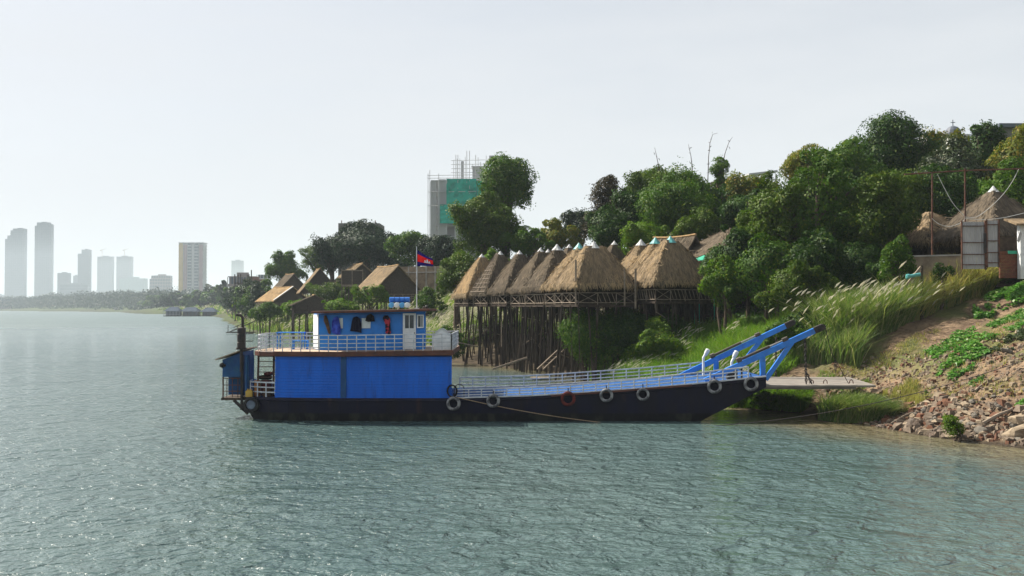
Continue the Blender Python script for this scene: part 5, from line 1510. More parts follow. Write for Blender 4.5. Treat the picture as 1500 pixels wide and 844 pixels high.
def tree(label, u, vtop, vbot, wpx, Y, m, n=7000, size=0.42, nl=24, lobe=0.3, name='tree', cat='tree', group='trees along the bank', trunks=1, crown_frac=1.0, flat=0.85, ubase=None, hole=None, droop=0.3, depth=None, extra_fn=None, trunk_m='bark', aspect=0.5, gap=0.0):
    """crown spans vtop..vbot and wpx photo pixels at distance Y; trunk goes down to the ground"""
    X, _, zt = at(u, vtop, Y); zb = at(u, vbot, Y)[2]
    rx = wpx * 1.2 / 2 * Y / FPX; zt += 0.07 * (zt - zb); rz = (zt - zb) / 2
    ry = depth if depth else rx * 0.9
    bx_ = X if ubase is None else at(ubase, vbot, Y)[0]
    g_ = gz(bx_, Y)
    t = thing(name, label, cat, (bx_, Y, g_), group)
    c = (X, Y, (zt + zb) / 2)
    lr = lobe * max(min(rx, rz), 0.4)
    if Y < 300: n = int(n * 2.6)
    P, N, lobes = crown_points(c, (max(rx - lr * 0.55, .1), max(ry - lr * 0.55, .1), max(rz - lr * 0.55, .1)), nl, lr * 1.15, n, flat)
    # bend the whole crown so that no outline stays round
    for ax_ in range(3):
        oth = [0, 1, 2]; oth.remove(ax_)
        for o_ in oth:
            rr_ = (rx, ry, rz)
            P[:, ax_] += (0.05 if 'rounded top' in label or 'dome-shaped dark' in label else 0.12) * min(rr_) * np.sin(P[:, o_] / rr_[o_] * rng.uniform(2.2, 4.5) + rng.uniform(0, 6.28))
    # a fill of leaves inside
    k = int(n * 0.22)
    d = rng.normal(0, 1, (k, 3)); d /= np.linalg.norm(d, axis=1, keepdims=True)
    Pi = np.array(c) + d * np.array([rx, ry, rz]) * (0.72 * rng.random(k)[:, None] ** 0.4)
    P = np.concatenate([P, Pi]); N = np.concatenate([N, d])
    quads('crown', leaf_quads(P, N, size * (.62 if Y < 300 else 1), droop, aspect=aspect), m, parent=t)
    for q in range(trunks):
        tb = MB()
        ox = random.uniform(-0.25, 0.25) * rx if trunks > 1 else 0
        oy = random.uniform(-0.3, 0.3) * ry if trunks > 1 else 0
        r0 = max(0.07, (0.035 if trunks == 1 else 0.02) * (zt - g_))
        gb = gz(bx_ + ox, Y + oy)
        top = Vector((X + ox * 1.6, Y + oy * 1.6, c[2] + rz * 0.3))
        base = Vector((bx_ + ox, Y + oy, gb - 0.3))
        mid = base.lerp(top, 0.5) + Vector((random.uniform(-0.3, 0.3), random.uniform(-0.3, 0.3), 0))
        tb.tube([base, base.lerp(mid, 0.5), mid, top], [r0 * 1.25, r0, r0 * 0.8, r0 * 0.3], 7)
        for (p, lr_) in lobes[q::max(1, trunks)][:9]:
            s = mid.lerp(top, random.uniform(0, 0.8)); e = Vector(p)
            tb.tube([s, s.lerp(e, 0.5) + Vector((0, 0, 0.08 * (e - s).length)), e], [r0 * 0.45, r0 * 0.3, r0 * 0.1], 5)
        tb.build('trunk', M[trunk_m], t, smooth_=True)
    return t

L_ = M
T = [
 # label, u, vtop, vbot, width, Y, material, n, size, extras
 ('great dome-shaped dark tree, tallest on the right-hand skyline', 1308, 176, 310, 130, 96, 'leaf_dark', 12000, .42, dict(nl=60, lobe=.36)),
 ('olive tree with yellowish young leaves just right of the great dome-shaped tree', 1400, 186, 300, 84, 98, 'leaf_yellow', 6000, .42, dict(nl=20, lobe=.36)),
 ('grey-green glossy-leaved tree in front of the olive tree on the right skyline', 1400, 205, 330, 90, 88, 'leaf_silver', 7000, .4, dict(nl=24)),
 ('slim-topped dark tree poking up at the far right skyline', 1443, 170, 300, 60, 94, 'leaf_dark', 5000, .4, dict(nl=18, lobe=.4)),
 ('yellow-green tree filling the right edge above the grey thatched hut', 1492, 184, 320, 90, 90, 'leaf_yellow', 8000, .42, dict(nl=28)),
 ('dark bushy tree behind the pipe frame at the right edge', 1470, 250, 350, 110, 84, 'leaf_mid', 7000, .38, dict(nl=26)),
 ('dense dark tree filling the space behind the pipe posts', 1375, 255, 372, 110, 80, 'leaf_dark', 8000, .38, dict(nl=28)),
 ('yellow-topped rounded tree left of the great dome-shaped tree', 1205, 211, 320, 110, 100, 'leaf_yellow', 8000, .42, dict(nl=28)),
 ('yellow-leaved tree peeping between the rounded tree and the great dome', 1245, 205, 300, 60, 104, 'leaf_yellow', 4000, .42, dict(nl=16)),
 ('airy slender-trunked tree left of centre in the grove above the reeds', 1140, 248, 420, 100, 75, 'leaf_olive', 9000, .34, dict(nl=36, lobe=.24, trunks=3)),
 ('tall airy tree with several thin trunks in the middle of the grove', 1208, 232, 420, 120, 74, 'leaf_mid', 11000, .33, dict(nl=40, lobe=.24, trunks=4)),
 ('broad olive tree with a bare lower trunk at the right of the grove', 1285, 240, 415, 115, 72, 'leaf_olive', 11000, .33, dict(nl=40, lobe=.24, trunks=2, ubase=1280)),
 ('low dark tree at the foot of the grove, right beside the teal-capped hut', 1085, 330, 440, 90, 76, 'leaf_dark', 8000, .33, dict(nl=28, lobe=.28, trunks=2)),
 ('mid-green leafy shrub tree under the left of the grove above the reeds', 1122, 345, 460, 110, 72, 'leaf_mid', 7000, .32, dict(nl=28, trunks=2)),
 ('dark olive tree filling the right end of the mound under the leafy bamboo tuft', 1050, 268, 370, 90, 106, 'leaf_dark', 7000, .42, dict(nl=26)),
 ('dark green tree in the saddle of the mound behind the white-capped huts', 930, 285, 380, 90, 107, 'leaf_dark', 7000, .42, dict(nl=26)),
 ('tall leafy green tree merging the grove with the great dome', 1240, 225, 360, 110, 90, 'leaf_mid', 8000, .4, dict(nl=30)),
 ('olive tree in front of the great dome, left of the pipe frame', 1335, 245, 390, 90, 80, 'leaf_olive', 8000, .36, dict(nl=30)),
 ('dark tree closing the gap behind the airy tall trees of the grove', 1165, 275, 430, 130, 84, 'leaf_dark', 9000, .36, dict(nl=34, trunks=2)),
 ('dark tree behind the right half of the grove, left of the pipe frame', 1280, 265, 420, 120, 84, 'leaf_dark', 9000, .36, dict(nl=34, trunks=2)),
 ('dull olive tree between the yellowish dome-topped one and the grove', 1120, 275, 400, 70, 86, 'leaf_olive', 6000, .36, dict(nl=24, trunks=2)),
 ('tangled olive shrub spilling over the reeds under the middle of the grove', 1165, 385, 468, 100, 68, 'leaf_olive', 5000, .28, dict(nl=24, trunks=2)),
 ('low dark shrub at the right foot of the grove beside the leaning plank', 1300, 375, 430, 60, 67, 'leaf_dark', 3500, .26, dict(nl=18, trunks=2)),
 ('leafy green sapling at the left foot of the trees by the teal-capped hut', 1062, 375, 470, 60, 74, 'leaf_bright', 4500, .3, dict(nl=20, trunks=2)),
 ('dark leafy shrub tree under the middle of the grove', 1200, 350, 455, 100, 70, 'leaf_dark', 8000, .32, dict(nl=28, trunks=2)),
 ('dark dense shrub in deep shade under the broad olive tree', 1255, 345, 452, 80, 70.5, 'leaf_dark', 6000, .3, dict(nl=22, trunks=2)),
 ('thin leafy sapling in front of the tan retaining wall', 1318, 350, 425, 50, 64.5, 'leaf_mid', 1800, .26, dict(nl=14, lobe=.3)),
 ('yellowish dome-topped tree behind the brown roofs', 1098, 258, 345, 80, 104, 'leaf_yellow', 6000, .42, dict(nl=20)),
 ('dark rounded tree under the yellowish dome-topped one', 1090, 282, 350, 90, 96, 'leaf_dark', 6000, .4, dict(nl=20)),
 ('feathery green tree mantled in creepers behind the right-hand huts', 985, 265, 380, 116, 100, 'leaf_mid', 10000, .4, dict(nl=32)),
 ('big rounded dark tree in the middle of the creeper mound', 1000, 242, 350, 110, 108, 'leaf_mid', 9000, .42, dict(nl=30)),
 ('broad feathery tree forming the top of the mound left of the skyline shoots', 950, 240, 340, 90, 112, 'leaf_olive', 8000, .42, dict(nl=26)),
 ('purple-brown tree at the left shoulder of the mound', 905, 272, 372, 90, 112, 'leaf_purple', 8000, .42, dict(nl=26)),
 ('purple-brown tree top sticking out on the right of the mound', 1055, 255, 340, 62, 112, 'leaf_purple', 5000, .42, dict(nl=20)),
 ('blackish-green tree hanging over the huts left of the bright creepers', 890, 300, 380, 70, 104, 'leaf_dark', 6000, .4, dict(nl=20)),
 ('low bright green shrub close behind the white-capped huts of the right cluster', 945, 320, 385, 70, 96, 'leaf_bright', 5000, .36, dict(nl=18)),
 ('olive bush tree spreading right behind the broad teal-capped hut', 1020, 312, 385, 80, 92, 'leaf_olive', 7000, .36, dict(nl=24)),
 ('dull grey-green distant tree at the left foot of the mound', 848, 306, 365, 56, 140, 'leaf_blue', 4000, .5, dict(nl=16)),
 ('yellow-flowered bright tree behind the middle of the stilt row', 815, 328, 378, 60, 125, 'leaf_yellow', 4500, .45, dict(nl=18)),
 ('mid-green bush tree behind the far half of the stilt row', 775, 334, 385, 66, 122, 'leaf_mid', 5000, .45, dict(nl=18)),
 ('tall crooked tree with a rounded top standing before the netted building', 740, 228, 325, 74, 135, 'leaf_mid', 9000, .5, dict(nl=70, lobe=.36)),
 ('big olive tree under the tall crooked tree', 706, 279, 400, 90, 124, 'leaf_olive', 10000, .48, dict(nl=36, lobe=.27)),
 ('dark creeper-hung tree column below the tall crooked tree', 738, 310, 395, 44, 126, 'leaf_dark', 4000, .45, dict(nl=16)),
 ('leafy bush tree hugging the far golden hut of the row', 668, 372, 445, 68, 112, 'leaf_olive', 6000, .4, dict(nl=24)),
 ('very bright low bush between the tips of the farthest hut roofs', 722, 370, 405, 60, 114, 'leaf_bright', 3500, .4, dict(nl=14)),
 ('huge dark spreading rain tree on the skyline behind the upstream houses', 540, 326, 412, 132, 200, 'leaf_blue', 11000, .7, dict(nl=40, lobe=.3, flat=.6)),
 ('dark tree at the left end of the huge spreading tree', 488, 340, 412, 64, 205, 'leaf_blue', 5000, .7, dict(nl=20)),
 ('mid-green tree right of the huge spreading tree, behind the flag', 610, 334, 402, 70, 180, 'leaf_mid', 6000, .6, dict(nl=24)),
 ('dark blue-green tree between the flag and the big olive tree', 650, 338, 405, 70, 172, 'leaf_blue', 6000, .6, dict(nl=24)),
 ('light green tree left of the reddish-brown thatched house', 420, 372, 425, 52, 260, 'leaf_mid', 5000, .75, dict(nl=20)),
 ('olive half-bare tree above the steep golden house', 462, 360, 412, 52, 230, 'leaf_olive', 2600, .55, dict(nl=18)),
 ('leafy tree outside the frame behind the white shed', 1560, 215, 390, 120, 82, 'leaf_mid', 5000, .42, dict(nl=26)),
 ('dark tree outside the frame beyond the white shed', 1650, 200, 400, 140, 86, 'leaf_dark', 5000, .42, dict(nl=26)),
 ('small shrub growing beside the steep golden house', 485, 408, 458, 56, 185, 'leaf_olive', 2500, .45, dict(nl=12)),
 ('small shrub growing in front of the large dark-gabled house', 540, 416, 456, 56, 147, 'leaf_bright', 2200, .4, dict(nl=12)),
]
for (lab, u, vt, vb, wpx, Y, m, n, s, kw) in T:
    tree(lab, u, vt, vb, wpx, Y, M[m], n, s, **kw)

for (lab, u, vt, vb, wpx, Y, m, n, s) in (
 ('low green bush on the slope under the low golden house', 388, 440, 478, 46, 205, 'leaf_mid', 2600, .5),
 ('leafy bush on the slope left of the small open shed', 432, 438, 470, 40, 178, 'leaf_bright', 2400, .45),
 ('bright bush on the slope right below the large dark-gabled house', 500, 436, 466, 60, 140, 'leaf_bright', 2800, .4),
 ('dark bush at the right-hand stilts of the large dark-gabled house', 625, 425, 470, 44, 135, 'leaf_mid', 2600, .4),
 ('olive bush behind the wire-fronted lookout house', 512, 420, 450, 36, 172, 'leaf_olive', 1800, .45)):
    tree(lab, u, vt, vb, wpx, Y, M[m], n, s, 20, .32, 'bush', 'bush', 'bushes around the upstream houses', trunks=2)
# bamboo shoots on the skyline
def shoot(pts, Y, lab):
    mb = MB(); P = [at(u, v, Y) for u, v in pts]
    mb.tube(P, [0.05 - 0.035 * i / (len(P) - 1) for i in range(len(P))], 4)
    base = (P[0][0], P[0][1], gz(P[0][0], P[0][1]))
    t = thing('bamboo_shoot', lab, 'bamboo', base, 'bare bamboo shoots on the skyline')
    mb.tube([base, P[0]], 0.06, 5)
    mb.build('cane', M['bark'], t)
    A = np.array([np.array(P[0]) + (np.array(P[-1]) - np.array(P[0])) * f for f in rng.random(8)])
    if len(P) > 2:
        k = rng.integers(0, len(P) - 1, 11); f = rng.random(11)[:, None]
        A = np.array(P)[k] * (1 - f) + np.array(P)[k + 1] * f
    N = rng.normal(0, 1, A.shape); N /= np.linalg.norm(N, axis=1, keepdims=True)
    quads('leaves', leaf_quads(A + rng.normal(0, 0.12, A.shape), N, 0.35, 0.6, aspect=0.25), M['leaf_purple'], parent=t)
shoot([(1037, 262), (1038, 230), (1040, 210), (1044, 197), (1051, 195)], 110, 'bare bamboo shoot with a hooked tip, tallest on the mound')
shoot([(1055, 262), (1062, 225), (1068, 208), (1073, 201)], 111, 'bare slanting bamboo shoot at the right end of the mound')
shoot([(966, 250), (962, 230), (959, 216)], 112, 'short bare shoot leaning left on the mound skyline')
shoot([(1014, 245), (1012, 228), (1009, 214)], 111, 'short bare shoot near the middle of the mound skyline')
tree('leafy bamboo tuft rising at the right of the mound skyline', 1056, 220, 300, 26, 110, M['leaf_mid'], 1800, .36, 14, .5, aspect=0.3)
# palm
def palm(label, u, v, Y, R_):
    p = at(u, v, Y); g_ = gz(p[0], Y)
    t = thing('palm_tree', label, 'palm', (p[0], Y, g_), None)
    MB().tube([(p[0], Y, g_ - 0.2), (p[0] + 0.2, Y, (g_ + p[2]) / 2), p], [0.22, 0.17, 0.14], 7).build('trunk', M['bark'], t)
    Q = []
    for k in range(16):
        a = 2 * math.pi * k / 16 + random.uniform(-.2, .2); el_ = random.uniform(0.1, 1.0)
        for i in range(22):
            f = (i + 1) / 22
            x = R_ * f * math.cos(el_) ; z = R_ * f * math.sin(el_) - R_ * 0.75 * f * f
            c = np.array([p[0] + x * math.cos(a), Y + x * math.sin(a), p[2] + z])
            for sd in (-1, 1):
                d = np.array([math.cos(a) * 0.6 - sd * math.sin(a), math.sin(a) * 0.6 + sd * math.cos(a), -0.5]); d /= np.linalg.norm(d)
                tdir = np.array([math.cos(a), math.sin(a), 0]) * 0.05
                l = 0.55 * (1 - 0.5 * abs(f - .5))
                Q.append([c - tdir, c + tdir, c + d * l + tdir * .2, c + d * l - tdir * .2])
    quads('crown', np.array(Q), M['leaf_blue'], parent=t)
palm('small dark palm behind the tall crooked tree', 763, 335, 150, 2.6)

# shrubs on the water's edge behind the ferry
tree('bright feathery bamboo bush drooping over the river beside the stilts', 866, 452, 553, 84, 79, M['leaf_mid'], 13000, .3, 40, .3, 'bush', 'bush', 'bushes on the bank behind the ferry', trunks=3, droop=0.9, aspect=0.32)
tree('dark creeper-covered bush filling the bank under the large front hut', 922, 455, 550, 92, 79, M['leaf_dark'], 10000, .3, 30, .3, 'bush', 'bush', 'bushes on the bank behind the ferry', trunks=3, droop=0.7, aspect=0.35)
tree('dark shrub under the floor of the broad teal-capped hut', 972, 455, 525, 100, 79, M['leaf_dark'], 8000, .3, 20, .3, 'bush', 'bush', 'bushes on the bank behind the ferry', trunks=2)
tree('mid-green bush on the grassy slope behind the middle of the ferry rail', 965, 475, 548, 80, 76, M['leaf_bright'], 6000, .28, 24, .3, 'bush', 'bush', 'bushes on the bank behind the ferry', trunks=2)
tree('small dark thicket at the top of the grassy slope below the grove', 1180, 455, 505, 100, 64, M['leaf_dark'], 6000, .26, 24, .3, 'bush', 'bush', 'bushes on the bank behind the ferry', trunks=2)
tree('dark bush on the grassy slope right behind the near boom tip', 1150, 470, 520, 50, 62, M['leaf_mid'], 3500, .22, 16, .35, 'bush', 'bush', 'bushes on the bank behind the ferry', trunks=2)
tree('low green bush under the loading ramp at the water line', 1135, 568, 606, 90, 56.5, M['leaf_bright'], 3500, .18, 22, .4, 'bush', 'bush', 'bushes on the bank behind the ferry', trunks=3, depth=1.2)
tree('small leafy weed bush growing among the rocks at the waterline', 1394, 606, 648, 34, 43.4, M['leaf_bright'], 900, .13, 14, .4, 'bush', 'bush', None, trunks=2)
tree('small dark plant at the foot of the retaining wall', 1377, 385, 418, 32, 63.8, M['leaf_dark'], 600, .2, 10, .4, 'bush', 'bush', None, trunks=1)
tree('low bush at the left foot of the stilts by the water', 655, 480, 540, 44, 101, M['leaf_mid'], 3500, .32, 18, .35, 'bush', 'bush', None, trunks=2)

# far trees along the bend, one by one
FT = []
rf = random.Random(5)
su = 750 + FPX * S_ARR[12:, 0] / S_ARR[12:, 1]
for i in range(46):
    u = 398 - 205 * i / 45 + rf.uniform(-4, 4)
    ysh = float(np.interp(u, su[::-1], S_ARR[12:, 1][::-1]))
    Y = ysh * rf.uniform(1.03, 1.12) + 25
    top = np.interp(u, [190, 215, 230, 250, 262, 280, 300, 330, 350, 395], [441, 438, 434, 432, 427, 429, 424, 416, 412, 416]) + rf.uniform(-3, 6)
    FT.append((u, top, Y))
for i, (u, top, Y) in enumerate(FT):
    p = at(u, top, Y); g_ = gz(p[0], Y)
    h = max(p[2] - g_, 7)
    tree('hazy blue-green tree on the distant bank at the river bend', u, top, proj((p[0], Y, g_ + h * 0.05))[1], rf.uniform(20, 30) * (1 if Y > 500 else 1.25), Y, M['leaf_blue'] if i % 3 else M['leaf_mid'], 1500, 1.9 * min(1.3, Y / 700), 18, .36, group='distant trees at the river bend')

# ================================================================== FAR SHORE: treeline, towers, floating houses
# treeline too far to tell trees apart
n = 90000
tq = rng.random(n)
seg = np.array([(-455, 1250), (-560, 1440), (-820, 1800), (-1090, 2160), (-1700, 2480), (-2600, 2960)], float)
sl_ = np.concatenate([[0], np.cumsum(np.hypot(*np.diff(seg, axis=0).T))]); sl_ /= sl_[-1]
cx_ = np.interp(tq, sl_, seg[:, 0]); cy_ = np.interp(tq, sl_, seg[:, 1])
off = rng.uniform(2, 150, n)
tx, ty = cx_ + off * 0.72, cy_ + off * 0.72
hgt = (5 + 4 * np.clip(off / 20, 0, 1)) + 26 * np.clip(off / 30, .15, 1) * fbm(tx / 26, ty / 26, 77, 3) * (0.45 + 0.9 * fbm(tx / 120, ty / 120, 78, 2))
base = ground(tx, ty)
pz_ = base + hgt * rng.random(n) ** 0.6
P = np.stack([tx, ty, pz_], 1); N = rng.normal(0, 1, (n, 3)); N[:, 2] += .5; N[:, 1] -= .4; N /= np.linalg.norm(N, axis=1, keepdims=True)
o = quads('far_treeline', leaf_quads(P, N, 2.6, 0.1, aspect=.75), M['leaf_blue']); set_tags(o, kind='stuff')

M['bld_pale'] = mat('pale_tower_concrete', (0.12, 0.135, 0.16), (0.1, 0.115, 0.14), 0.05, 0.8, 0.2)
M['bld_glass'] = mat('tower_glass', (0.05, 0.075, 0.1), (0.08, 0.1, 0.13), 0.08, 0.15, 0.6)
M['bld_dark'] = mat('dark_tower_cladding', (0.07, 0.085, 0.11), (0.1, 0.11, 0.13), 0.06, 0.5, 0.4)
M['bld_mauve'] = mat('mauve_render', (0.3, 0.19, 0.2), (0.26, 0.165, 0.175), 0.1, 0.9, 0.1)
M['bld_ochre'] = mat('ochre_render', (0.5, 0.34, 0.12), (0.42, 0.29, 0.1), 0.1, 0.9, 0.1)
M['bld_white'] = mat('white_render', (0.42, 0.42, 0.43), (0.36, 0.36, 0.37), 0.1, 0.9, 0.1)
M['bld_pink'] = mat('pinkish_render', (0.25, 0.2, 0.2), (0.21, 0.18, 0.175), 0.1, 0.9, 0.1)
M['net_green'] = mat('green_scaffold_net', (0.03, 0.36, 0.28), (0.02, 0.26, 0.2), 0.5, 0.8, 0.1, dirt=(0.015, 0.1, 0.09), dirt_amt=0.7, dscale=0.35)
M['net_grey'] = mat('greenish_grey_net', (0.12, 0.2, 0.2), (0.09, 0.16, 0.16), 0.1, 0.9, 0.1)
M['wall_grey'] = mat('grey_block', (0.17, 0.16, 0.15), (0.11, 0.105, 0.1), 0.8, 0.9, 0.1)
M['brick_far'] = mat('unplastered_brick', (0.22, 0.12, 0.09), (0.17, 0.1, 0.08), 0.5, 0.9, 0.1, dirt=(0.3, 0.26, 0.23), dirt_amt=0.5)

def tower(label, u0, u1, vtop, Y, floors, skin='bld_pale', core='bld_glass', vbot=446, cols=7, steps=(), depth=None, name='tower_block', group='hazy towers on the far shore', crane=None, bal=0.8):
    x0, x1 = at(u0, vtop, Y)[0], at(u1, vtop, Y)[0]
    zt = at((u0 + u1) / 2, vtop, Y)[2]; zb = 0.0
    d = depth or (x1 - x0) * 0.3
    x1 -= abs(x0) / Y * d * 0.9
    xc, yc = (x0 + x1) / 2, Y + d / 2
    zb = max(2.0, gz(xc, yc)) - 2
    t = thing(name, label, 'building', (xc, yc, zb), group)
    def extent(z):
        f = (z - zb) / (zt - zb); a, b_ = x0, x1
        for (f0, side, frac) in steps:
            if f >= f0:
                if side == 'l': a = x0 + (x1 - x0) * frac
                else: b_ = x1 - (x1 - x0) * frac
        return a, b_
    core_ = MB(); sl2 = MB(); mu = MB()
    fh = (zt - zb) / floors
    for i in range(floors):
        z0 = zb + i * fh; a, b_ = extent(z0 + fh * .5)
        core_.box(a + bal, b_ - bal, Y + bal, Y + d - bal, z0 + fh * .28, z0 + fh)
        e = random.choice((0, 0, 0.5)) * (1 if steps else 0)
        sl2.box(a - e, b_, Y, Y + d, z0, z0 + fh * .28)
    for j in range(cols + 1):
        for i in range(0, floors, 1):
            z0 = zb + i * fh; a, b_ = extent(z0 + fh * .5)
            x = a + (b_ - a) * j / cols
            w_ = (b_ - a) / cols * 0.22
            mu.box(max(a, x - w_ / 2), min(b_, x + w_ / 2), Y + 0.1, Y + bal + 0.2, z0 + fh * .28, z0 + fh)
    core_.build('window_bands', M[core], t, fix=False)
    sl2.add(mu.v, mu.f)
    sl2.build('facade', M[skin], t, fix=False)
    a, b_ = extent(zt - 0.1)
    rb = MB(); rb.box(a + (b_ - a) * .3, b_ - (b_ - a) * .3, Y + d * .4, Y + d * .7, zt, zt + fh * .5)
    rb.box(a + .2, b_ - .2, Y + .2, Y + d - .2, zt, zt + .5)
    rb.build('roof_plant', M[skin], t)
    if crane:
        cu, cv = crane
        cx, cz = at(cu, cv, Y)[0], at(cu, cv, Y)[2]
        c = MB(); c.bar((cx, Y + d * .5, zt), (cx, Y + d * .5, cz), 1.6, 1.6, (0, 1, 0))
        c.bar((cx - 9, Y + d * .5, cz - 2), (cx + 22, Y + d * .5, cz + 7), 1.2, 1.2); c.bar((cx - 9, Y + d * .5, cz - 5), (cx - 5, Y + d * .5, cz - 1), 3, 3)
        c.build('crane', M['bld_ochre'], t)
    return t
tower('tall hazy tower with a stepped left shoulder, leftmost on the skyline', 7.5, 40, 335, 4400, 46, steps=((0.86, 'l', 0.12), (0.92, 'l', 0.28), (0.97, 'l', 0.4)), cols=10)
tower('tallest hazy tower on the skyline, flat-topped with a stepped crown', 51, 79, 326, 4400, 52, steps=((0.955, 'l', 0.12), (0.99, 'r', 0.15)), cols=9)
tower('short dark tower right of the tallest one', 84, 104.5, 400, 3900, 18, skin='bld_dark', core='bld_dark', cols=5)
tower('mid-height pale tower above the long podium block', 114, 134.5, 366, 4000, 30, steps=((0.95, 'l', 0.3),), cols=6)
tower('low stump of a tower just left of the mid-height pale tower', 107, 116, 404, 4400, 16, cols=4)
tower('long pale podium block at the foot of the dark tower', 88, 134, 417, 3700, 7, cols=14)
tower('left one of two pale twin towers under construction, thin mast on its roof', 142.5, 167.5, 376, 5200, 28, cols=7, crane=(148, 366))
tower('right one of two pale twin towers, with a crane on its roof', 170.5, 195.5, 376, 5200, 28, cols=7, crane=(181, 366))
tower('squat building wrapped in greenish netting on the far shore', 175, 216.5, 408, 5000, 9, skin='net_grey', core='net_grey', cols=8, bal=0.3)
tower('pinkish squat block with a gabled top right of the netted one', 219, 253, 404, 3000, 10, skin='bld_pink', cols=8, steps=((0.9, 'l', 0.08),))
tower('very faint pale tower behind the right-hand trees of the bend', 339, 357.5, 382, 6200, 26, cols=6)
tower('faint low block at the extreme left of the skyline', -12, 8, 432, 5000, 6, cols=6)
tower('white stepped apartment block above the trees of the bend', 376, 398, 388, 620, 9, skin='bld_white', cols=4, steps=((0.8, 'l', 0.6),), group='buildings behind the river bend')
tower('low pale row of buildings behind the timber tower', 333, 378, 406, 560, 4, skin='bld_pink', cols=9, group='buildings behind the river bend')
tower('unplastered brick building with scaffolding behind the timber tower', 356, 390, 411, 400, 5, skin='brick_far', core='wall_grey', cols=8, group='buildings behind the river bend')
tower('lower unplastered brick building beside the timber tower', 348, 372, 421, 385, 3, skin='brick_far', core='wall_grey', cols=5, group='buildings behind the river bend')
# striped apartment tower
Y = 1900
x0, x1 = at(262.5, 356, Y)[0], at(297, 356, Y)[0]; zt = at(280, 356, Y)[2]; d = 26
t = thing('tower_block', 'striped apartment tower with an ochre side and mauve bands, closest tower on the far shore', 'building', ((x0 + x1) / 2, Y + 13, 4), 'hazy towers on the far shore')
W_ = x1 - x0; nf = 21; fh = (zt - 4) / nf
MB().box(x0 + .5, x1 - .5, Y + 1, Y + d, 2, zt - 1).build('core', M['bld_white'], t)
for (f0, f1, m, nm) in ((0.0, 0.16, 'bld_ochre', 'ochre_side'), (0.19, 0.33, 'bld_mauve', 'mauve_band'), (0.85, 1.0, 'bld_mauve', 'mauve_band')):
    MB().box(x0 + W_ * f0, x0 + W_ * f1, Y - .2, Y + 1.2, 2, zt - 3 if 'mauve' in nm else zt).build(nm, M[m], t)
MB().box(x0 - .8, x0, Y, Y + d, 2, zt).build('ochre_side', M['bld_ochre'], t)
wi = MB(); ba = MB()
for i in range(nf):
    z = 4 + i * fh
    for (f0, f1) in ((0.36, 0.52), (0.64, 0.82)):
        wi.box(x0 + W_ * f0, x0 + W_ * f1, Y + .5, Y + .95, z + fh * .25, z + fh * .95)
        ba.box(x0 + W_ * f0 - .3, x0 + W_ * f1 + .3, Y - .8, Y + .95, z, z + fh * .22)
    ba.box(x1 + .02, x1 + 1.4, Y + 2, Y + d - 2, z, z + fh * .3); ba.box(x0 - 1.9, x0 - .85, Y + 2, Y + d - 2, z, z + fh * .3)
wi.build('window_bands', M['bld_glass'], t, fix=False); ba.build('balconies', M['bld_white'], t, fix=False)
pa = MB(); pa.box(x0 - 1, x1 + 1, Y - 1, Y + d + 1, zt, zt + 1)
for i in range(7): pa.box(x0 + W_ * i / 6 - .5, x0 + W_ * i / 6 + .5, Y - .6, Y + .4, zt - 3.5, zt)
pa.build('crown_frame', M['bld_white'], t)
# netted concrete tower behind the tall tree
Y = 300
def PX(u): return at(u, 300, Y)[0]
def PZ(v): return at(700, v, Y)[2]
t = thing('unfinished_building', 'unfinished concrete building wrapped in teal netting behind the tall crooked tree', 'building', (PX(675), Y + 6, 8.4))
x0, x1, xw = PX(643), PX(720), PX(631); zt = PZ(264); z0 = 7.0
cf = MB(); nf = 11; fh = (zt - z0) / nf
for i in range(nf + 1):
    z = z0 + i * fh; cf.box(xw, x1, Y, Y + 14, z - .35, z)
for x in (xw + .3, PX(637), x0, PX(652), PX(668), PX(690), PX(712)):
    cf.box(x - .45, x + .45, Y + .1, Y + 1.0, z0, zt - .36); cf.box(x - .45, x + .45, Y + 12, Y + 13, z0, zt - .36)
cf.box(PX(642), PX(653), Y + .3, Y + 1.2, z0, zt + .3)
cf.box(PX(640.5), x1, Y + 6, Y + 6.3, z0, zt - .36)
cf.build('concrete_frame', M['bld_white'], t)
pl_ = MB()
pl_.box(PX(674.5), PX(678.5), Y + 3, Y + 4, zt, PZ(234)); pl_.box(PX(692), PX(706), Y + 3, Y + 10, zt, PZ(243)); pl_.box(PX(720), PX(735), Y + 5, Y + 12, zt - 8, PZ(226))
pl_.box(PX(690), PX(708), Y + 2.5, Y + 10.5, PZ(243), PZ(241.5)); pl_.box(PX(716), PX(738), Y + 4, Y + 13, PZ(226.5), PZ(225))
pl_.build('roof_structure', M['bld_white'], t)
def net(u0, u1, v0, v1, yoff):
    mb = MB(); nu, nv = 14, 16
    for s in (0, 1):
        for i in range(nu + 1):
            for j in range(nv + 1):
                u = u0 + (u1 - u0) * i / nu; v = v0 + (v1 - v0) * j / nv
                mb.v.append((PX(u), Y - yoff + .35 * math.sin(i * 1.3 + j * .6) * math.sin(j * .9) + s * .05, PZ(v)))
    nn_ = (nu + 1) * (nv + 1)
    for s in (0, 1):
        for i in range(nu):
            for j in range(nv):
                a = s * nn_ + i * (nv + 1) + j; mb.f.append((a, a + 1, a + nv + 2, a + nv + 1))
    mb.build('safety_net', M['net_green'], t, smooth_=True)
net(654.5, 698, 263, 300, 1.5); net(645, 698, 300.5, 328, 1.6); net(698.5, 724, 266, 328, 1.4)
sc2 = MB()
for u in (627.5, 630, 643, 655, 668, 671, 684, 688, 697, 704): 
    sc2.tube([(PX(u), Y - 1.3, z0), (PX(u), Y - 1.3, PZ(random.choice((250, 255, 262)) if u < 668 else random.choice((228, 232, 238, 222))))], .09, 4)
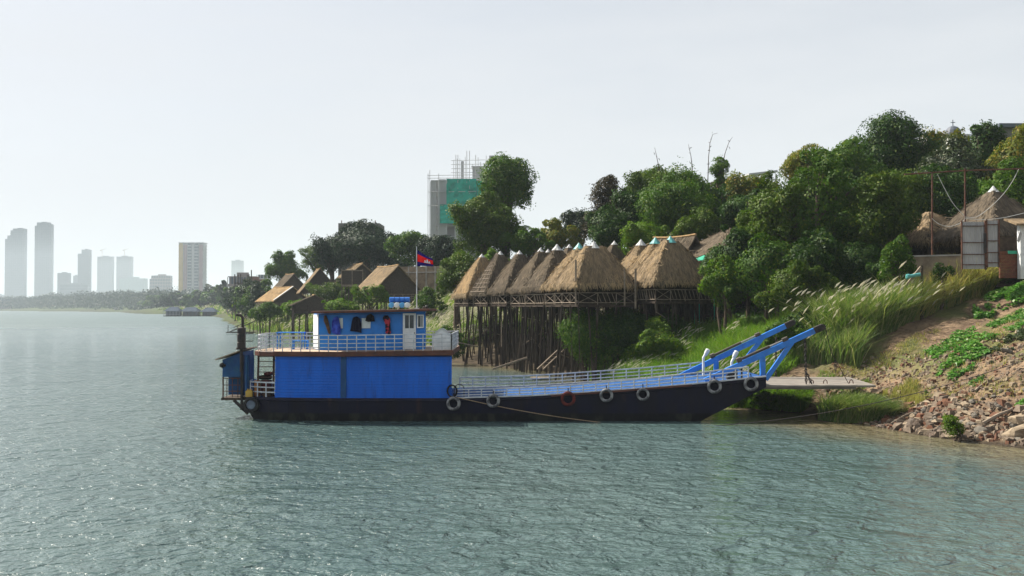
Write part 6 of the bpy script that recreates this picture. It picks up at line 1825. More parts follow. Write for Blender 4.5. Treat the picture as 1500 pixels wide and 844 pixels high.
for u in (664, 669, 673, 681, 692, 700, 712, 725, 744): sc2.tube([(PX(u), Y + 2, zt - 1), (PX(u), Y + 2, PZ(random.uniform(224, 240)))], .08, 4)
for v in (258, 262, 282, 302): sc2.tube([(PX(626.5), Y - 1.3, PZ(v)), (PX(698), Y - 1.7, PZ(v + random.uniform(-1, 1)))], .08, 4)
for v in (252, 246, 240, 234): sc2.tube([(PX(660), Y + 1.8, PZ(v)), (PX(712), Y + 1.8, PZ(v - 1))], .08, 4)
sc2.build('scaffolding', M['bld_white'], t)
# concrete roof frame above the rain tree
Y = 260
t = thing('concrete_building', 'grey concrete building with an open roof storey showing over the huge spreading tree', 'building', (at(522, 340, Y)[0], Y + 5, 8.4))
X0, X1 = at(495.5, 330, Y)[0], at(556, 330, Y)[0]
z1, zz = at(520, 327, Y)[2], at(520, 341, Y)[2]
mb = MB(); mb.box(X0, X1, Y, Y + 10, z1 - .9, z1); mb.box(X0, X1, Y, Y + 10, 7.5, zz - 1)
for u0, u1 in ((495.5, 501), (513, 527)): mb.box(at(u0, 330, Y)[0], at(u1, 330, Y)[0], Y, Y + 1, zz - 1, z1 - .91)
for u0, u1 in ((505, 509), (540, 555)): mb.box(at(u0, 330, Y)[0], at(u1, 330, Y)[0], Y + 8.5, Y + 9.5, zz - 1, z1 - .91)
mb.build('frame', M['wall_grey'], t)
mb = MB()
for u in (499.5, 526, 549): mb.tube([(at(u, 330, Y)[0], Y + 1, z1), (at(u, 330, Y)[0], Y + 1, z1 + .8)], .12, 4)
mb.build('rebar', M['rust'], t)
# roofs over the right-hand trees
Y = 125
t = thing('roof_terrace', 'white steel-framed roof terrace showing above the trees left of the grove', 'building', (at(1118, 260, Y)[0], Y, 8.4))
mb = MB(); a, c = at(1097, 257, Y), at(1139, 252, Y)
mb.slab([(a[0], Y, a[2]), (c[0], Y, c[2]), (c[0], Y + 5, c[2] + .3), (a[0], Y + 5, a[2] + .3)], (0, 0, .25)); mb.build('roof', M['bld_white'], t)
mb = MB()
for u in (1098, 1108, 1120, 1138):
    x = at(u, 260, Y)[0]; mb.box(x - .12, x + .12, Y + .1, Y + .35, 8, a[2])
mb.box(a[0], c[0], Y + .12, Y + .3, at(1110, 263, Y)[2], at(1110, 262, Y)[2]); mb.build('posts', M['bld_white'], t)
Y = 130
t = thing('flat_roof_house', 'dark flat roof slab behind the trees in the top right corner', 'building', (at(1490, 185, Y)[0], Y + 4, 8.4))
X0, X1 = at(1464, 182, Y)[0], at(1530, 182, Y)[0]; z1 = at(1480, 180.5, Y)[2]
MB().box(X0, X1, Y, Y + 9, z1 - .5, z1).build('roof', M['bld_dark'], t); MB().box(X0 + .8, X1, Y + .8, Y + 8, 8, z1 - .51).build('wall', M['wall_grey'], t)
t = thing('dome_tower', 'small white tower with a grey dome and finial peeping over the right-hand trees', 'building', (at(1395, 190, Y)[0], Y, 8.4))
p = at(1396, 199, Y); mb = MB(); mb.lathe([(1.0, 0), (1.05, .3), (.95, .7), (.6, 1.1), (.15, 1.3)], p, (0, 0, 1), 14); mb.build('dome', M['bld_dark'], t)
mb = MB(); mb.box(p[0] - 4, p[0] + 1.6, Y - 1.4, Y + 1.4, 8, p[2] - .02); mb.build('wall', M['bld_white'], t)
mb = MB(); mb.tube([(p[0], Y, p[2] + 1.2), (p[0], Y, p[2] + 2.1)], .06, 5); mb.tube([(p[0] - .3, Y, p[2] + 1.75), (p[0] + .3, Y, p[2] + 1.75)], .05, 5); mb.build('finial', M['bld_dark'], t)

# floating houses
M['tin_blue'] = mat('blue_grey_tin_roof', (0.035, 0.055, 0.085), (0.025, 0.04, 0.065), 0.3, 0.8, 0.1)
def floating_house(label, u0, u1, Y, vroof, m_wall='bld_dark'):
    X0, X1 = at(u0, 460, Y)[0], at(u1, 460, Y)[0]; zr = at(u0, vroof, Y)[2]; d = 9
    t = thing('floating_house', label, 'house', ((X0 + X1) / 2, Y + d / 2, 0), 'floating houses moored at the bend')
    mb = MB(); mb.box(X0, X1, Y, Y + d, -.6, .5); mb.build('pontoon', M['plank_dark'], t)
    mb = MB(); mb.box(X0 + 1.2, X1 - 1.2, Y + 1.5, Y + d - 1, .5, zr - 2.0); mb.build('wall', M[m_wall], t)
    mb = MB(); ez = zr - 3.0; yc = Y + d / 2
    mb.v = [(X0 - .3, Y - .3, ez), (X1 + .3, Y - .3, ez), (X1 + .3, Y + d + .3, ez), (X0 - .3, Y + d + .3, ez), (X0 + 3, yc, zr), (X1 - 3, yc, zr)]
    mb.f = [(0, 1, 5, 4), (1, 2, 5), (2, 3, 4, 5), (3, 0, 4), (0, 3, 2, 1)]; mb.build('roof', M['tin_blue'], t)
    mb = MB()
    for i in range(6):
        x = X0 + .3 + (X1 - X0 - .6) * i / 5; mb.box(x - .1, x + .1, Y + .2, Y + .4, .5, ez)
    mb.box(X0 + .3, X1 - .3, Y + .25, Y + .35, 1.3, 1.45); mb.build('porch_posts', M['bld_white' if 'white porch' in label else 'plank_dark'], t)
floating_house('floating house with a white porch, leftmost of three moored under the far trees', 239, 263, 672, 449.5)
floating_house('wide dark floating house in the middle of the three moored at the bend', 264, 290, 676, 450)
floating_house('small dark floating house on the right of the three moored at the bend', 293, 315, 680, 450.5)
# little passenger boat
Y = 1500; xb = at(166, 456, Y)[0]
t = thing('passenger_boat', 'small white passenger boat moored along the distant shore', 'boat', (xb, Y, 0))
mb = MB(); mb.prism([(xb - 2, Y), (xb + 14, Y), (xb + 16, Y + 2), (xb + 14, Y + 4), (xb - 2, Y + 4)], -.4, 1.6); mb.build('hull', M['bld_dark'], t)
mb = MB(); mb.box(xb, xb + 12, Y + .4, Y + 3.6, 1.6, 4); mb.box(xb - 1, xb + 6, Y + .6, Y + 3.4, 4.2, 6.4); mb.build('cabin', M['bld_white'], t)
mb = MB(); mb.box(xb - .5, xb + 13, Y, Y + 4, 4.0, 4.19); mb.box(xb - 1.4, xb + 7, Y + .2, Y + 3.8, 6.4, 6.7); mb.build('roof', M['bld_white'], t)
# low riverside buildings at the left end
for i, (u0, u1, vt, Yb, mm, lab) in enumerate(((0, 14, 440, 2250, 'bld_pink', 'faint low riverside building at the left edge under the stepped tower'),
    (22, 36, 443, 2220, 'bld_pale', 'faint low pavilion between the feet of the two tallest towers'), (40, 52, 438, 2230, 'bld_white', 'faint white pavilion at the foot of the tallest tower'),
    (64, 76, 443, 2100, 'bld_ochre', 'faint sandy low building right below the tallest tower'))):
    X0, X1 = at(u0, vt, Yb)[0], at(u1, vt, Yb)[0]; z1 = at(u0, vt, Yb)[2]
    t = thing('riverside_building', lab, 'building', ((X0 + X1) / 2, Yb, 2), 'low buildings on the far shore')
    MB().box(X0, X1, Yb, Yb + 12, 1, z1 - 1).build('wall', M[mm], t)
    mb = MB(); mb.slab([(X0 - 1, Yb - 1, z1 - 1), (X1 + 1, Yb - 1, z1 - 1), (X1 + 1, Yb + 13, z1 + 1), (X0 - 1, Yb + 13, z1 + 1)], (0, 0, .8)); mb.build('roof', M['tin_blue'], t)
# ================================================================== GRASS, REEDS, CREEPERS, ROCKS
def in_poly(u, v, poly):
    c = np.zeros(u.shape, bool); n = len(poly)
    for i in range(n):
        x0, y0 = poly[i]; x1, y1 = poly[(i + 1) % n]
        if y0 == y1: continue
        c ^= ((y0 > v) != (y1 > v)) & (u < (x1 - x0) * (v - y0) / (y1 - y0) + x0)
    return c

def scatter(poly, n, dens_scale=None, thr=0.0, seed=1):
    """n random ground points inside a polygon in plan"""
    a = np.array(poly, float); lo, hi = a.min(0), a.max(0)
    out = np.zeros((0, 2))
    while len(out) < n:
        p = rng.uniform(lo, hi, (n * 2, 2))
        k = in_poly(p[:, 0], p[:, 1], poly)
        if dens_scale: k &= fbm(p[:, 0] / dens_scale, p[:, 1] / dens_scale, seed) > thr
        out = np.concatenate([out, p[k]])
        if len(p[k]) == 0: break
    return out[:n]

def blades(xy, hmin, hmax, width, lean=(0.25, 0.0), spread=0.35, curl=0.3):
    n = len(xy)
    z = ground(xy[:, 0], xy[:, 1])
    h = rng.uniform(hmin, hmax, n) * (0.55 + 0.9 * fbm(xy[:, 0] / 1.7, xy[:, 1] / 1.7, 55, 2))
    base = np.stack([xy[:, 0], xy[:, 1], z - 0.05], 1)
    lx = lean[0] + rng.normal(0, spread, n); ly = lean[1] + rng.normal(0, spread, n)
    mid = base + np.stack([lx * h * 0.35, ly * h * 0.35, h * 0.58], 1)
    tip = base + np.stack([lx * h * (0.8 + curl), ly * h * (0.8 + curl), h * (1.0 - 0.12 * np.hypot(lx, ly))], 1)
    a = rng.uniform(0, math.pi, n); S = np.stack([np.cos(a), np.sin(a), 0 * a], 1) * (width * rng.uniform(0.6, 1.4, n))[:, None] / 2
    q1 = np.stack([base - S, base + S, mid + S * .9, mid - S * .9], 1)
    q2 = np.stack([mid - S * .9, mid + S * .9, tip + S * .12, tip - S * .12], 1)
    return np.concatenate([q1, q2]), tip

def blade_mesh(name, Q, mat_):
    """two-quad blades welded per blade so that one blade keeps one tint"""
    n = len(Q) // 2
    V = np.concatenate([Q[:n, :, :], Q[n:, 2:, :]], 1)   # 6 verts
    V = np.ascontiguousarray(V, np.float32)
    me = bpy.data.meshes.new(name)
    me.vertices.add(n * 6); me.vertices.foreach_set('co', V.ravel())
    k = (np.arange(n, dtype=np.int32) * 6)[:, None]
    F = np.concatenate([k + np.array([0, 1, 2, 3]), k + np.array([3, 2, 4, 5])], 1).astype(np.int32).ravel()
    me.loops.add(n * 8); me.loops.foreach_set('vertex_index', F)
    me.polygons.add(n * 2)
    me.polygons.foreach_set('loop_start', np.arange(0, n * 8, 4, dtype=np.int32)); me.polygons.foreach_set('loop_total', np.full(n * 2, 4, np.int32))
    me.update(calc_edges=True); me.materials.append(mat_)
    o = link(bpy.data.objects.new(name, me)); set_tags(o, kind='stuff')
    return o

def plumes(name, base, dirv, L, W, mat_):
    n = len(base)
    D = dirv / np.linalg.norm(dirv, axis=1, keepdims=True)
    Q = []
    for a in (0.0, 1.57):
        A = np.array([math.cos(a), math.sin(a), 0.1]); S = np.cross(D, A); S /= np.linalg.norm(S, axis=1, keepdims=True) + 1e-9
        e = base + D * L[:, None]; m_ = base + D * L[:, None] * 0.4 + np.array([0, 0, 0.03]); w_ = (W * rng.uniform(.7, 1.3, n))[:, None]
        Q.append(np.stack([base, m_ + S * w_, e, m_ - S * w_], 1))
    o = quads(name, np.concatenate(Q), mat_); set_tags(o, kind='stuff')

def P2(*uv): return [gpt(u, v)[:2] for u, v in uv]
# bright grass slope between the water and the grove, behind the bow
slope = [(8.5, 70.5), (5.6, 82.5), (9.5, 84), (16, 78), (22, 70), (24.5, 62.5), (20.0, 62.0), (16.5, 60.5), (13.2, 58.5)]
xy = np.concatenate([scatter(slope, 16000), scatter(slope, 22000, 1.8, .48, 40)])
Q, tip = blades(xy, 0.7, 1.6, 0.05, (0.2, -0.1), 0.4); blade_mesh('slope_grass', Q, M['grass'])
# leafy weeds mixed through that slope
xy = scatter(slope, 9000, 3.0, 0.5, 61); z = ground(xy[:, 0], xy[:, 1])
P = np.stack([xy[:, 0], xy[:, 1], z + rng.uniform(.1, .9, len(xy))], 1); N = rng.normal(0, .5, P.shape); N[:, 2] += 1; N /= np.linalg.norm(N, axis=1, keepdims=True)
o = quads('slope_weeds', leaf_quads(P, N, .24, .2), M['leaf_bright']); set_tags(o, kind='stuff')
pl_xy = scatter(slope, 420, 4.0, 0.56, 71); zz = ground(pl_xy[:, 0], pl_xy[:, 1])
plumes('slope_plumes', np.stack([pl_xy[:, 0], pl_xy[:, 1], zz + rng.uniform(.8, 1.5, len(zz))], 1), np.stack([.8 + rng.normal(0, .15, len(zz)), rng.normal(0, .2, len(zz)), .55 + rng.normal(0, .1, len(zz))], 1), rng.uniform(.4, .75, len(zz)), .045, M['plume'])
# tall reed stand along the top of the dirt path
g_pts = P2((1182, 522), (1230, 512), (1290, 497), (1350, 468), (1400, 448), (1452, 430))
far_pts = [(x + 1.5 + 0.8 * i * 0.3, y + 3.6 + (0.3 * i)) for i, (x, y) in enumerate(g_pts)]
reedp = g_pts + far_pts[::-1]
xy = scatter(reedp, 15000)
xa = xy[xy[:, 0] < 25.2]; xb_ = xy[xy[:, 0] >= 25.2]
Q, tip = blades(xa, 1.8, 2.9, 0.045, (0.14, -0.05), 0.4, .35); blade_mesh('reed_stand', Q, M['reed'])
Q2, tip2 = blades(xb_, 1.5, 2.4, 0.045, (0.12, -0.05), 0.42, .35); blade_mesh('drying_reed_stand', Q2, M['dry_reed'])
Q3, _ = blades(scatter(reedp, 7000), 0.8, 1.4, 0.045, (0.15, -0.2), 0.35); blade_mesh('reed_skirt', Q3, M['reed'])
k = rng.choice(len(tip), 230, replace=False)
plumes('reed_plumes', tip[k] - np.array([.1, 0, .1]), np.stack([.75 + rng.normal(0, .15, len(k)), rng.normal(0, .15, len(k)), .7 + rng.normal(0, .12, len(k))], 1), rng.uniform(.4, .8, len(k)), .055, M['plume'])
# reed continuing left towards the grove
left = [(17.2, 61.4), (20.4, 58.6), (22.5, 62.5), (20, 65.5)]
Q, tip = blades(scatter(left, 4500), 1.0, 1.9, 0.05, (0.2, -0.05), .25, .4); blade_mesh('reed_margin', Q, M['reed'])
# tuft in front of the ramp
tuft = [(15.7, 51.3), (16.4, 50.5), (18.0, 49.5), (18.9, 49.6), (19.0, 50.8), (17.5, 51.2), (16.2, 51.35)]
Q, tip = blades(scatter(tuft, 8000), 0.75, 1.3, 0.03, (0.3, -0.25), .35, .5); blade_mesh('ramp_tuft', Q, M['reed'])
tuft2 = [(18.6, 49.8), (20.6, 49.2), (21.6, 52.2), (19.6, 52.8), (18.8, 51.0)]
Q, tip = blades(scatter(tuft2, 1500, 1.2, .48, 12), 0.25, 0.6, 0.025, (0.2, -0.1), .4, .4); blade_mesh('ramp_side_grass', Q, M['dry_reed'])
under = [(12.5, 57.9), (15.9, 54.9), (16.5, 55.6), (17.5, 58), (14.8, 60), (12, 60.5)]
Q, tip = blades(scatter(under, 6000), 0.4, 0.9, 0.035, (0.1, -0.2), .4, .5); blade_mesh('bank_foot_grass', Q, M['grass'])
path_g = [(19.0, 56.0), (20.5, 56.5), (18.5, 59.5), (17.5, 58.5)]
Q, tip = blades(scatter(path_g, 900), 0.15, 0.35, 0.03, (0.1, 0), .4, .4); blade_mesh('path_grass', Q, M['grass'])
earth = P2((1300, 560), (1345, 520), (1400, 490), (1500, 440), (1500, 600), (1400, 590))
Q, _ = blades(scatter(earth, 1500, 1.0, .54, 44), 0.15, 0.45, 0.025, (0.1, 0), .5, .4); blade_mesh('dry_tufts', Q, M['dry_reed'])
Q, _ = blades(scatter(P2((1200, 545), (1290, 520), (1380, 480), (1370, 500), (1290, 545), (1230, 556)), 1300, .8, .5, 45), 0.12, 0.3, 0.025, (0.1, 0), .5, .4); blade_mesh('path_tufts', Q, M['dry_reed'])
# creeping broad-leaved plants on the earth slope
def creeper(name, pts, n, size, h, m='creeper', ds=1.1, thr=.47, seed=3):
    xy = scatter(P2(*pts), n, ds, thr, seed); z = ground(xy[:, 0], xy[:, 1])
    P = np.stack([xy[:, 0], xy[:, 1], z + .03 + h * rng.random(len(z)) * fbm(xy[:, 0] / .8, xy[:, 1] / .8, 8)], 1)
    N = rng.normal(0, .45, P.shape); N[:, 2] += 1; N[:, 1] -= .3; N /= np.linalg.norm(N, axis=1, keepdims=True)
    o = quads(name, leaf_quads(P, N, size, .0, .12, .8), M[m]); set_tags(o, kind='stuff')
creeper('creeper_patch', [(1372, 552), (1392, 520), (1425, 505), (1450, 520), (1425, 545), (1395, 562)], 1500, .19, .4, thr=.42)
creeper('creeper_patch', [(1352, 520), (1392, 494), (1440, 470), (1500, 452), (1500, 478), (1452, 500), (1420, 503), (1380, 528)], 2600, .17, .35, thr=.46)
creeper('creeper_patch', [(1425, 455), (1460, 428), (1500, 418), (1500, 448), (1462, 456), (1430, 470)], 2600, .2, .6, thr=.36)
creeper('creeper_patch', [(1440, 520), (1500, 485), (1500, 505), (1450, 535)], 1500, .13, .25, m='leaf_silver', thr=.45)
creeper('creeper_patch', [(1485, 598), (1500, 586), (1500, 604), (1490, 606)], 260, .13, .25, thr=.3)
creeper('creeper_patch', [(1325, 578), (1345, 568), (1358, 580), (1335, 590)], 350, .11, .2, thr=.4)
creeper('creeper_patch', [(1418, 565), (1432, 552), (1442, 556), (1428, 570)], 220, .12, .2, thr=.3)

def in_row(xy):
    a = (xy[:, 0] - 2.0) * .91 + (xy[:, 1] - 92) * .41
    return (np.abs(a) < 5.2) & (xy[:, 1] > 74) & (xy[:, 1] < 109)
# white-plumed grass slopes upstream
def strip(Y0, Y1, n, d0, d1):
    """points on the bank between two distances, d metres inland of the shoreline"""
    out = np.zeros((0, 2))
    while len(out) < n:
        y = Y0 * (Y1 / Y0) ** rng.random(n * 2)
        xs_ = np.interp(y, S_ARR[:, 1], S_ARR[:, 0])
        x = xs_ + rng.uniform(d0, d1 * 1.3, n * 2)
        dd = sdist(x, y); k = (dd > d0) & (dd < d1)
        out = np.concatenate([out, np.stack([x, y], 1)[k]])
    return out[:n]
xy = strip(97, 140, 26000, 0.6, 15); xy = xy[~in_row(xy)]
Q, tip = blades(xy, 0.9, 1.9, 0.075, (0.3, -0.1), .3, .4); blade_mesh('plumed_grass', Q, M['reed'])
k = rng.choice(len(tip), 9000, replace=False); k = k[fbm(tip[k][:, 0] / 5, tip[k][:, 1] / 5, 91) > .40]
plumes('grass_plumes', tip[k] - np.array([.05, 0, .05]), np.stack([.7 + rng.normal(0, .2, len(k)), -.1 + rng.normal(0, .2, len(k)), .55 + rng.normal(0, .2, len(k))], 1), rng.uniform(.4, .75, len(k)), .05, M['plume'])
xy = strip(138, 330, 30000, 0.6, 17)
Q, tip = blades(xy, 1.1, 2.4, 0.16, (0.3, -0.1), .3, .4); blade_mesh('upstream_grass', Q, M['reed'])
k = rng.choice(len(tip), 9000, replace=False); k = k[fbm(tip[k][:, 0] / 9, tip[k][:, 1] / 9, 93) > .47]
plumes('upstream_plumes', tip[k] - np.array([.05, 0, .1]), np.stack([.7 + rng.normal(0, .2, len(k)), -.1 + rng.normal(0, .2, len(k)), .5 + rng.normal(0, .2, len(k))], 1), rng.uniform(.5, 1.0, len(k)), .085, M['plume'])
xy = strip(320, 1100, 14000, 1, 24)
Q, tip = blades(xy, 1.5, 3.6, 0.6, (0.3, -0.1), .3, .4); blade_mesh('distant_bank_grass', Q, M['reed'])
k = rng.choice(len(tip), 2600, replace=False); k = k[fbm(tip[k][:, 0] / 30, tip[k][:, 1] / 30, 95) > .48]
plumes('distant_plumes', tip[k], np.stack([.7 + 0 * k, 0 * k - .1, .5 + 0 * k], 1), rng.uniform(1.2, 2.2, len(k)), .4, M['plume'])
# ground cover under the trees on the plateau
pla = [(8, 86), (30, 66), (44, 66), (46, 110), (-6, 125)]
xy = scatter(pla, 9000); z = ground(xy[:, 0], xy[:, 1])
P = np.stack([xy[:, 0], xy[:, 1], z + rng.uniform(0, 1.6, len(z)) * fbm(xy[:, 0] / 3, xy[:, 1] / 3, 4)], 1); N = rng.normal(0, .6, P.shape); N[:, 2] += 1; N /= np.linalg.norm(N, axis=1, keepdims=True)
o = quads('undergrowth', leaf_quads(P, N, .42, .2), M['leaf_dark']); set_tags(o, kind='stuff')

# ---------------------------------------------------------------- rocks
import bmesh
def rock_mesh(seed, m):
    r = random.Random(seed)
    bm = bmesh.new()
    bmesh.ops.create_cube(bm, size=1.0)
    pl_ = []
    bmesh.ops.subdivide_edges(bm, edges=bm.edges[:], cuts=2, use_grid_fill=True)
    for v in bm.verts:
        v.co = v.co.normalized() * (0.55 + 0.45 * (max(abs(v.co.x), abs(v.co.y), abs(v.co.z)) / max(v.co.length, 1e-6))) * 0.62
        v.co += Vector((r.uniform(-.09, .09), r.uniform(-.09, .09), r.uniform(-.09, .09)))
    for _ in range(5):
        n = Vector((r.gauss(0, 1), r.gauss(0, 1), r.gauss(0, 1))).normalized(); d = r.uniform(.28, .42)
        for v in bm.verts:
            k = v.co.dot(n) - d
            if k > 0: v.co -= n * k * 0.92
    me = bpy.data.meshes.new('rock'); bm.to_mesh(me); bm.free(); me.materials.append(m)
    return me
RM = {k: [rock_mesh(i * 7 + s, M[k]) for i in range(5)] for s, k in enumerate(('rock', 'rock_pale', 'rock_grey', 'rock_red', 'rock_dark'))}
rr = random.Random(3)
def put_rock(x, y, s, key, label, group='stones on the rubble bank', z=None, sq=None):
    o = bpy.data.objects.new('rock', rr.choice(RM[key])); COL.objects.link(o)
    f = sq or (rr.uniform(.75, 1.35), rr.uniform(.7, 1.1), rr.uniform(.4, .75))
    o.scale = tuple(s * a for a in f); o.rotation_euler = (rr.uniform(-.35, .35), rr.uniform(-.35, .35), rr.uniform(0, 6.28))
    o.location = (x, y, (gz(x, y) if z is None else z) + s * f[2] * 0.18)
    set_tags(o, label, 'rock', group)
ROCKL = {'rock': 'rough brown stone lying in the rubble on the right-hand bank', 'rock_pale': 'pale sandy stone lying in the rubble on the right-hand bank',
         'rock_grey': 'grey broken concrete lump in the rubble on the right-hand bank', 'rock_red': 'reddish brown stone lying in the rubble on the right-hand bank', 'rock_dark': 'dark wet stone lying in the rubble at the water line'}
p = gpt(1339, 626); put_rock(p[0], p[1], .72, 'rock_dark', 'large dark boulder at the waterline left of the weed bush', None, sq=(1.05, .9, .95))
p = gpt(1352, 636); put_rock(p[0], p[1], .38, 'rock', 'squat brown block at the waterline right in front of the dark boulder', None, sq=(1.2, .8, .7))
p = gpt(1304, 613); put_rock(p[0], p[1], .3, 'rock_pale', 'whitish stone at the right end of the ramp-side grass tuft', None)
p = gpt(1494, 640); put_rock(p[0], p[1], 1.15, 'rock_pale', 'big pale flat slab at the bottom right corner of the rubble', None, sq=(1.3, .8, .55))
p = gpt(1497, 622); put_rock(p[0], p[1], .95, 'rock_pale', 'big pale block lying just above the flat slab at the right edge', None, sq=(1.2, .8, .6))
p = gpt(1418, 607); put_rock(p[0], p[1], .5, 'rock_pale', 'pale flat slab in the middle of the rubble above the weed bush', None, sq=(1.5, .9, .35))
p = gpt(1383, 571); put_rock(p[0], p[1], .26, 'can_orange' if False else 'rock_pale', 'rounded yellowish stone on the slope below the creeping plants', None, sq=(1, 1, .9))
p = gpt(1474, 516); put_rock(p[0], p[1], .62, 'rock_grey', 'split grey concrete lump high on the earth slope by the mooring cable', None)
cands = []
rub = [(1262, 622), (1330, 600), (1400, 590), (1500, 560), (1500, 655), (1440, 646), (1380, 642), (1330, 634)]
rubw = P2(*rub)
xy = scatter(rubw, 160)
for (x, y) in xy:
    d = float(sdist(np.array([x]), np.array([y]))[0])
    key = rr.choices(('rock', 'rock_pale', 'rock_grey', 'rock_red', 'rock_dark'), (5, 3, 4.5, 1.2, 3.5 if d < 1.2 else .3))[0]
    s = rr.uniform(.16, .42) * (1.35 if d < 2.6 else .8) * (1.5 if rr.random() < .08 else 1)
    put_rock(x, y, s * .9, key, ROCKL[key])
# smaller stones and clods too many to count
n = 3200
allp = P2((1200, 560), (1265, 622), (1330, 634), (1380, 642), (1440, 646), (1500, 656), (1500, 470), (1440, 500), (1360, 520), (1290, 515), (1220, 532))
xy = scatter(allp, n)
d = sdist(xy[:, 0], xy[:, 1])
s = rng.uniform(.03, .11, n) * np.where(d < 3.5, 1.35, .7) * rng.choice([1, 1, 1, 1.8], n)
z = ground(xy[:, 0], xy[:, 1])
tmpl = np.array([(-1, -1, -.6), (1, -1, -.6), (1, 1, -.6), (-1, 1, -.6), (-.7, -.6, .6), (.6, -.7, .5), (.7, .6, .65), (-.6, .7, .5)])
fc = np.array([(0, 3, 2, 1), (4, 5, 6, 7), (0, 1, 5, 4), (1, 2, 6, 5), (2, 3, 7, 6), (3, 0, 4, 7)])
for mm, sel in (('rock', rng.random(n) < .45), ('rock_pale', None), ('rock_red', None)):
    if mm == 'rock': idx = np.nonzero(sel)[0]; rest = np.nonzero(~sel)[0]
    elif mm == 'rock_pale': idx = rest[: len(rest) // 2]
    else: idx = rest[len(rest) // 2:]
    k = len(idx); a = rng.uniform(0, 6.28, k)
    V = tmpl[None] * (s[idx][:, None, None] * rng.uniform(.55, 1.3, (k, 1, 3))) + rng.normal(0, .16, (k, 8, 3)) * s[idx][:, None, None]
    ca, sa = np.cos(a)[:, None], np.sin(a)[:, None]
    V = np.stack([V[..., 0] * ca - V[..., 1] * sa, V[..., 0] * sa + V[..., 1] * ca, V[..., 2]], -1)
    V = V + np.stack([xy[idx, 0], xy[idx, 1], z[idx] + s[idx] * .2], 1)[:, None]
    Qr = V[:, fc].reshape(-1, 4, 3)
    o = quads('small_rubble', Qr, M[mm]); set_tags(o, kind='stuff')
# the same rubble and dry growth carry on along the shore
side_p = [(21.3, 41), (24.4, 32), (30.2, 14), (42, 14), (38, 34), (31, 44), (27.5, 46)]
xy = scatter(side_p, 2600); s = rng.uniform(.04, .2, 2600); z = ground(xy[:, 0], xy[:, 1]); k = len(xy)
V = tmpl[None] * (s[:, None, None] * rng.uniform(.55, 1.3, (k, 1, 3))) + rng.normal(0, .16, (k, 8, 3)) * s[:, None, None] + np.stack([xy[:, 0], xy[:, 1], z + s * .2], 1)[:, None]
o = quads('small_rubble', V[:, fc].reshape(-1, 4, 3), M['rock']); set_tags(o, kind='stuff')
Q, _ = blades(scatter([(26, 47), (31, 44), (40, 34), (52, 30), (56, 66), (38, 66)], 6000, 2.0, .5, 47), 0.2, 0.7, 0.03, (0.1, 0), .5, .4); blade_mesh('dry_tufts', Q, M['dry_reed'])
# drift sticks on the rubble
def stick(a, c, r, lab):
    p, q = Vector(gpt(*a)), Vector(gpt(*c)); up = Vector((0, 0, .12))
    mb = MB(); mb.tube([p + up, (p + q) / 2 + up * 1.4, q + up], [r, r * .9, r * .6], 6); loose(mb, 'driftwood', M['bamboo_pale'], lab, 'driftwood')
stick((1440, 626), (1482, 606), .09, 'long curved driftwood branch lying on the rubble near the right edge')
stick((1305, 625), (1340, 606), .05, 'thin driftwood stick lying on the rubble behind the dark boulder')
stick((1428, 578), (1455, 556), .06, 'thin pale stick lying up the earth slope')
p = Vector(gpt(1482, 398)); q = Vector(at(1488, 385, p[1] - .6)); mb = MB(); mb.bar(p - Vector((0.5, .6, .1)), q, .1, .06); loose(mb, 'plank', M['bamboo_pale'], 'pale plank sticking out of the earth heap below the brick panel', 'plank')

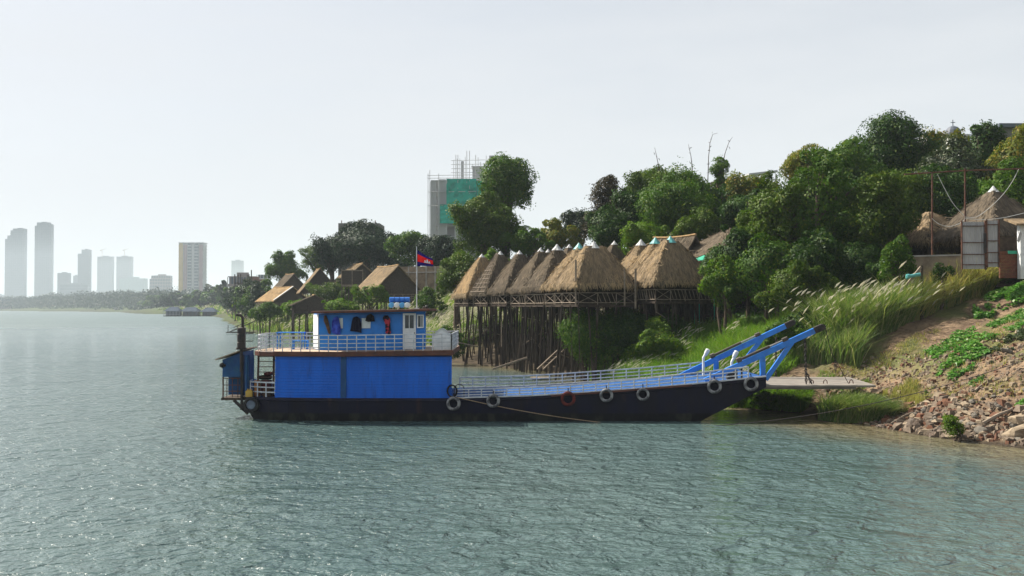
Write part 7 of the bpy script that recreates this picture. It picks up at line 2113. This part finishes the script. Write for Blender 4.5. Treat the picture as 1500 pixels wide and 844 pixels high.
# ------------------------------------------------------------------ labels of the masses and the setting
STUFF_L = {'slope_grass': ('bright green grass covering the slope behind the ferry bow', 'grass'), 'slope_weeds': ('leafy weeds mixed through the green slope behind the ferry bow', 'weeds'),
 'slope_plumes': ('scattered pale seed plumes over the green slope behind the bow', 'grass plumes'), 'reed_stand': ('tall green reeds in a band along the top of the dirt path', 'reeds'),
 'drying_reed_stand': ('drying yellow-green reeds at the right end of the band below the gate', 'reeds'), 'reed_skirt': ('shorter reeds at the foot of the tall reed band', 'reeds'),
 'reed_plumes': ('pale feathery plumes rising from the tall reed band', 'grass plumes'), 'reed_margin': ('young reeds between the boom tip and the tall reed band', 'reeds'),
 'ramp_tuft': ('thick drooping grass tuft at the water in front of the loading ramp', 'grass'), 'ramp_side_grass': ('thin dry grass beside the shore end of the loading ramp', 'grass'),
 'bank_foot_grass': ('short grass on the bank foot behind the loading ramp', 'grass'), 'path_grass': ('small green patch of grass beside the dirt path', 'grass'),
 'dry_tufts': ('sparse dry tufts on the earth slope at the right', 'grass'), 'small_rubble.003': ('small stones along the shore right of the frame', 'rubble'), 'dry_tufts.001': ('dry tufts on the bank right of the frame', 'grass'), 'path_tufts': ('sparse dry tufts along the dirt path', 'grass'),
 'plumed_grass': ('dense grass slope between the far golden hut and the wheelhouse', 'grass'), 'grass_plumes': ('white plumes massed on the slope right of the wheelhouse', 'grass plumes'),
 'upstream_grass': ('grass covering the slope below the upstream houses', 'grass'), 'upstream_plumes': ('white plumes on the slope below the upstream houses', 'grass plumes'),
 'distant_bank_grass': ('hazy grass along the distant river bend', 'grass'), 'distant_plumes': ('pale plumes along the distant river bend', 'grass plumes'),
 'undergrowth': ('dark undergrowth beneath the grove and the hillside trees', 'undergrowth'), 'far_treeline': ('hazy far treeline under the skyline towers', 'treeline'),
 'small_rubble': ('small brown stones strewn over the rubble bank', 'rubble'), 'small_rubble.001': ('small pale stones strewn over the rubble bank', 'rubble'), 'small_rubble.002': ('small reddish stones strewn over the rubble bank', 'rubble'),
 'creeper_patch': ('broad-leaved creeper patch alone in the middle of the earth slope', 'creeper'), 'creeper_patch.001': ('long creeper band running up along the dirt path to the right edge', 'creeper'),
 'creeper_patch.002': ('tall bright creepers below the earth heap at the right edge', 'creeper'), 'creeper_patch.003': ('small-leaved grey-green creepers above the split concrete lump', 'creeper'),
 'creeper_patch.004': ('tiny bright creeper patch among the rocks at the right edge', 'creeper'), 'creeper_patch.005': ('tiny creeper patch beside the ramp end', 'creeper'),
 'creeper_patch.006': ('tiny creeper patch just below the middle creepers', 'creeper'),
 'river_bank': ('brown and green river bank rising to a plateau', 'ground'), 'river_water': ('rippled blue-green river', 'water')}
for k_, (l_, c_) in STUFF_L.items():
    o_ = bpy.data.objects.get(k_)
    if o_ is not None: o_['label'] = l_; o_['category'] = c_
